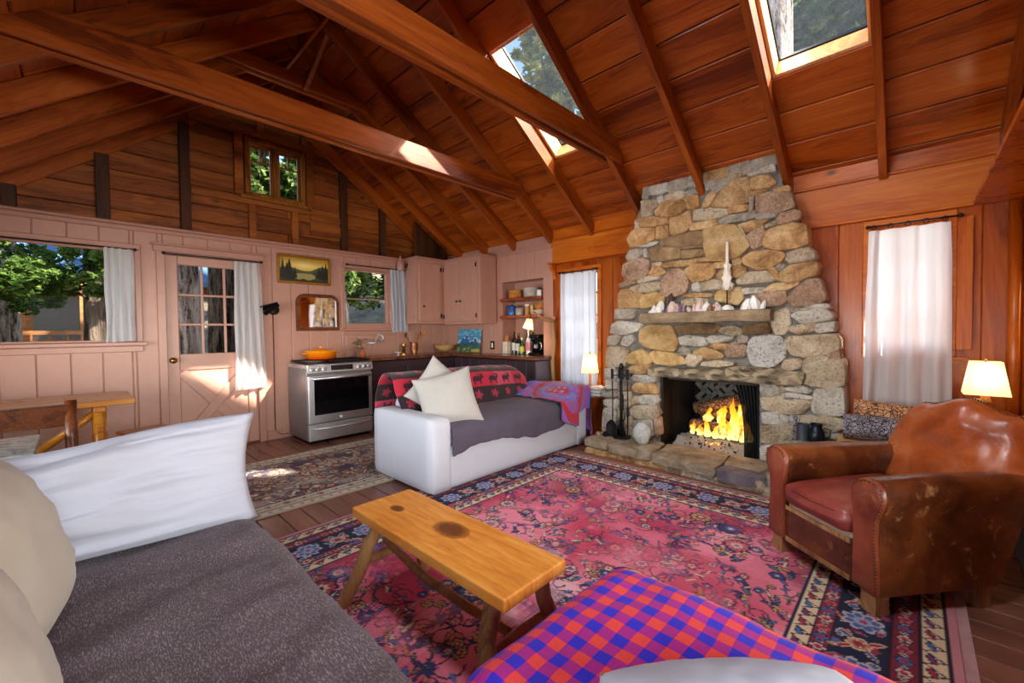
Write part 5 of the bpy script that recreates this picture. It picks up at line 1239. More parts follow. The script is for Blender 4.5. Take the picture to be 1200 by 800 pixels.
# back: camel top, bulging front
n, m = 49, 34; Fr = np.zeros((m, n, 3)); Bk = np.zeros((m, n, 3))
def topz(u):
    a = abs(u); return .868-.055*(1-math.cos(min(1, a/.62)*PI))*.5-.13*max(0, (a-.66)/.34)**2.4
for i in range(n):
    u = -1+2*i/(n-1)
    for j in range(m):
        v = j/(m-1); z0 = .34; hw = .27+.05*math.sin(min(1, v*1.1)*PI*.75); zt = topz(u)
        x = u*hw*(1-.06*v*v); z = z0+(zt-z0)*v; lean = .335+.21*v
        bul = (1-abs(u)**3.2)**.6*(min(1, (1-v)*6+.0)**.5)*min(1, v*4+.3) if v < 1 else 0
        Fr[j, i] = (x, lean-.085*bul+.01*fbm(u*2.5, v*3)+.012*math.exp(-((u+.1)/.4)**2-((v-.55)/.12)**2), z); Bk[j, i] = (x, lean+.05+.03*(1-u*u)*(1 if 0 < v < 1 else .5), z)
V = np.vstack([Fr.reshape(-1, 3), Bk.reshape(-1, 3)]); Q = gridq(m, n); N_ = m*n
b = np.concatenate([np.arange(n), np.arange(1, m)*n+n-1, (m-1)*n+np.arange(n-2, -1, -1), np.arange(m-2, 0, -1)*n]); b2 = np.roll(b, -1)
o = np_mesh('backrest', V, np.vstack([Q, Q[:, ::-1]+N_, np.stack([b2, b, b+N_, b2+N_], -1)]), M_LO, ac); o['label'] = 'glossy orange-brown camel-topped back'
mb = MB(); pth = [Vector(Fr[m-1, i])*.5+Vector(Bk[m-1, i])*.5 for i in range(n)]; pth = [Vector(Fr[j, 0])*.4+Vector(Bk[j, 0])*.6 for j in range(m//2, m)]+pth+[Vector(Fr[j, n-1])*.4+Vector(Bk[j, n-1])*.6 for j in range(m-1, m//2, -1)]
acc = 0
for a_, b_ in zip(pth, pth[1:]):
    L = (b_-a_).length; acc += L
    if acc > .0115: acc = 0; mb.sphere(tuple(b_+Vector((0, -.012, .003))), .005, 6, 3)
o = mb.build('nailheads', M_NAIL, ac, True); o['kind'] = 'stuff'
MB().prism([(.24, .10), (.30, .10), (.64, .78), (.56, .78), (.34, .36)], -.27, .27, 'x').build('back_outer', M_LB, ac)
for (x, y) in ((-.262, -.262), (.262, -.262), (-.262, .245), (.262, .245)): mb = MB(); mb.prism([(x-.033, y-.033), (x+.033, y-.033), (x+.033, y+.033), (x-.033, y+.033)], .0, .105); mb.build('leg', M_LOGLEG, ac)
# ================================================================== LAMPS
def shade_mat(name, col, e):
    t = NT(name); c = srgb(col); d = t.node('ShaderNodeBsdfTranslucent'); d.inputs[0].default_value = (*c, 1); df = t.node('ShaderNodeBsdfDiffuse'); df.inputs[0].default_value = (*c, 1); mx = t.node('ShaderNodeMixShader'); mx.inputs[0].default_value = .6
    em = t.node('ShaderNodeEmission'); em.inputs[0].default_value = (*srgb('#ffdca0'), 1); em.inputs[1].default_value = e; ad = t.node('ShaderNodeAddShader')
    t.l(df.outputs[0], mx.inputs[1]); t.l(d.outputs[0], mx.inputs[2]); t.l(mx.outputs[0], ad.inputs[0]); t.l(em.outputs[0], ad.inputs[1]); t.l(ad.outputs[0], t.out.inputs[0]); return t.m
def table_lamp(label, loc, r_b, r_t, h, z_b, base_prof, bmat, sq=False, watts=5, e=.35):
    t = thing('table_lamp', label, 'lamp', loc); sm = shade_mat('lamp_shade_linen', '#f4e2b8', e)
    if sq: rb_ = [(-r_b, -r_b), (r_b, -r_b), (r_b, r_b), (-r_b, r_b)]; rt = [(x*r_t/r_b, y*r_t/r_b) for x, y in rb_]; mb = MB(); mb.v = [(x, y, z_b) for x, y in rb_]+[(x, y, z_b+h) for x, y in rt]; mb.f = [[i, (i+1) % 4, 4+(i+1) % 4, 4+i] for i in range(4)]; mb.build('lamp_shade', sm, t)
    else: MB().lathe([(r_b, z_b), (r_t, z_b+h)], n=28).build('lamp_shade', sm, t, True)
    MB().lathe(base_prof, n=20, cap=True).build('base', bmat, t, True, auto=.7); mb = MB(); mb.cyl((0, 0, base_prof[-1][1]), (0, 0, z_b+h+.012), .004, n=8); mb.build('stem', M_BRASS, t, True); MB().sphere((0, 0, z_b+h+.016), .009, 10, 6).build('finial', M_BRASS, t, True)
    MB().sphere((0, 0, z_b+h*.5), .022, 10, 6).build('bulb', emit('bulb', '#ffe0a8', 6), t, True)
    lamp('lamp_light', 'POINT', watts, (1, .72, .38), (loc[0], loc[1], loc[2]+z_b+h*.5), shadow_soft_size=.03); return t
M_LAMPW = wood('lamp_wood', '#8a4614', '#c0742a', '#d89446', 'Z', .3, 1.5, 0, .3)
table_lamp('lit table lamp with pale shade behind the leather armchair', (.315, 3.75, .60), .094, .064, .195, .235, [(.055, 0), (.055, .02), (.03, .03), (.026, .20), (.012, .235)], M_LAMPW, True, 6, .30)
st = thing('side_table', 'small dark table under the lamp behind the armchair', 'table', (.315, 3.75, 0)); MB().lathe([(.001, .57), (.16, .57), (.165, .585), (.16, .60), (.001, .60)], n=24).build('table_top', M_DARKW, st, True, auto=.6)
for k in range(3): mb = MB(); mb.cyl((.05*math.cos(k*2.1), .05*math.sin(k*2.1), .57), (.13*math.cos(k*2.1), .13*math.sin(k*2.1), 0), .014, .011, 8); mb.build('leg', M_DARKW, st, True)
et = thing('end_table', 'small round dark table between the white sofa and the fireplace', 'table', (-2.57, 4.02, 0)); MB().lathe([(.001, .50), (.15, .50), (.158, .515), (.15, .53), (.001, .53)], n=28).build('table_top', M_DARKW, et, True, auto=.6)
for k in range(3): a = k*2.094+.5; mb = MB(); mb.cyl((.09*math.cos(a), .09*math.sin(a), .50), (.135*math.cos(a), .135*math.sin(a), 0), .015, .012, 8); mb.build('leg', M_DARKW, et, True)
table_lamp('lit small lamp with cream shade on the round end table', (-2.63, 4.02, .53), .098, .066, .205, .235, [(.055, 0), (.06, .012), (.03, .03), (.016, .08), (.013, .235)], M_LAMPW, False, 4, .35)
for k, (cl, lb) in enumerate((('#c8c0b4', 'lowest magazine in the small pile on the end table'), ('#8a9098', 'second magazine from the bottom on the end table'), ('#d8d2c4', 'grey-edged magazine in the middle of the end table pile'), ('#a8a098', 'fourth magazine up in the end table pile'), ('#e4ded4', 'top magazine of the pile beside the small lamp'))):
    t = thing('magazine', lb, 'magazine', (-2.50, 3.985, .5305+.018*k), .2*math.sin(k*3), 'magazines on the end table'); MB().box((0, 0, .0085), (.15, .19, .017), None, .002).build('pages', plain('paper_%d' % k, cl, .6), t)
# branch lamp at the niche edge
bl = thing('wall_lamp', 'lit branch lamp hanging by the kitchen shelf niche', 'lamp', (-3.25, YF-.03, 1.35))
pts = [(.03, -.05, .02), (-.05, -.07, .02), (-.13, -.12, .07), (-.20, -.16, .125), (-.22, -.18, .11)]; mb = MB(); mb.tube(pts, [.028, .022, .017, .014, .010], 10); mb.build('branch', M_LOGLEG, bl, True)
MB().tube([(.0, -.035, .0), (.012, -.03, -.25), (-.006, -.035, -.5), (.01, -.03, -.9), (0, -.03, -1.35)], [.030, .034, .028, .032, .034], 10).build('branch_post', M_LOGLEG, bl, True); mb = MB(); mb.tube([(.03, -.05, .02), (.07, -.09, .06)], [.018, .008], 8); mb.build('twig', M_LOGLEG, bl, True)
MB().lathe([(.068, -.10), (.034, .02)], (-.245, -.19, .02), 20, (.0, .25, 0)).build('lamp_shade', shade_mat('amber_shade', '#e8a860', .9), bl, True); MB().sphere((-.25, -.19, -.03), .02, 10, 6).build('bulb', emit('bulb', '#ffe0a8', 6), bl, True); mb = MB(); mb.cyl((-.22, -.18, .11), (-.243, -.19, .04), .006, n=6); mb.build('hook', M_IRON, bl)
lamp('lamp_light', 'POINT', 4, (1, .7, .36), (-3.51, YF-.23, 1.30), shadow_soft_size=.03)
# ================================================================== CURTAINS
def curtain(name, label, axis, c, u0, u1, z0, z1, mat, folds, amp, flare=0.0, out=1, rod=None, rings=0, side=0, hem=.0):
    t = thing(name, label, 'curtain'); n, m = 20*folds+1, 46; P = np.zeros((m, n, 3))
    for i in range(n):
        s = i/(n-1); ph = 2*PI*folds*s
        for j in range(m):
            v = j/(m-1); z = z1+(z0-z1)*v; um = (u0+u1)/2; w = (u1-u0)*(1+flare*v); u = um+(s-.5)*w+side*v+.008*fbm(s*6, v*2)
            am = amp*(.75+.4*v)*(1+.4*fbm(s*3, 4)); d = c+out*(am*math.sin(ph+.5*math.sin(ph*.5)+1.2*fbm(s*2, v))+.012*fbm(s*7, v*2)+.03)
            zz = z+hem*math.sin(ph)*v*.3+.012*s*v; P[j, i] = (d, u, zz) if axis == 'x' else (u, d, zz)
    sheet('cloth', P, mat, t)
    if rod:
        a, b, zr, off = rod; A = (c+out*off, a, zr); B = (c+out*off, b, zr)
        if axis == 'y': A, B = (a, c+out*off, zr), (b, c+out*off, zr)
        mb = MB(); mb.cyl(A, B, .006, n=8); mb.build('curtain_rod', M_IRON, t, True)
        for e in (A, B): MB().sphere(e, .015, 8, 6).build('finial', M_IRON, t, True)
        for k in range(rings):
            s = (k+.3)/max(1, rings-.4); u = u0+(u1-u0)*s; ctr = Vector((c+out*off, u, zr-.008)) if axis == 'x' else Vector((u, c+out*off, zr-.008)); pts = [ctr+Vector((.0, math.cos(q)*.017, math.sin(q)*.019) if axis == 'x' else (math.cos(q)*.014, math.sin(q)*.012*0, math.sin(q)*.019)) for q in np.linspace(0, 2*PI, 13)]; mb = MB(); mb.tube(pts, .0028, 6, False); mb.build('ring', M_IRON, t, True)
    return t
M_CURT = translucent('white_cotton_curtain', '#ececec', .55); M_CURT2 = translucent('blue_grey_curtain', '#d8e0ea', .55)
curtain('curtain', 'white curtain drawn to the right of the big left window', 'x', XB+.03, .215, .415, 1.175, 2.05, M_CURT, 4, .014, .03, rod=(-1.2, .43, 2.052, .03))
curtain('curtain', 'white curtain with a sun patch hanging on the pink door', 'x', XB+.035, 1.235, 1.475, .62, 2.035, M_CURT, 4, .018, .32, side=.02, rod=(.64, 1.50, 2.05, .03))
curtain('curtain', 'pale blue-grey curtain at the small kitchen window', 'x', XB+.035, 3.13, 3.36, 1.24, 2.13, M_CURT2, 4, .015, .12, side=.03, rod=(2.5, 3.4, 2.135, .03))
curtain('curtain', 'sheer pale curtain on the narrow window left of the fireplace', 'y', YF-.02, -3.135, -2.625, .55, 1.93, M_CURT2, 5, .012, .03, -1, rod=(-3.15, -2.62, 1.945, .035), rings=4)
curtain('curtain', 'long white curtain on the window right of the fireplace', 'y', YF-.035, -.245, .180, .30, 1.955, M_CURT, 4, .018, .16, -1, rod=(-.25, .225, 1.985, .035), rings=5, side=-.01)
# ================================================================== WALL DECOR
def canvas_paint(ny, nx, fn):
    U, V = np.meshgrid(np.linspace(0, 1, nx), np.linspace(0, 1, ny)); C = np.zeros((ny, nx, 3)); fn(U, V, C); return U, V, C
def sunset(U, V, C):
    def lerp(a, b, t): return np.array(srgb(a))*(1-t)[..., None]+np.array(srgb(b))*t[..., None]
    C[:] = lerp('#f0c84c', '#b0802c', np.clip((V-.62)/.38, 0, 1)); g = np.exp(-((U-.5)/.25)**2-((V-.68)/.12)**2); C[:] = C*(1-g[..., None]*.8)+np.array(srgb('#fff0a0'))*g[..., None]*.8
    h = .52+.06*np.sin(U*9)+.10*np.clip((U-.65)/.2, 0, 1); C[V < h] = srgb('#4c5a3c'); C[V < h-.12] = srgb('#3a4a2c'); m = (V < .34) & (((U-.5)/.22)**2+((V-.22)/.16)**2 < 1); C[m] = srgb('#a8985a'); C[V < .10+.03*np.sin(U*30)] = srgb('#3a2c1a')
    for cx, w, b, top in ((.06, .08, .12, .98), (.19, .13, .08, .95), (.14, .10, .2, .80), (.30, .06, .15, .62), (.88, .10, .15, .78), (.95, .08, .12, .92), (.80, .08, .2, .66)):
        k = (top-V)/(top-b); C[(k > 0) & (k < 1) & (np.abs(U-cx) < w*k*(.6+.4*np.abs(np.sin(V*60))))] = srgb('#141c10')
def mountain(U, V, C):
    C[:] = srgb('#4c9cc8'); n = np.vectorize(lambda a, b: fbm(a*7, b*7))(U, V); C[(V > .72) & (n > .0)] = srgb('#7cc0dc')
    h = .50+.24*np.exp(-((U-.38)/.16)**2)+.14*np.exp(-((U-.8)/.14)**2); C[V < h] = srgb('#2c6aa8'); C[(V < h) & (V > h-.14) & (n > -.1)] = srgb('#d8e4ec'); C[(V < h-.05) & (n > .25)] = srgb('#1c4478')
    C[V < .36+.05*n] = srgb('#2c5a5c'); C[(V < .30) & (n > .05)] = srgb('#6a8c3c'); C[(V < .22) & (n < -.05)] = srgb('#3c6a4c'); C[(V < .16) & (n > .2)] = srgb('#c8b46a')
M_PAINT = vcol('oil_paint', .45, .4, 90, 0, wear=.15)
def framed(label, name, cat, y0, y1, z0, z1, mat_f, fw, fn, x=XB+.004):
    t = thing(name, label, cat, (x, (y0+y1)/2, z0)); w, h = y1-y0, z1-z0
    for (cy, cz, dy, dz) in ((0, fw/2, w, fw), (0, h-fw/2, w, fw), (-(w-fw)/2, h/2, fw, h-2*fw), ((w-fw)/2, h/2, fw, h-2*fw)): block('frame', (.028, dy, dz), (.016, cy, cz), mat_f, t, bev=.006)
    U, V, C = canvas_paint(60, 100, fn); P = np.stack([np.full_like(U, .012), -(w/2-fw)+U*(w-2*fw), fw+V*(h-2*fw)], -1); sheet('canvas', P, M_PAINT, t, C, thick=.006); return t
framed('gold framed dark landscape painting of firs at sunset above the mirror', 'painting', 'painting', 1.675, 2.30, 1.842, 2.19, plain('gold_frame', '#a8782c', .35, .6, .1), .03, sunset)
mt = thing('mirror', 'dark framed wall mirror with rounded top corners over the stove', 'mirror', (XB+.004, 2.14, 1.27))
def rrect(w, h, r, n=8):
    p = [(-w/2, 0), (w/2, 0)]
    for k in range(n+1): a = PI/2*k/n; p.append((w/2-r+r*math.cos(a), h-r+r*math.sin(a)))
    for k in range(n+1): a = PI/2+PI/2*k/n; p.append((-w/2+r+r*math.cos(a), h-r+r*math.sin(a)))
    return p
o_, i_ = rrect(.53, .46, .11), [(x, z+.045) for x, z in rrect(.44, .37, .05)]; n = len(o_); mb = MB(); mb.v = [(0, x, z) for x, z in o_]+[(.03, x*.97, .01+z*.96) for x, z in o_]+[(.03, x, z) for x, z in i_]+[(0, x, z) for x, z in i_]
mb.f = [[r*n+k, r*n+(k+1) % n, (r+1)*n+(k+1) % n, (r+1)*n+k] for r in range(3) for k in range(n)]; mb.build('frame', M_DARKW, mt, True, auto=.6)
mb = MB(); mb.v = [(.012, x, z) for x, z in i_]; mb.f = [list(range(n))]; tm = NT('mirror_silver'); tm.set(Base_Color=(.85, .85, .85), Metallic=1.0, Roughness=.03); mb.build('mirror_glass', tm.m, mt)
sn = thing('sconce', 'small black cone wall lamp with a hanging cord right of the door', 'lamp', (XB+.004, 1.63, 1.52)); MB().lathe([(.001, 0), (.062, 0), (.062, .02), (.05, .045), (.001, .05)], n=20, rot=(0, PI/2, 0)).build('wall_plate', M_BLACK, sn, True, auto=.6)
MB().lathe([(.03, 0), (.032, .03), (.062, .17)], (.10, .02, .06), 20, (math.radians(118), 0, math.radians(0))).build('lamp_shade', M_BLACK, sn, True); mb = MB(); mb.cyl((.03, 0, 0), (.10, .02, .05), .012, n=8); mb.build('arm', M_BLACK, sn, True); mb = MB(); mb.tube([(.02, -.01, -.06), (.014, -.006, -.6), (.014, -.012, -1.2), (.014, -.01, -1.42), (.02, .05, -1.47), (.02, .16, -1.475)], .005, 6); mb.build('cord', M_DARKW, sn, True)
ol = thing('outlet', 'black switch plate with a white rocker on the pink kitchen wall', 'outlet', (-4.39, YF-.012, 1.04)); MB().box((0, -.004, .0), (.085, .008, .12), None, .003).build('plate', M_BLACK, ol); MB().box((0, -.010, 0), (.035, .008, .07), None, .002).build('rocker', M_WHITE, ol)
# ================================================================== KITCHEN
sv = thing('stove', 'freestanding stainless steel gas range with black oven window', 'stove', (-5.40, 2.15, 0)); sw, sd = .76, .60
MB().box((.29, 0, .44), (.56, sw, .80), None, .004).build('body', plain('grey_range_side', '#8e8e90', .35, .6, .05), sv)
MB().box((.30, 0, .865), (.61, sw+.004, .05), None, .006).build('cooktop', M_STEEL, sv); MB().prism([(.575, .79), (.615, .80), (.60, .888), (.56, .888)], -sw/2, sw/2, 'y').build('control_panel', M_STEEL, sv)
MB().box((.59, 0, .50), (.035, sw-.01, .53), None, .006).build('oven_door', M_STEEL, sv); MB().box((.61, .005, .525), (.006, sw-.12, .40), None, .002).build('oven_window', M_BGLASS, sv); mb = MB(); mb.cyl((.645, -.34, .735), (.645, .34, .735), .014, n=12); h_ = mb.build('oven_handle', M_STEEL, sv, True)
for y in (-.33, .33): mb = MB(); mb.cyl((.60, y, .735), (.645, y, .735), .009, n=8); mb.build('handle_post', M_STEEL, h_, True)
MB().lathe([(.001, 0), (.016, 0), (.016, .003), (.001, .003)], (.609, -.02, .275), 16, (0, PI/2, 0)).build('badge', M_WHITE, sv)
dr = MB().box((.59, 0, .13), (.035, sw-.01, .18), None, .006).build('drawer', M_STEEL, sv); mb = MB(); mb.tube([(.605, -.33, .175), (.645, -.29, .178), (.655, 0, .172), (.645, .29, .178), (.605, .33, .175)], .013, 10, flat=.8); mb.build('drawer_handle', M_STEEL, dr, True); MB().box((.30, 0, .025), (.52, sw-.06, .04)).build('plinth', M_BLACK, sv)
for y in (-.33, -.265, -.20, .21, .275, .335): MB().lathe([(.001, 0), (.023, 0), (.021, .03), (.001, .032)], (.603, y, .842), 14, (0, math.radians(100), 0)).build('knob', M_STEEL, sv, True, auto=.6)
MB().box((.606, .005, .845), (.006, .26, .06), (0, -.15, 0), .001).build('display', M_BGLASS, sv)
for y in (-.25, 0, .25):
    mb = MB(); g = .235
    o = MB().box((.29, y, .905), (.50, g, .006)).build('burner_tray', M_BLACK, sv); 
    for q in (-1, 1): block('grate_bar', (.52, .010, .012), (.29, y+q*.10, .918), M_IRON, o, bev=.002)
    for q in (-.2, -.07, .07, .2): block('grate_bar', (.010, .22, .012), (.29+q, y, .919), M_IRON, o, bev=.002)
pt = thing('dutch_oven', 'orange enamel casserole with lid on the stove', 'pot', (-5.18, 2.07, .926)); t_ = NT('orange_enamel'); v_ = t_.coords(); sp_ = t_.node('ShaderNodeSeparateXYZ'); t_.l(v_, sp_.inputs[0]); t_.set(Base_Color=t_.ramp(sp_.outputs[2], [(.0, srgb('#d8380c')), (.09, srgb('#f8940c'))]), Roughness=.15, Coat_Weight=.5)
MB().lathe([(.001, 0), (.145, 0), (.168, .02), (.175, .085), (.178, .09)], n=32).build('pot', t_.m, pt, True, auto=.9); ld = MB().lathe([(.18, .09), (.178, .10), (.13, .118), (.05, .13), (.001, .132)], n=32).build('lid', t_.m, pt, True); MB().lathe([(.012, .13), (.010, .14), (.024, .147), (.02, .156), (.001, .158)], n=16).build('lid_knob', t_.m, ld, True)
for s in (-1, 1): mb = MB(); mb.tube([(-.035, s*.17, .075), (-.02, s*.208, .078), (.02, s*.208, .078), (.035, s*.17, .075)], .009, 8); mb.build('handle', t_.m, pt, True)
# base cabinets and counters
bc = thing('base_cabinet', 'dark painted base cabinet along the pink wall beside the stove', 'cabinet', (-5.40, 3.38, 0)); MB().box((.24, -.01, .47), (.48, 1.66-.04, .80), None, .003).build('body', M_DCAB, bc); MB().box((.22, -.01, .035), (.44, 1.6, .07)).build('plinth', M_BLACK, bc)
for k in range(2): d = MB().box((.488, -.55+.52*k, .45), (.018, .50, .68), None, .004).build('door', M_DCAB, bc); MB().sphere((.505, -.36+.52*k*.66, .70), .013, 10, 6).build('knob', M_BRASS, d, True)
bc2 = thing('base_cabinet', 'dark boarded base cabinet behind the white sofa under the niche counter', 'cabinet', (-4.1, YF-.01, 0)); MB().box((.0, -.15, .47), (1.60, .27, .80), None, .003).build('body', M_DCAB, bc2); MB().box((0, -.14, .035), (1.56, .24, .07)).build('plinth', M_BLACK, bc2)
for k in range(9): block('board', (.172, .014, .79), (-.71+.178*k, -.292, .465), M_DCAB, bc2, bev=.004)
MB().box((.79, -.16, .47), (.03, .30, .80), None, .003).build('end_post', plain('grey_cabinet_post', '#6a5e64', .35), bc2)
ct = thing('countertop', 'brown wooden kitchen countertop running round the corner', 'countertop'); MB().prism([(XB+.012, 2.545), (XB+.54, 2.545), (XB+.54, 3.84), (-3.25, 3.84), (-3.25, YF-.012), (XB+.012, YF-.012)], .885, .925).build('worktop', M_CTOP, ct)
# wall cabinets
def knob(p, parent, d): MB().lathe([(.001, 0), (.008, 0), (.007, .014), (.015, .02), (.013, .03), (.001, .032)], p, 12, d).build('knob', M_IRON, parent, True)
wc1 = thing('wall_cabinet', 'single door pink wall cabinet beside the small kitchen window', 'cabinet', (XB+.002, 3.66, 1.36)); MB().box((.155, .0, .465), (.31, .56, .93), None, .003).build('body', M_PINK, wc1); MB().box((.163, 0, .945), (.34, .58, .03), None, .006).build('cornice', M_PINKD, wc1)
d = MB().box((.318, -.05, .46), (.018, .37, .85), None, .004).build('door', M_PINK, wc1); [block('door_board', (.006, .118, .84), (.329, -.05-.122+.122*q, .46), M_PINK, d, bev=.002) for q in range(3)]; knob((.33, -.17, .25), d, (0, PI/2, 0))
for z in (.12, .80): block('hinge', (.006, .03, .06), (.330, .148, z), M_IRON, d, bev=.002)
wc2 = thing('wall_cabinet', 'double door pink wall cabinet in the kitchen corner', 'cabinet', (-4.70, YF-.016, 1.345)); MB().box((0, -.155, .47), (.80, .31, .94), None, .003).build('body', M_PINK, wc2); MB().box((.0, -.16, .95), (.83, .34, .03), None, .006).build('cornice', M_PINKD, wc2)
for s in (-1, 1):
    d = MB().box((s*.187-.02, -.319, .47), (.365, .018, .86), None, .004).build('door', M_PINK, wc2); [block('door_board', (.116, .006, .85), (s*.187-.02+(q-1)*.12, -.331, .47), M_PINK, d, bev=.002) for q in range(3)]; knob((s*.04-.02, -.333, .33), d, (PI/2, 0, 0))
    for z in (.12, .82): block('hinge', (.03, .006, .06), (s*.36-.02, -.332, z), M_IRON, d, bev=.002)
for q in range(2): block('side_board', (.008, .145, .93), (.405, -.08-.15*q, .47), M_PINK, wc2, bev=.002)
# niche shelves and goods
for z, lb in ((1.455, 'lower wooden niche shelf holding jars and the blue pot'), (1.69, 'upper wooden niche shelf holding the plate stack')):
    t = thing('niche_shelf', lb, 'shelf', ((NX0+NX1)/2, YF+.09, z)); MB().box((0, 0, -.018), (NX1-NX0-.006, .30, .036), None, .004).build('board', M_SHELF, t)
    for x in (-.34, .34): MB().sphere((x, -.13, -.048), .012, 8, 6).build('shelf_peg', M_SHELF, t, True)
def pot(name, label, cat, loc, prof, mat, n=20, group=None, part='body', cap=False): t = thing(name, label, cat, loc, 0, group); MB().lathe(prof, n=n, cap=cap).build(part, mat, t, True, auto=.9); return t
M_BASK = wood('basket_weave', '#8a4a18', '#b8702c', '#d4924c', 'X', .7, 3, 0)
pot('basket', 'tan basket at the left of the upper niche shelf', 'basket', (-3.99, YF+.06, 1.69), [(.001, 0), (.085, 0), (.105, .05), (.10, .11), (.096, .112), (.09, .02)], M_BASK)
for k in range(7): pot('plate', 'cream plate in the stack on the upper niche shelf', 'plate', (-3.70, YF+.05, 1.69+.017*k), [(.001, 0), (.07, 0), (.108, .014), (.107, .018), (.07, .006), (.001, .006)], M_WHITE, 28, 'plates stacked on the upper niche shelf', 'plate')
pot('mug', 'white mug right of the plate stack on the upper niche shelf', 'mug', (-3.535, YF+.03, 1.69), [(.001, 0), (.036, 0), (.038, .085), (.034, .085), (.033, .006), (.001, .006)], M_WHITE)
M_BLUE = plain('blue_enamel', '#2c5a9c', .25); pot('coffee_pot', 'blue enamel pot at the left of the lower niche shelf', 'pot', (-4.05, YF+.05, 1.455), [(.001, 0), (.07, 0), (.078, .04), (.058, .13), (.03, .14), (.001, .155)], M_BLUE)
pot('jar', 'squat glass jar beside the blue pot on the lower niche shelf', 'jar', (-3.88, YF+.02, 1.455), [(.001, 0), (.058, 0), (.062, .03), (.06, .09), (.05, .10), (.001, .104)], plain('brown_jar', '#a89c90', .15))
j = pot('jar', 'tall jar with pale lid at the middle of the lower niche shelf', 'jar', (-3.745, YF+.02, 1.455), [(.001, 0), (.033, 0), (.034, .10), (.028, .115)], plain('amber_jar', '#c08c50', .2)); MB().lathe([(.030, .115), (.03, .145), (.001, .147)], n=16).build('lid', M_WHITE, j, True, auto=.6)
pot('jar', 'narrow yellow jar beside the folded towels', 'jar', (-3.66, YF+.02, 1.455), [(.001, 0), (.024, 0), (.024, .11), (.018, .13), (.001, .132)], plain('yellow_jar', '#d8b46a', .25))
t = thing('towel_pile', 'folded cream towels at the right of the lower niche shelf', 'towels', (-3.535, YF+.04, 1.455)); rbox('towel', (0, 0, .032), (.16, .2, .062), M_LINEN2, t, .02)
pot('basket', 'tan basket lying on the folded towels', 'basket', (-3.535, YF+.04, 1.52), [(.001, 0), (.06, 0), (.08, .04), (.076, .09), (.07, .092), (.066, .02)], M_BASK)
kb = thing('knife_block', 'pale wooden knife block with knives on the niche counter', 'knife block', (-4.11, YF+.01, .9255)); MB().box((0, 0, .085), (.085, .13, .17), None, .006).build('block', plain('pale_block', '#d8ccba', .5), kb)
for k in range(3): MB().box((-.025+.025*k, -.02, .205), (.016, .022, .09+.02*(k % 2)), None, .004).build('knife_handle', M_LAMPW, kb)
def bottle(label, x, y, h, r, glass, lab, cap): 
    t = thing('bottle', label, 'bottle', (x, y, .9255), 0, 'bottles on the niche counter'); MB().lathe([(.001, 0), (r, .003), (r, h*.58), (r*.75, h*.66), (r*.36, h*.74), (r*.34, h*.97), (r*.3, h)], n=16).build('glass', glass, t, True, auto=.9); MB().lathe([(r*1.02, h*.16), (r*1.02, h*.5)], n=16).build('paper_label', lab, t, True); MB().lathe([(r*.4, h*.90), (r*.4, h*1.01), (.001, h*1.01)], n=12).build('cap', cap, t, True, auto=.6)
G1, G2, G3 = plain('dark_wine_glass', '#0e100c', .1), plain('green_glass', '#2c4a1c', .1), plain('clear_spirit_glass', '#b8bcc0', .1)
LW, LY_, LP = plain('white_paper_label', '#d8d4cc', .6), plain('yellow_green_label', '#b8b83c', .6), plain('pink_label', '#c0788c', .6)
bottle('tall dark bottle with white label right of the knife block', -3.985, YF+.02, .31, .036, G1, LW, M_BLACK); bottle('dark bottle with cream label, second bottle from the knife block', -3.89, YF-.0, .29, .040, G1, LW, plain('red_cap', '#8c2c2c', .4)); bottle('green bottle with yellow label in the middle of the bottle row', -3.80, YF-.03, .22, .035, G2, LY_, M_WHITE); bottle('pale bottle with pink and white label left of the black coffee maker', -3.71, YF+.0, .33, .038, G3, LP, M_WHITE); bottle('dark tall bottle at the back of the bottle row', -3.835, YF+.12, .33, .036, G1, LP, M_BLACK); bottle('dark bottle behind the pink labelled one', -3.74, YF+.13, .34, .036, G1, LW, M_BRASS)
cm = thing('coffee_maker', 'black coffee maker at the right end of the niche counter', 'coffee maker', (-3.565, YF+.02, .9255)); MB().box((0, .0, .015), (.17, .20, .03), None, .006).build('base', M_BLACK, cm); MB().box((0, .06, .14), (.16, .08, .23), None, .01).build('water_tank', M_BLACK, cm); MB().box((0, .0, .245), (.165, .19, .05), None, .012).build('brew_head', M_BLACK, cm); cf = MB().lathe([(.001, .03), (.058, .032), (.064, .10), (.05, .17), (.052, .175)], (0, -.03, 0), 20).build('carafe', M_BGLASS, cm, True); mb = MB(); mb.tube([(.06, -.03, .16), (.10, -.05, .15), (.105, -.05, .09), (.065, -.03, .07)], .007, 8); mb.build('carafe_handle', M_CHROME, cf, True)
# counter goods
pn = thing('painting', 'unframed blue mountain canvas leaning on the kitchen counter', 'painting', (-4.84, YF-.10, .9255)); pn.rotation_euler = (math.radians(-9), 0, 0); U, V, C = canvas_paint(80, 90, mountain); P = np.stack([-.255+U*.51, np.full_like(U, -.012), .012+V*.34], -1); sheet('canvas', P, M_PAINT, pn, C, thick=.022)
pot('bowl', 'wide pale wooden bowl on small feet in the counter corner', 'bowl', (-5.14, 3.90, .94), [(.001, .0), (.07, .005), (.13, .05), (.155, .10), (.148, .10), (.12, .055), (.06, .014), (.001, .012)], plain('pale_bowl_wood', '#c89c64', .4))
for nm, x, y, lb in (('candlestick', -5.22, 3.24, 'brass candlestick left of the utensil vase'), ):
    pot(nm, lb, 'candlestick', (x, y, .9255), [(.045, 0), (.045, .012), (.018, .03), (.03, .06), (.014, .085), (.034, .12), (.03, .15), (.001, .15)], M_BRASS)
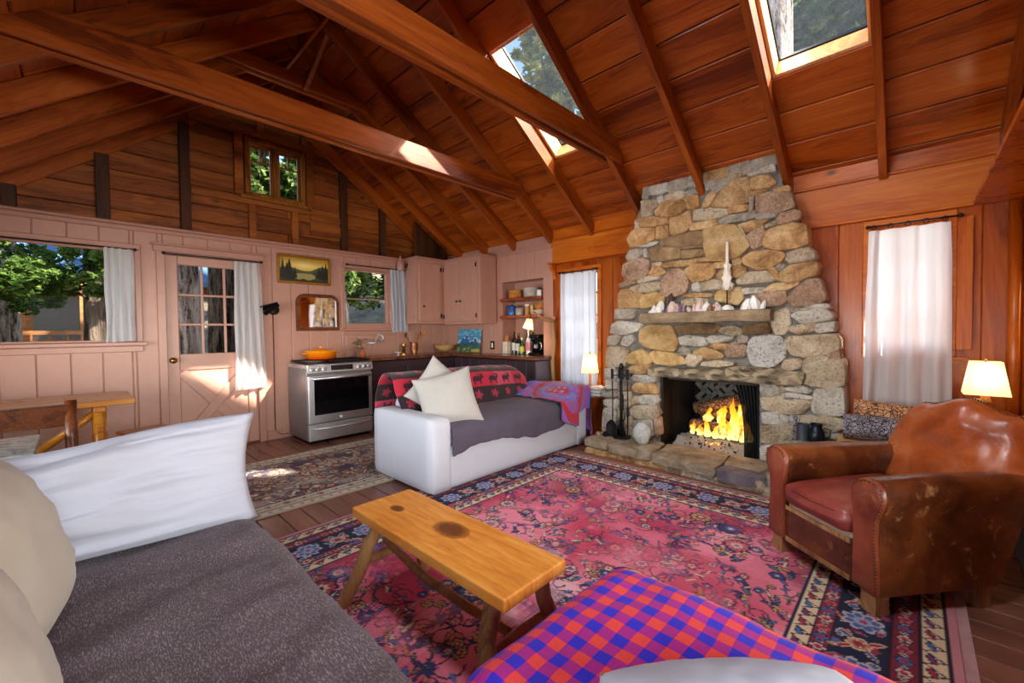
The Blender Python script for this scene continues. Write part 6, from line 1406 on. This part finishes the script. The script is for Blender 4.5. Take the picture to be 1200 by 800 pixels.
uv_ = pot('utensil_vase', 'copper vase full of wooden spoons on the counter', 'vase', (-5.20, 3.40, .9255), [(.001, 0), (.05, 0), (.036, .03), (.062, .085), (.05, .15), (.056, .17), (.05, .17), (.045, .1)], plain('copper', '#b07048', .3, .8))
for k, (dx, dy, L, lb) in enumerate(((.02, .16, .24, 'wooden spoon leaning right out of the copper vase'), (-.02, .11, .22, 'longest wooden spoon at the back of the copper vase'), (.0, -.13, .2, 'whisk-like dark spoon leaning left in the copper vase'))):
    t = thing('spoon', lb, 'spoon', (-5.20, 3.40, .97)); mb = MB(); mb.tube([(0, 0, 0), (dx, dy*.9, L)], .006, 6); mb.build('handle', M_LAMPW if k < 2 else M_DARKW, t, True); MB().sphere((dx*1.1, dy*1.05, L+.03), .028, 10, 6, (.4, .8, 1.3)).build('bowl', M_LAMPW if k < 2 else M_DARKW, t, True)
pot('soap_dish', 'small pale dish under the kitchen tap', 'dish', (-5.10, 3.08, .9255), [(.001, 0), (.03, 0), (.008, .012), (.008, .03), (.05, .04), (.048, .046), (.001, .042)], M_WHITE)
fc = thing('faucet', 'wall mounted chrome kitchen tap under the small window', 'faucet', (XB+.012, 2.88, 1.10)); mb = MB(); mb.tube([(.02, -.09, 0), (.05, -.09, 0), (.05, .09, 0), (.02, .09, 0)], .012, 8); mb.build('body', M_CHROME, fc, True); mb = MB(); mb.tube([(.05, 0, 0), (.07, .0, .06), (.11, .02, .115), (.17, .04, .10), (.19, .05, .03)], .010, 10); mb.build('spout', M_CHROME, fc, True)
for s in (-1, 1): MB().lathe([(.008, 0), (.008, .03), (.025, .035), (.02, .05), (.001, .052)], (.05, s*.10, .0), 12).build('tap_handle', M_CHROME, fc, True)
M_LEAF = plain('house_leaf', '#4a6a2c', .5, 0, 0, 60, .3); pp = pot('vase', 'small terracotta bud vase left of the tap', 'vase', (-5.22, 2.62, .9255), [(.001, 0), (.035, 0), (.05, .03), (.03, .07), (.015, .09), (.02, .10)], plain('terracotta', '#b8643c', .6)); 
hp = thing('potted_herb', 'little leafy green plant on the counter beside the stove', 'plant', (-5.255, 2.585, .9255)); MB().lathe([(.001, 0), (.028, 0), (.034, .07), (.03, .07)], n=16).build('pot', plain('grey_pot', '#7a6a60', .7), hp, True, auto=.8); V = []; F = []
for k in range(120):
    a, b = random.uniform(0, 6.28), random.uniform(.1, 1); c_ = Vector((math.cos(a)*.08*b, math.sin(a)*.11*b, .08+.15*random.random())); d_ = Vector((math.cos(a), math.sin(a), random.uniform(-.3, .6)))*.042; e_ = d_.cross(Vector((0, 0, 1))).normalized()*.010; i0 = len(V); V += [c_, c_+d_*.5+e_, c_+d_, c_+d_*.5-e_]; F.append([i0, i0+1, i0+2, i0+3])
mb = MB(); mb.v = [tuple(v) for v in V]; mb.f = F; o = mb.build('leaves', M_LEAF, hp); o['kind'] = 'stuff'
sc2 = pot('finial_ornament', 'pink wooden finial ornament above the kitchen curtain', 'ornament', (XB+.10, 3.27, 2.13), [(.001, 0), (.05, .0), (.058, .06), (.045, .12), (.02, .15), (.012, .19), (.001, .22)], M_PINKD)
ba = thing('wall_bracket', 'dark twisted iron bracket left of the single wall cabinet', 'bracket', (XB+.06, 3.37, 2.20)); mb = MB(); mb.tube([(.05, -.06+.016*i, .035*math.sin(i*1.9)) for i in range(12)], .008, 6); mb.build('scroll', M_IRON, ba, True)
# ================================================================== MANTEL
def crystal(label, x, y, h, w, mat, seed, grp='crystals and stones on the mantel', name='crystal', spikes=3, z=1.400):
    r_ = random.Random(seed); t = thing(name, label, name, (x, y, z), 0, grp)
    bm = bmesh.new(); pts = []
    for s in range(spikes):
        cx, cy = (r_.uniform(-.4, .4)*w, r_.uniform(-.3, .3)*w); hh = h*(1 if s == 0 else r_.uniform(.5, .85)); rr_ = w*(.42 if s == 0 else r_.uniform(.2, .34)); lx, ly = r_.uniform(-.3, .3)*w, r_.uniform(-.2, .2)*w
        vs = []
        for zz, kk in ((0, 1.0), (hh*.55, .95), (hh, r_.uniform(.15, .5))):
            for k in range(6): a = k*PI/3+s; vs.append(bm.verts.new((cx+lx*zz/h+rr_*kk*math.cos(a), cy+ly*zz/h+rr_*kk*math.sin(a)*.8, zz*(1+.06*r_.uniform(-1, 1)*(zz > 0)))))
        if spikes > 1 and s > 0: pass
        bmesh.ops.convex_hull(bm, input=vs, use_existing_faces=False)
    me = bpy.data.meshes.new('facets'); loose = [v for v in bm.verts if not v.link_faces]; bmesh.ops.delete(bm, geom=loose, context='VERTS'); bmesh.ops.recalc_face_normals(bm, faces=bm.faces[:]); bm.to_mesh(me); bm.free(); me.materials.append(mat); o = bpy.data.objects.new('facets', me); link(o, t); return t
def crystmat(nm, c, tr=.3):
    t = NT(nm); v = t.coords(rnd=20); n = t.noise(v, 30, 4); k = srgb(c); t.set(Base_Color=t.ramp(n, [(.3, tuple(x*.75 for x in k)), (.7, k)]), Roughness=.25, Subsurface_Weight=tr, Subsurface_Radius=(.02, .02, .02)); t.bump(n, .3, .005); return t.m
CW, CP, CV, CD, CB = crystmat('white_quartz', '#f0ece4'), crystmat('pink_quartz', '#e0c4b8'), crystmat('amethyst', '#8a6a84'), crystmat('dark_stone', '#4a4a44'), crystmat('brown_stone', '#8c6248')
for k, (x, h, w, m, lb, s) in enumerate(((-1.875, .02, .05, CB, 'flat brown pebble at the left end of the mantel', 1), (-1.82, .03, .05, CW, 'small white pebble second from the mantel left end', 1), (-1.765, .125, .09, CW, 'large white crystal near the left end of the mantel', 3), (-1.70, .04, .05, CV, 'small purple stone beside the large white crystal', 2),
        (-1.60, .105, .10, CP, 'tall mauve crystal cluster left of the mantel middle', 4), (-1.53, .08, .055, CV, 'dark amethyst right of the mauve crystal cluster', 3), (-1.475, .06, .05, CP, 'small pink stone at the middle of the mantel', 2), (-1.43, .05, .05, CV, 'small amethyst chip in the middle of the mantel row', 2), (-1.385, .13, .07, CP, 'pink pointed quartz at the middle of the mantel', 3), (-1.33, .09, .09, CW, 'white quartz lump right of the pink pointed quartz', 3),
        (-1.275, .06, .06, CB, 'brown stone left of the green stone on the mantel', 2), (-1.225, .085, .06, CP, 'pinkish stone beside the candlestick on its left', 3), (-1.19, .05, .05, CD, 'dark greenish stone at the foot of the candlestick', 2), (-1.125, .05, .10, CW, 'low white quartz at the right foot of the candlestick', 2), (-1.02, .10, .08, CW, 'milky crystal right of the candlestick', 3), (-.91, .12, .09, CW, 'white crystal at the right end of the mantel', 4), (-.965, .045, .04, CW, 'small white chip between the two right crystals', 2))):
    crystal(lb, x, 3.865+.02*math.sin(k*2.3), h*.88, w*1.2, m, k+3, spikes=s)
t = thing('slate_slab', 'thin dark slate standing on edge behind the mantel crystals', 'stone', (-1.665, 3.93, 1.40)); MB().prism([(-.022, 0), (.022, 0), (.02, .14), (.008, .185), (-.015, .16)], -.012, .012, 'y').build('slate', stone_mat('dark_slate', ('#3c3228', '#5c4e3c', '#7a6a50'), .1), t)
cs = pot('candlestick', 'thin metal candlestick on the mantel', 'candlestick', (-1.16, 3.90, 1.398), [(.001, 0), (.03, 0), (.03, .006), (.006, .012), (.005, .17), (.014, .18), (.030, .19), (.03, .20), (.012, .2), (.012, .24)], M_IRON)
cd = thing('candle', 'tall dripping white candle in the mantel candlestick', 'candle', (-1.16, 3.90, 1.60)); cw = plain('candle_wax', '#efe4d4', .4, 0, .2, 60, .05, Subsurface_Weight=.2)
mb = MB(); V = []; prof = [(.020, -.03), (.036, -.01), (.040, .02), (.026, .045), (.034, .075), (.026, .10), (.031, .13), (.022, .155), (.026, .185), (.0135, .205), (.0125, .30), (.012, .385), (.001, .39)]
for r_, z in prof:
    for k in range(18): a = 2*PI*k/18; q = r_*(1+(.30*math.sin(k*1.05+z*40)+.22*math.sin(k*2.1-z*25)) * (1 if z < .2 and r_ > .02 else 0)); V.append((q*math.cos(a), q*math.sin(a), z))
mb.v = V; mb.f = gridq(len(prof), 18, True).tolist(); mb.build('wax', cw, cd, True); mb = MB(); mb.tube([(0, 0, .388), (.002, 0, .398)], .0015, 5); mb.build('wick', M_BLACK, cd)
# ================================================================== HEARTH THINGS
HZ = .136
ft = thing('fireplace_tool_stand', 'black iron stand holding the fireplace tools on the hearth', 'tool stand', (-2.15, 3.86, HZ)); MB().lathe([(.001, 0), (.09, 0), (.085, .012), (.02, .02), (.001, .022)], n=20).build('base', M_IRON, ft, True, auto=.6); mb = MB(); mb.cyl((0, 0, .015), (0, 0, .70), .009, n=8); mb.build('post', M_IRON, ft, True); mb = MB(); mb.tube([(-.08, -.03, .64), (0, 0, .65), (.08, -.03, .64)], .006, 6); mb.build('cross_arm', M_IRON, ft, True); MB().lathe([(.001, .70), (.02, .705), (.026, .73), (.016, .76), (.001, .77)], n=12).build('finial', M_IRON, ft, True)
def tool(name, label, dx, dy, head):
    t = thing(name, label, 'fireplace tool', (-2.15+dx, 3.86+dy, HZ+.01)); mb = MB(); mb.tube([(0, 0, .10), (.003, 0, .35), (0, 0, .58)], .006, 6); mb.build('shaft', M_IRON, t, True); MB().box((0, 0, .645), (.032, .022, .11), None, .008).build('handle', M_BLACK, t); head(t); return t
def shov(t):
    P = np.zeros((12, 10, 3))
    for j in range(12):
        for i in range(10): u = -1+2*i/9; v = j/11; w = .062*(1-.75*max(0, v-.72)/.28); P[j, i] = (u*w, -.01-.025*u*u+.012, v*.17)
    sheet('blade', P, M_IRON, t, thick=.004)
def brush(t): MB().lathe([(.001, 0), (.035, .0), (.03, .07), (.012, .11), (.001, .115)], n=14).build('bristles', M_BLACK, t, True)
def poker(t): mb = MB(); mb.tube([(0, 0, .10), (0, -.002, .02), (.02, -.01, .01), (.03, -.01, .04)], .006, 6); mb.build('hook', M_IRON, t, True)
def tongs(t): mb = MB(); mb.tube([(.012, 0, .45), (.022, 0, .2), (.012, -.01, .03)], .005, 6); mb.build('jaw', M_IRON, t, True); mb = MB(); mb.tube([(-.012, 0, .45), (-.022, 0, .2), (-.012, -.01, .03)], .005, 6); mb.build('jaw', M_IRON, t, True)
tool('shovel', 'iron hearth shovel with a wide blade at the left of the tool stand', -.08, -.04, shov); tool('brush', 'black hearth brush on the tool stand', -.045, .05, brush); tool('tongs', 'iron tongs at the middle of the tool stand', .035, -.05, tongs); tool('poker', 'thin iron poker at the right of the tool stand', .085, -.03, poker)
def rock(name, label, loc, sx, sy, sz, mat, seed, cat='rock'):
    t = thing(name, label, cat, loc); bm = bmesh.new(); bmesh.ops.create_icosphere(bm, subdivisions=3, radius=1)
    for v in bm.verts: p = v.co.copy(); d = 1+.18*fbm(p.x*1.2+seed, p.y*1.2, p.z*1.2); v.co = Vector((p.x*d*sx, p.y*d*sy, max(-.9*sz, p.z*d*sz)+.9*sz))
    me = bpy.data.meshes.new('body'); bm.to_mesh(me); bm.free(); me.materials.append(mat); o = bpy.data.objects.new('body', me); link(o, t); return t
rock('quartz_rock', 'big pale green and white rock leaning on the hearth by the fire', (-1.90, 3.80, HZ), .085, .06, .105, stone_mat('pale_green_quartz', ('#9aa494', '#d4d8cc', '#eeeae2'), .3), 4); rock('white_rock', 'white and grey streaked stone at the left end of the hearth', (-2.33, 3.90, HZ), .045, .035, .075, stone_mat('streaked_marble', ('#6a6a70', '#d8d8da', '#f0f0f0'), .4), 9)
rock('black_pebble', 'round black pebble in front of the white stone on the hearth', (-2.30, 3.80, HZ), .032, .03, .028, M_BLACK, 2); rock('brown_pebble', 'small brown pebble at the very left of the hearth', (-2.38, 3.79, HZ), .03, .028, .022, SM['p'], 6); rock('brown_pebble', 'dull pebble between the black pebble and the shovel', (-2.36, 3.84, HZ), .022, .022, .022, SM['b'], 7)
jm = plain('blackened_pewter', '#2e343c', .3, .8, .1, 30, .2)
t = thing('stone_block', 'flat stone block at the right hearth end under the jugs', 'stone block', (-.57, 3.84, .125)); MB().box((0, 0, .13), (.26, .18, .26), None, .02, 2).build('block', SM['g'], t)
jg = pot('jug', 'dark metal jug with a spout behind the armchair', 'jug', (-.515, 3.83, .386), [(.001, 0), (.05, 0), (.058, .03), (.05, .08), (.034, .115), (.04, .14), (.036, .14), (.03, .11)], jm, part='body'); mb = MB(); mb.tube([(.045, 0, .11), (.085, 0, .10), (.08, 0, .05), (.05, 0, .035)], .006, 6); mb.build('handle', jm, jg, True)
pot('pewter_mug', 'grey metal mug left of the dark jug', 'mug', (-.60, 3.84, .386), [(.001, 0), (.042, 0), (.04, .10), (.045, .125), (.04, .125), (.036, .01)], plain('grey_pewter', '#68707a', .35, .7, .1, 30, .2))
t = thing('stick', 'bark covered stick leaning left of the metal mug', 'stick', (-.655, 3.80, .13)); mb = MB(); mb.tube([(-.02, 0, 0), (.0, 0, .2), (.012, .01, .44)], [.016, .015, .013], 8); mb.build('bark', M_BARK, t, True)
# firewood by the right window
cr = thing('firewood_beam', 'pale planed beam lying under the bark covered logs', 'beam', (-.12, 3.72, 0)); MB().box((0, .0, .44), (.50, .30, .07), None, .008).build('beam', M_CUT, cr); MB().box((0, .06, .2), (.44, .22, .40), None, .008).build('lower_logs', M_LOGLEG, cr)
log('big pine log with scaly grey bark behind the armchair', (-.345, 3.68, .565), (.10, 3.72, .555), .085, M_BARK, 'firewood behind the armchair', seed=21, flat=.95)
log('upper pine log with peeled orange patches by the long curtain', (-.30, 3.82, .665), (.12, 3.85, .635), .075, barkmat('peeled_bark', '#3a2c2a', '#a8744c', '#d8a070', 42), 'firewood behind the armchair', seed=24, flat=.9)
rd = thing('heater_grille', 'grey metal wall heater with a diamond grille behind the armchair', 'heater', (XR-.002, 3.2, 0)); MB().box((-.05, 0, .25), (.10, .62, .46), None, .01).build('housing', plain('heater_metal', '#5c5650', .5, .4), rd)
mb = MB()
for k in range(26):
    for s in (-1, 1): mb.box((-.103, -.27+.54*k/25, .25), (.004, .006, .40), (s*.55, 0, 0))
o = mb.build('grille', plain('grille_metal', '#8a8680', .45, .5), rd); o['kind'] = 'stuff'
# ================================================================== DINING CORNER
dt = thing('dining_table', 'long pine trestle table under the big left window', 'table', (-4.75, -.42, 0))
for k in range(3): block('plank', (.215, 1.50, .042), (-.22+.22*k, 0, .725), M_TABLE, dt, bev=.006)
for y in (.55, -.55):
    for s in (-1, 1): mb = MB(); mb.tube([(s*.20, y, .70), (s*.25, y, .35), (s*.30, y, .0)], [.04, .038, .036], 10); mb.build('leg', M_TABLE, dt, True)
    mb = MB(); mb.box((0, y, .68), (.58, .07, .045), None, .006).build('cleat', M_TABLE, dt); mb = MB(); mb.tube([(-.26, y, .30), (.26, y, .30)], .026, 8); mb.build('rung', M_TABLE, dt, True)
mb = MB(); mb.tube([(.18, .55, .66), (.05, .2, .36)], .028, 8); mb.build('brace', M_TABLE, dt, True)
db = thing('settle', 'rustic bench with dark plank back and log posts before the dining table', 'bench', (-3.85, -.45, 0))
MB().box((-.02, -.0, .74), (.035, .86, .135), (0, .12, 0), .006).build('back_plank', M_DARKW, db); MB().box((.18, 0, .44), (.36, .9, .04), None, .006).build('seat', M_DARKW, db)
for y in (.43, -.43):
    mb = MB(); mb.tube([(-.035, y, .83), (.0, y, .60), (.04, y, .30), (.05, y, 0)], [.030, .030, .03, .028], 10); mb.build('post', M_DARKW, db, True); mb = MB(); mb.tube([(.32, y*.95, .42), (.34, y, 0)], .027, 10); mb.build('leg', M_DARKW, db, True)
ms = thing('tray_table', 'small table with a pale green marbled top by the daybed', 'table', (-3.60, -.36, 0)); t_ = NT('green_marble'); v_ = t_.coords(); nn = t_.noise(v_, 9, 5, .65, 1.5); t_.set(Base_Color=t_.ramp(nn, [(.35, srgb('#8ea090')), (.5, srgb('#c4ccc0')), (.65, srgb('#dfe2da'))]), Roughness=.25)
MB().box((0, 0, .62), (.62, .42, .025), None, .006).build('table_top', t_.m, ms)
for sx in (-.27, .27):
    for sy in (-.17, .17): block('leg', (.04, .04, .60), (sx, sy, .305), M_DARKW, ms, bev=.004)
sl = thing('stool', 'small reddish brown wooden stool beside the dining table', 'stool', (-4.60, .43, 0), .25); MB().box((0, 0, .435), (.40, .32, .03), None, .006).build('seat', wood('red_brown_wood', '#6a2c10', '#9c5020', '#bc7034', 'X', .35, 1, .2, .2), sl)
for sx in (-1, 1):
    for sy in (-1, 1): mb = MB(); mb.tube([(sx*.14, sy*.10, .42), (sx*.18, sy*.13, 0)], .02, 8); mb.build('leg', M_DARKW, sl, True)
# ================================================================== OUTSIDE
gm = NT('forest_floor'); v = gm.coords(); n = gm.noise(v, 1.2, 6, .65); n2 = gm.noise(v, 14, 4, .7); gm.set(Base_Color=gm.ramp(gm.math('ADD', gm.math('MULTIPLY', n, .6), gm.math('MULTIPLY', n2, .4)), [(.35, srgb('#4c4638')), (.5, srgb('#8a7c66')), (.65, srgb('#b8ac94'))]), Roughness=1.0); gm.bump(n2, .8, .06)
P = np.zeros((40, 60, 3))
for j in range(40):
    for i in range(60):
        x = -6.4-26*i/59; y = -16+34*j/39; z = -.35+max(0, (y-1.0))*.15+max(0, -x-8)*.30*min(1, max(.2, (y-.5)/2))+.18*fbm(x*.5, y*.5); P[j, i] = (x, y, z)
o = sheet('hillside', P, gm.m); o['kind'] = 'structure'
P = np.zeros((12, 30, 3))
for j in range(12):
    for i in range(30): P[j, i] = (-8+18*i/29, 5.4+18*j/11, -.4+.10*j+.15*fbm(i*.4, j*.4))
o = sheet('forest_ground', P, gm.m); o['kind'] = 'structure'
def trunkmat(name, c0, c1, c2):
    t = NT(name); v = t.coords((1, 1, .16), 3); n = t.noise(v, 11, 5, .62, .8); n2 = t.noise(t.coords((1, 1, .5)), 40, 4, .7)
    f = t.math('ADD', t.math('MULTIPLY', n, .75), t.math('MULTIPLY', n2, .25)); t.set(Base_Color=t.ramp(f, [(.40, srgb(c0)), (.48, srgb(c1)), (.62, srgb(c2))]), Roughness=1.0, Specular_IOR_Level=.1); t.bump(f, 1.0, .08); return t.m
M_TB = trunkmat('trunk_bark_grey', '#2c2622', '#8e8078', '#cfc4bc'); M_TB2 = trunkmat('trunk_bark_brown', '#1a1412', '#54463c', '#867464')
def leafmat(nm, a, b, c_):
    t = NT(nm); v = t.coords(); n = t.noise(v, 2.2, 3); n2 = t.noise(v, 40, 2); col = t.ramp(t.math('ADD', t.math('MULTIPLY', n, .6), t.math('MULTIPLY', n2, .4)), [(.36, srgb(a)), (.5, srgb(b)), (.62, srgb(c_))]); d = t.node('ShaderNodeBsdfDiffuse'); tl = t.node('ShaderNodeBsdfTranslucent'); t.l(col, d.inputs[0]); t.l(col, tl.inputs[0]); mx = t.node('ShaderNodeMixShader'); mx.inputs[0].default_value = .35; t.l(d.outputs[0], mx.inputs[1]); t.l(tl.outputs[0], mx.inputs[2]); t.l(mx.outputs[0], t.out.inputs[0]); return t.m
L1, L2, L3 = leafmat('fir_needles', '#1c2c10', '#46602a', '#8a9c50'), leafmat('oak_leaves', '#1e2c14', '#4a6030', '#92a464'), leafmat('pine_needles', '#3a4a20', '#7c8848', '#c0b878')
def foliage(parent, blobs, n, size, mat, seed, flat=.5, long=2.2):
    r_ = np.random.default_rng(seed); V = []; 
    bl_ = np.array([(b[0]+r_.normal()*b[3]*.5, b[1]+r_.normal()*b[3]*.5, b[2]+r_.normal()*b[3]*.42, b[3]*r_.uniform(.2, .45)) for b in blobs for _ in range(11)]); k = r_.integers(0, len(bl_), n); B = bl_[k]; d = r_.normal(size=(n, 3)); d /= np.linalg.norm(d, axis=1, keepdims=True); rad = r_.uniform(.35, 1, (n, 1))**.6
    c_ = B[:, :3]+d*rad*B[:, 3:4]*np.array([1, 1, flat+.2]); a = r_.normal(size=(n, 3)); a[:, 2] *= flat; a /= np.linalg.norm(a, axis=1, keepdims=True); b = np.cross(a, r_.normal(size=(n, 3))); b /= np.linalg.norm(b, axis=1, keepdims=True); s = size*r_.uniform(.6, 1.4, (n, 1))
    V = np.stack([c_-a*s*long/2, c_+b*s*.5, c_+a*s*long/2, c_-b*s*.5], 1).reshape(-1, 3); Q = np.arange(4*n).reshape(-1, 4); o = np_mesh('foliage', V, Q, mat, parent, smooth=False); o['kind'] = 'stuff'; return o
def tree(label, x, y, z, r, h, bark, blobs, n, size, leaf, seed, name='tree', lean=(0, 0), long=2.2, branches=4):
    t = thing(name, label, 'tree', (x, y, z)); pts = [(lean[0]*i/8+.06*r*10*.1*math.sin(i+seed), lean[1]*i/8, h*i/8) for i in range(9)]; mb = MB(); V = []; k_ = 20
    for i, p in enumerate(pts):
        for q in range(k_): a = 2*PI*q/k_; rr_ = r*(1-.45*i/8)*(1+.10*fbm(math.cos(a)*2+seed, math.sin(a)*2, i*.8)+.05*math.sin(q*2.9)); V.append((p[0]+rr_*math.cos(a), p[1]+rr_*math.sin(a), p[2]))
    mb.v = V; mb.f = gridq(9, k_, True).tolist(); mb.build('trunk', bark, t, True)
    r_ = random.Random(seed)
    for q in range(branches):
        b = r_.choice(blobs); z0 = max(.5, min(h*.95, b[2]-.4*b[3])); p0 = Vector((lean[0]*z0/h, lean[1]*z0/h, z0)); p1 = Vector(b[:3]); mb = MB(); mb.tube([p0, p0.lerp(p1, .5)+Vector((0, 0, .1)), p1], [r*.14, r*.09, r*.04], 6); mb.build('branch', bark, t, True)
    if n: foliage(t, blobs, n, size, leaf, seed, long=long)
    return t
tree('grey furrowed pine trunk standing just outside the door panes', -7.15, 1.02, -.5, .25, 6, M_TB, [(0, 0, 5.5, 1.2)], 900, .12, L1, 1, branches=2)
tree('broad darker trunk behind the right door panes', -7.9, 1.72, -.5, .30, 7, M_TB2, [(0, .2, 6, 1.4)], 900, .12, L1, 2, branches=2)
tree('dark straight trunk nearest the curtain in the big left window', -9.6, .32, -.6, .22, 8, M_TB2, [(.3, -.2, 3.2, .55), (.8, .3, 2.9, .5), (.6, -.6, 2.5, .35)], 4200, .05, L1, 3)
tree('paler forked trunk in the middle of the big left window', -10.5, -.75, -.6, .20, 7, M_TB, [(.4, -.1, 3.1, .8), (1.2, .3, 2.8, .6), (1.0, -.9, 2.5, .7), (1.2, -.5, 1.9, .4)], 9000, .05, L1, 4)
tree('slim young fir at the left side of the big left window', -8.6, -1.55, -.6, .07, 4, M_TB2, [(.2, 0, 2.9, .55), (.3, .3, 2.3, .5), (.4, -.3, 1.7, .45), (.2, .5, 3.1, .5), (.3, .2, 1.2, .4), (.2, .9, 2.6, .4)], 9000, .045, L1, 5, name='young_fir')
tree('light grey leaning trunk seen in the small kitchen window', -11.0, 5.1, .4, .18, 6, M_TB, [(-.3, .5, 2.6, 1.2), (.3, 1.6, 2.6, 1.2), (.2, -.6, 2.5, .8)], 9000, .07, L2, 6, lean=(0, -.5))
tree('dark oak trunk at the lower left of the small kitchen window', -9.2, 3.95, .1, .16, 5, M_TB2, [(-.4, .4, 3.4, 1.0)], 2200, .11, L2, 7, lean=(0, .25))
tree('leafy oak crown filling the little gable window', -11.5, 3.2, -.3, .25, 8, M_TB2, [(.2, .0, 6.2, 1.6), (.5, .9, 7.3, 1.5), (0, -1.1, 7.2, 1.5), (.5, .4, 5.2, 1.3)], 16000, .11, L2, 8)
tree('background fir group left behind the neighbouring cabin', -22, -6, 0, .35, 12, M_TB2, [(0, 0, 5, 2.5), (1, 2.5, 6, 2.5), (0, -3, 5, 2.5), (1, 5, 7, 2.4)], 9000, .25, L1, 9)
tree('background oak group on the hill behind the kitchen window', -20, 9, 2.5, .35, 9, M_TB2, [(0, 0, 4, 2.4), (0, 3, 4.5, 2.4), (0, -3, 5, 2.4), (1, 6, 3, 2.4)], 9000, .25, L2, 10)
for k, (x, y, s) in enumerate(((-8.2, -2.4, .5), (-9.0, -.6, .35), (-9.4, .9, .35), (-10.4, -2.6, .6))):
    t = thing('shrub', ('low green shrub at the left foot of the big window', 'small shrub below the forked trunk', 'low bush right of the dark straight trunk', 'round shrub before the cabin deck')[k], 'shrub', (x, y, -.3)); foliage(t, [(0, 0, .35, s), (.3, .4, .3, s*.8)], 1500, .08, L1, 40+k)
# pines over the skylights
tree('pine crown with blue sky gaps above the left skylight', -6.4, 8.8, -.3, .25, 13, M_TB2, [(.1, -.4, 7.6, .8), (.9, .2, 8.2, .7), (-.5, .2, 8.6, .7), (.8, -.6, 6.9, .7), (-.7, -.5, 7.2, .6), (1.6, 0, 7.3, .7), (.2, 0, 9.6, .7), (-1.4, .2, 8.0, .7), (-1.2, 0, 9.4, .6), (1.3, .3, 9.3, .6), (2.2, 0, 8.3, .6)], 7000, .10, L3, 11, long=3)
tree('rough grey pine trunk rising past the right skylight', -1.15, 5.45, -.3, .21, 13, M_TB, [(0, 1.0, 12.2, 1.2)], 1200, .12, L3, 12, branches=1)
tree('distant blue-green pine behind the right skylight trunk', -.6, 15, -.3, .35, 17, M_TB2, [(-1, 0, 10, 2.0), (-2.6, 0, 11, 2.0), (.6, 0, 10.5, 1.8), (1.8, .4, 12, 2), (-.4, -1, 13, 2.2), (-3, 0, 14, 2), (.2, 0, 8, 2)], 9000, .20, L1, 13, long=3)
# neighbouring cabin
cb = thing('neighbour_cabin', 'brown timber cabin with a railed deck beyond the big left window', 'cabin', (-16.5, -1.2, -.4)); M_CAB = wood('cabin_siding', '#5a3418', '#925a2c', '#b47c44', 'Y', .7, .6, .2)
MB().box((-1.5, 0, 1.7), (3.0, 13, 3.2)).build('wall', M_CAB, cb); MB().prism([(.7, 3.1), (-1.5, 4.4), (-3.8, 3.1), (-3.8, 3.25), (-1.5, 4.6), (.7, 3.25)], -4.9, 4.9, 'y').build('roof', plain('blue_grey_roof', '#4a6a8c', .6), cb); MB().box((.9, 0, .75), (1.8, 8.4, .12)).build('deck', M_CAB, cb)
for z in (1.2, 1.72): block('rail', (.06, 8.4, .09), (1.75, 0, z), M_CAB, cb, bev=0)
for k in range(29): block('baluster', (.04, .04, .5), (1.75, -4.1+.29*k, 1.46), M_CAB, cb, bev=0)
for k in range(4): block('window', (.05, 1.0, 1.1), (.01, -3+2*k, 2.1), plain('cabin_window', '#4a4238', .5), cb, bev=0); block('deck_post', (.12, .12, 2.6), (1.7, -4+2.7*k, 1.9), M_CAB, cb, bev=0)
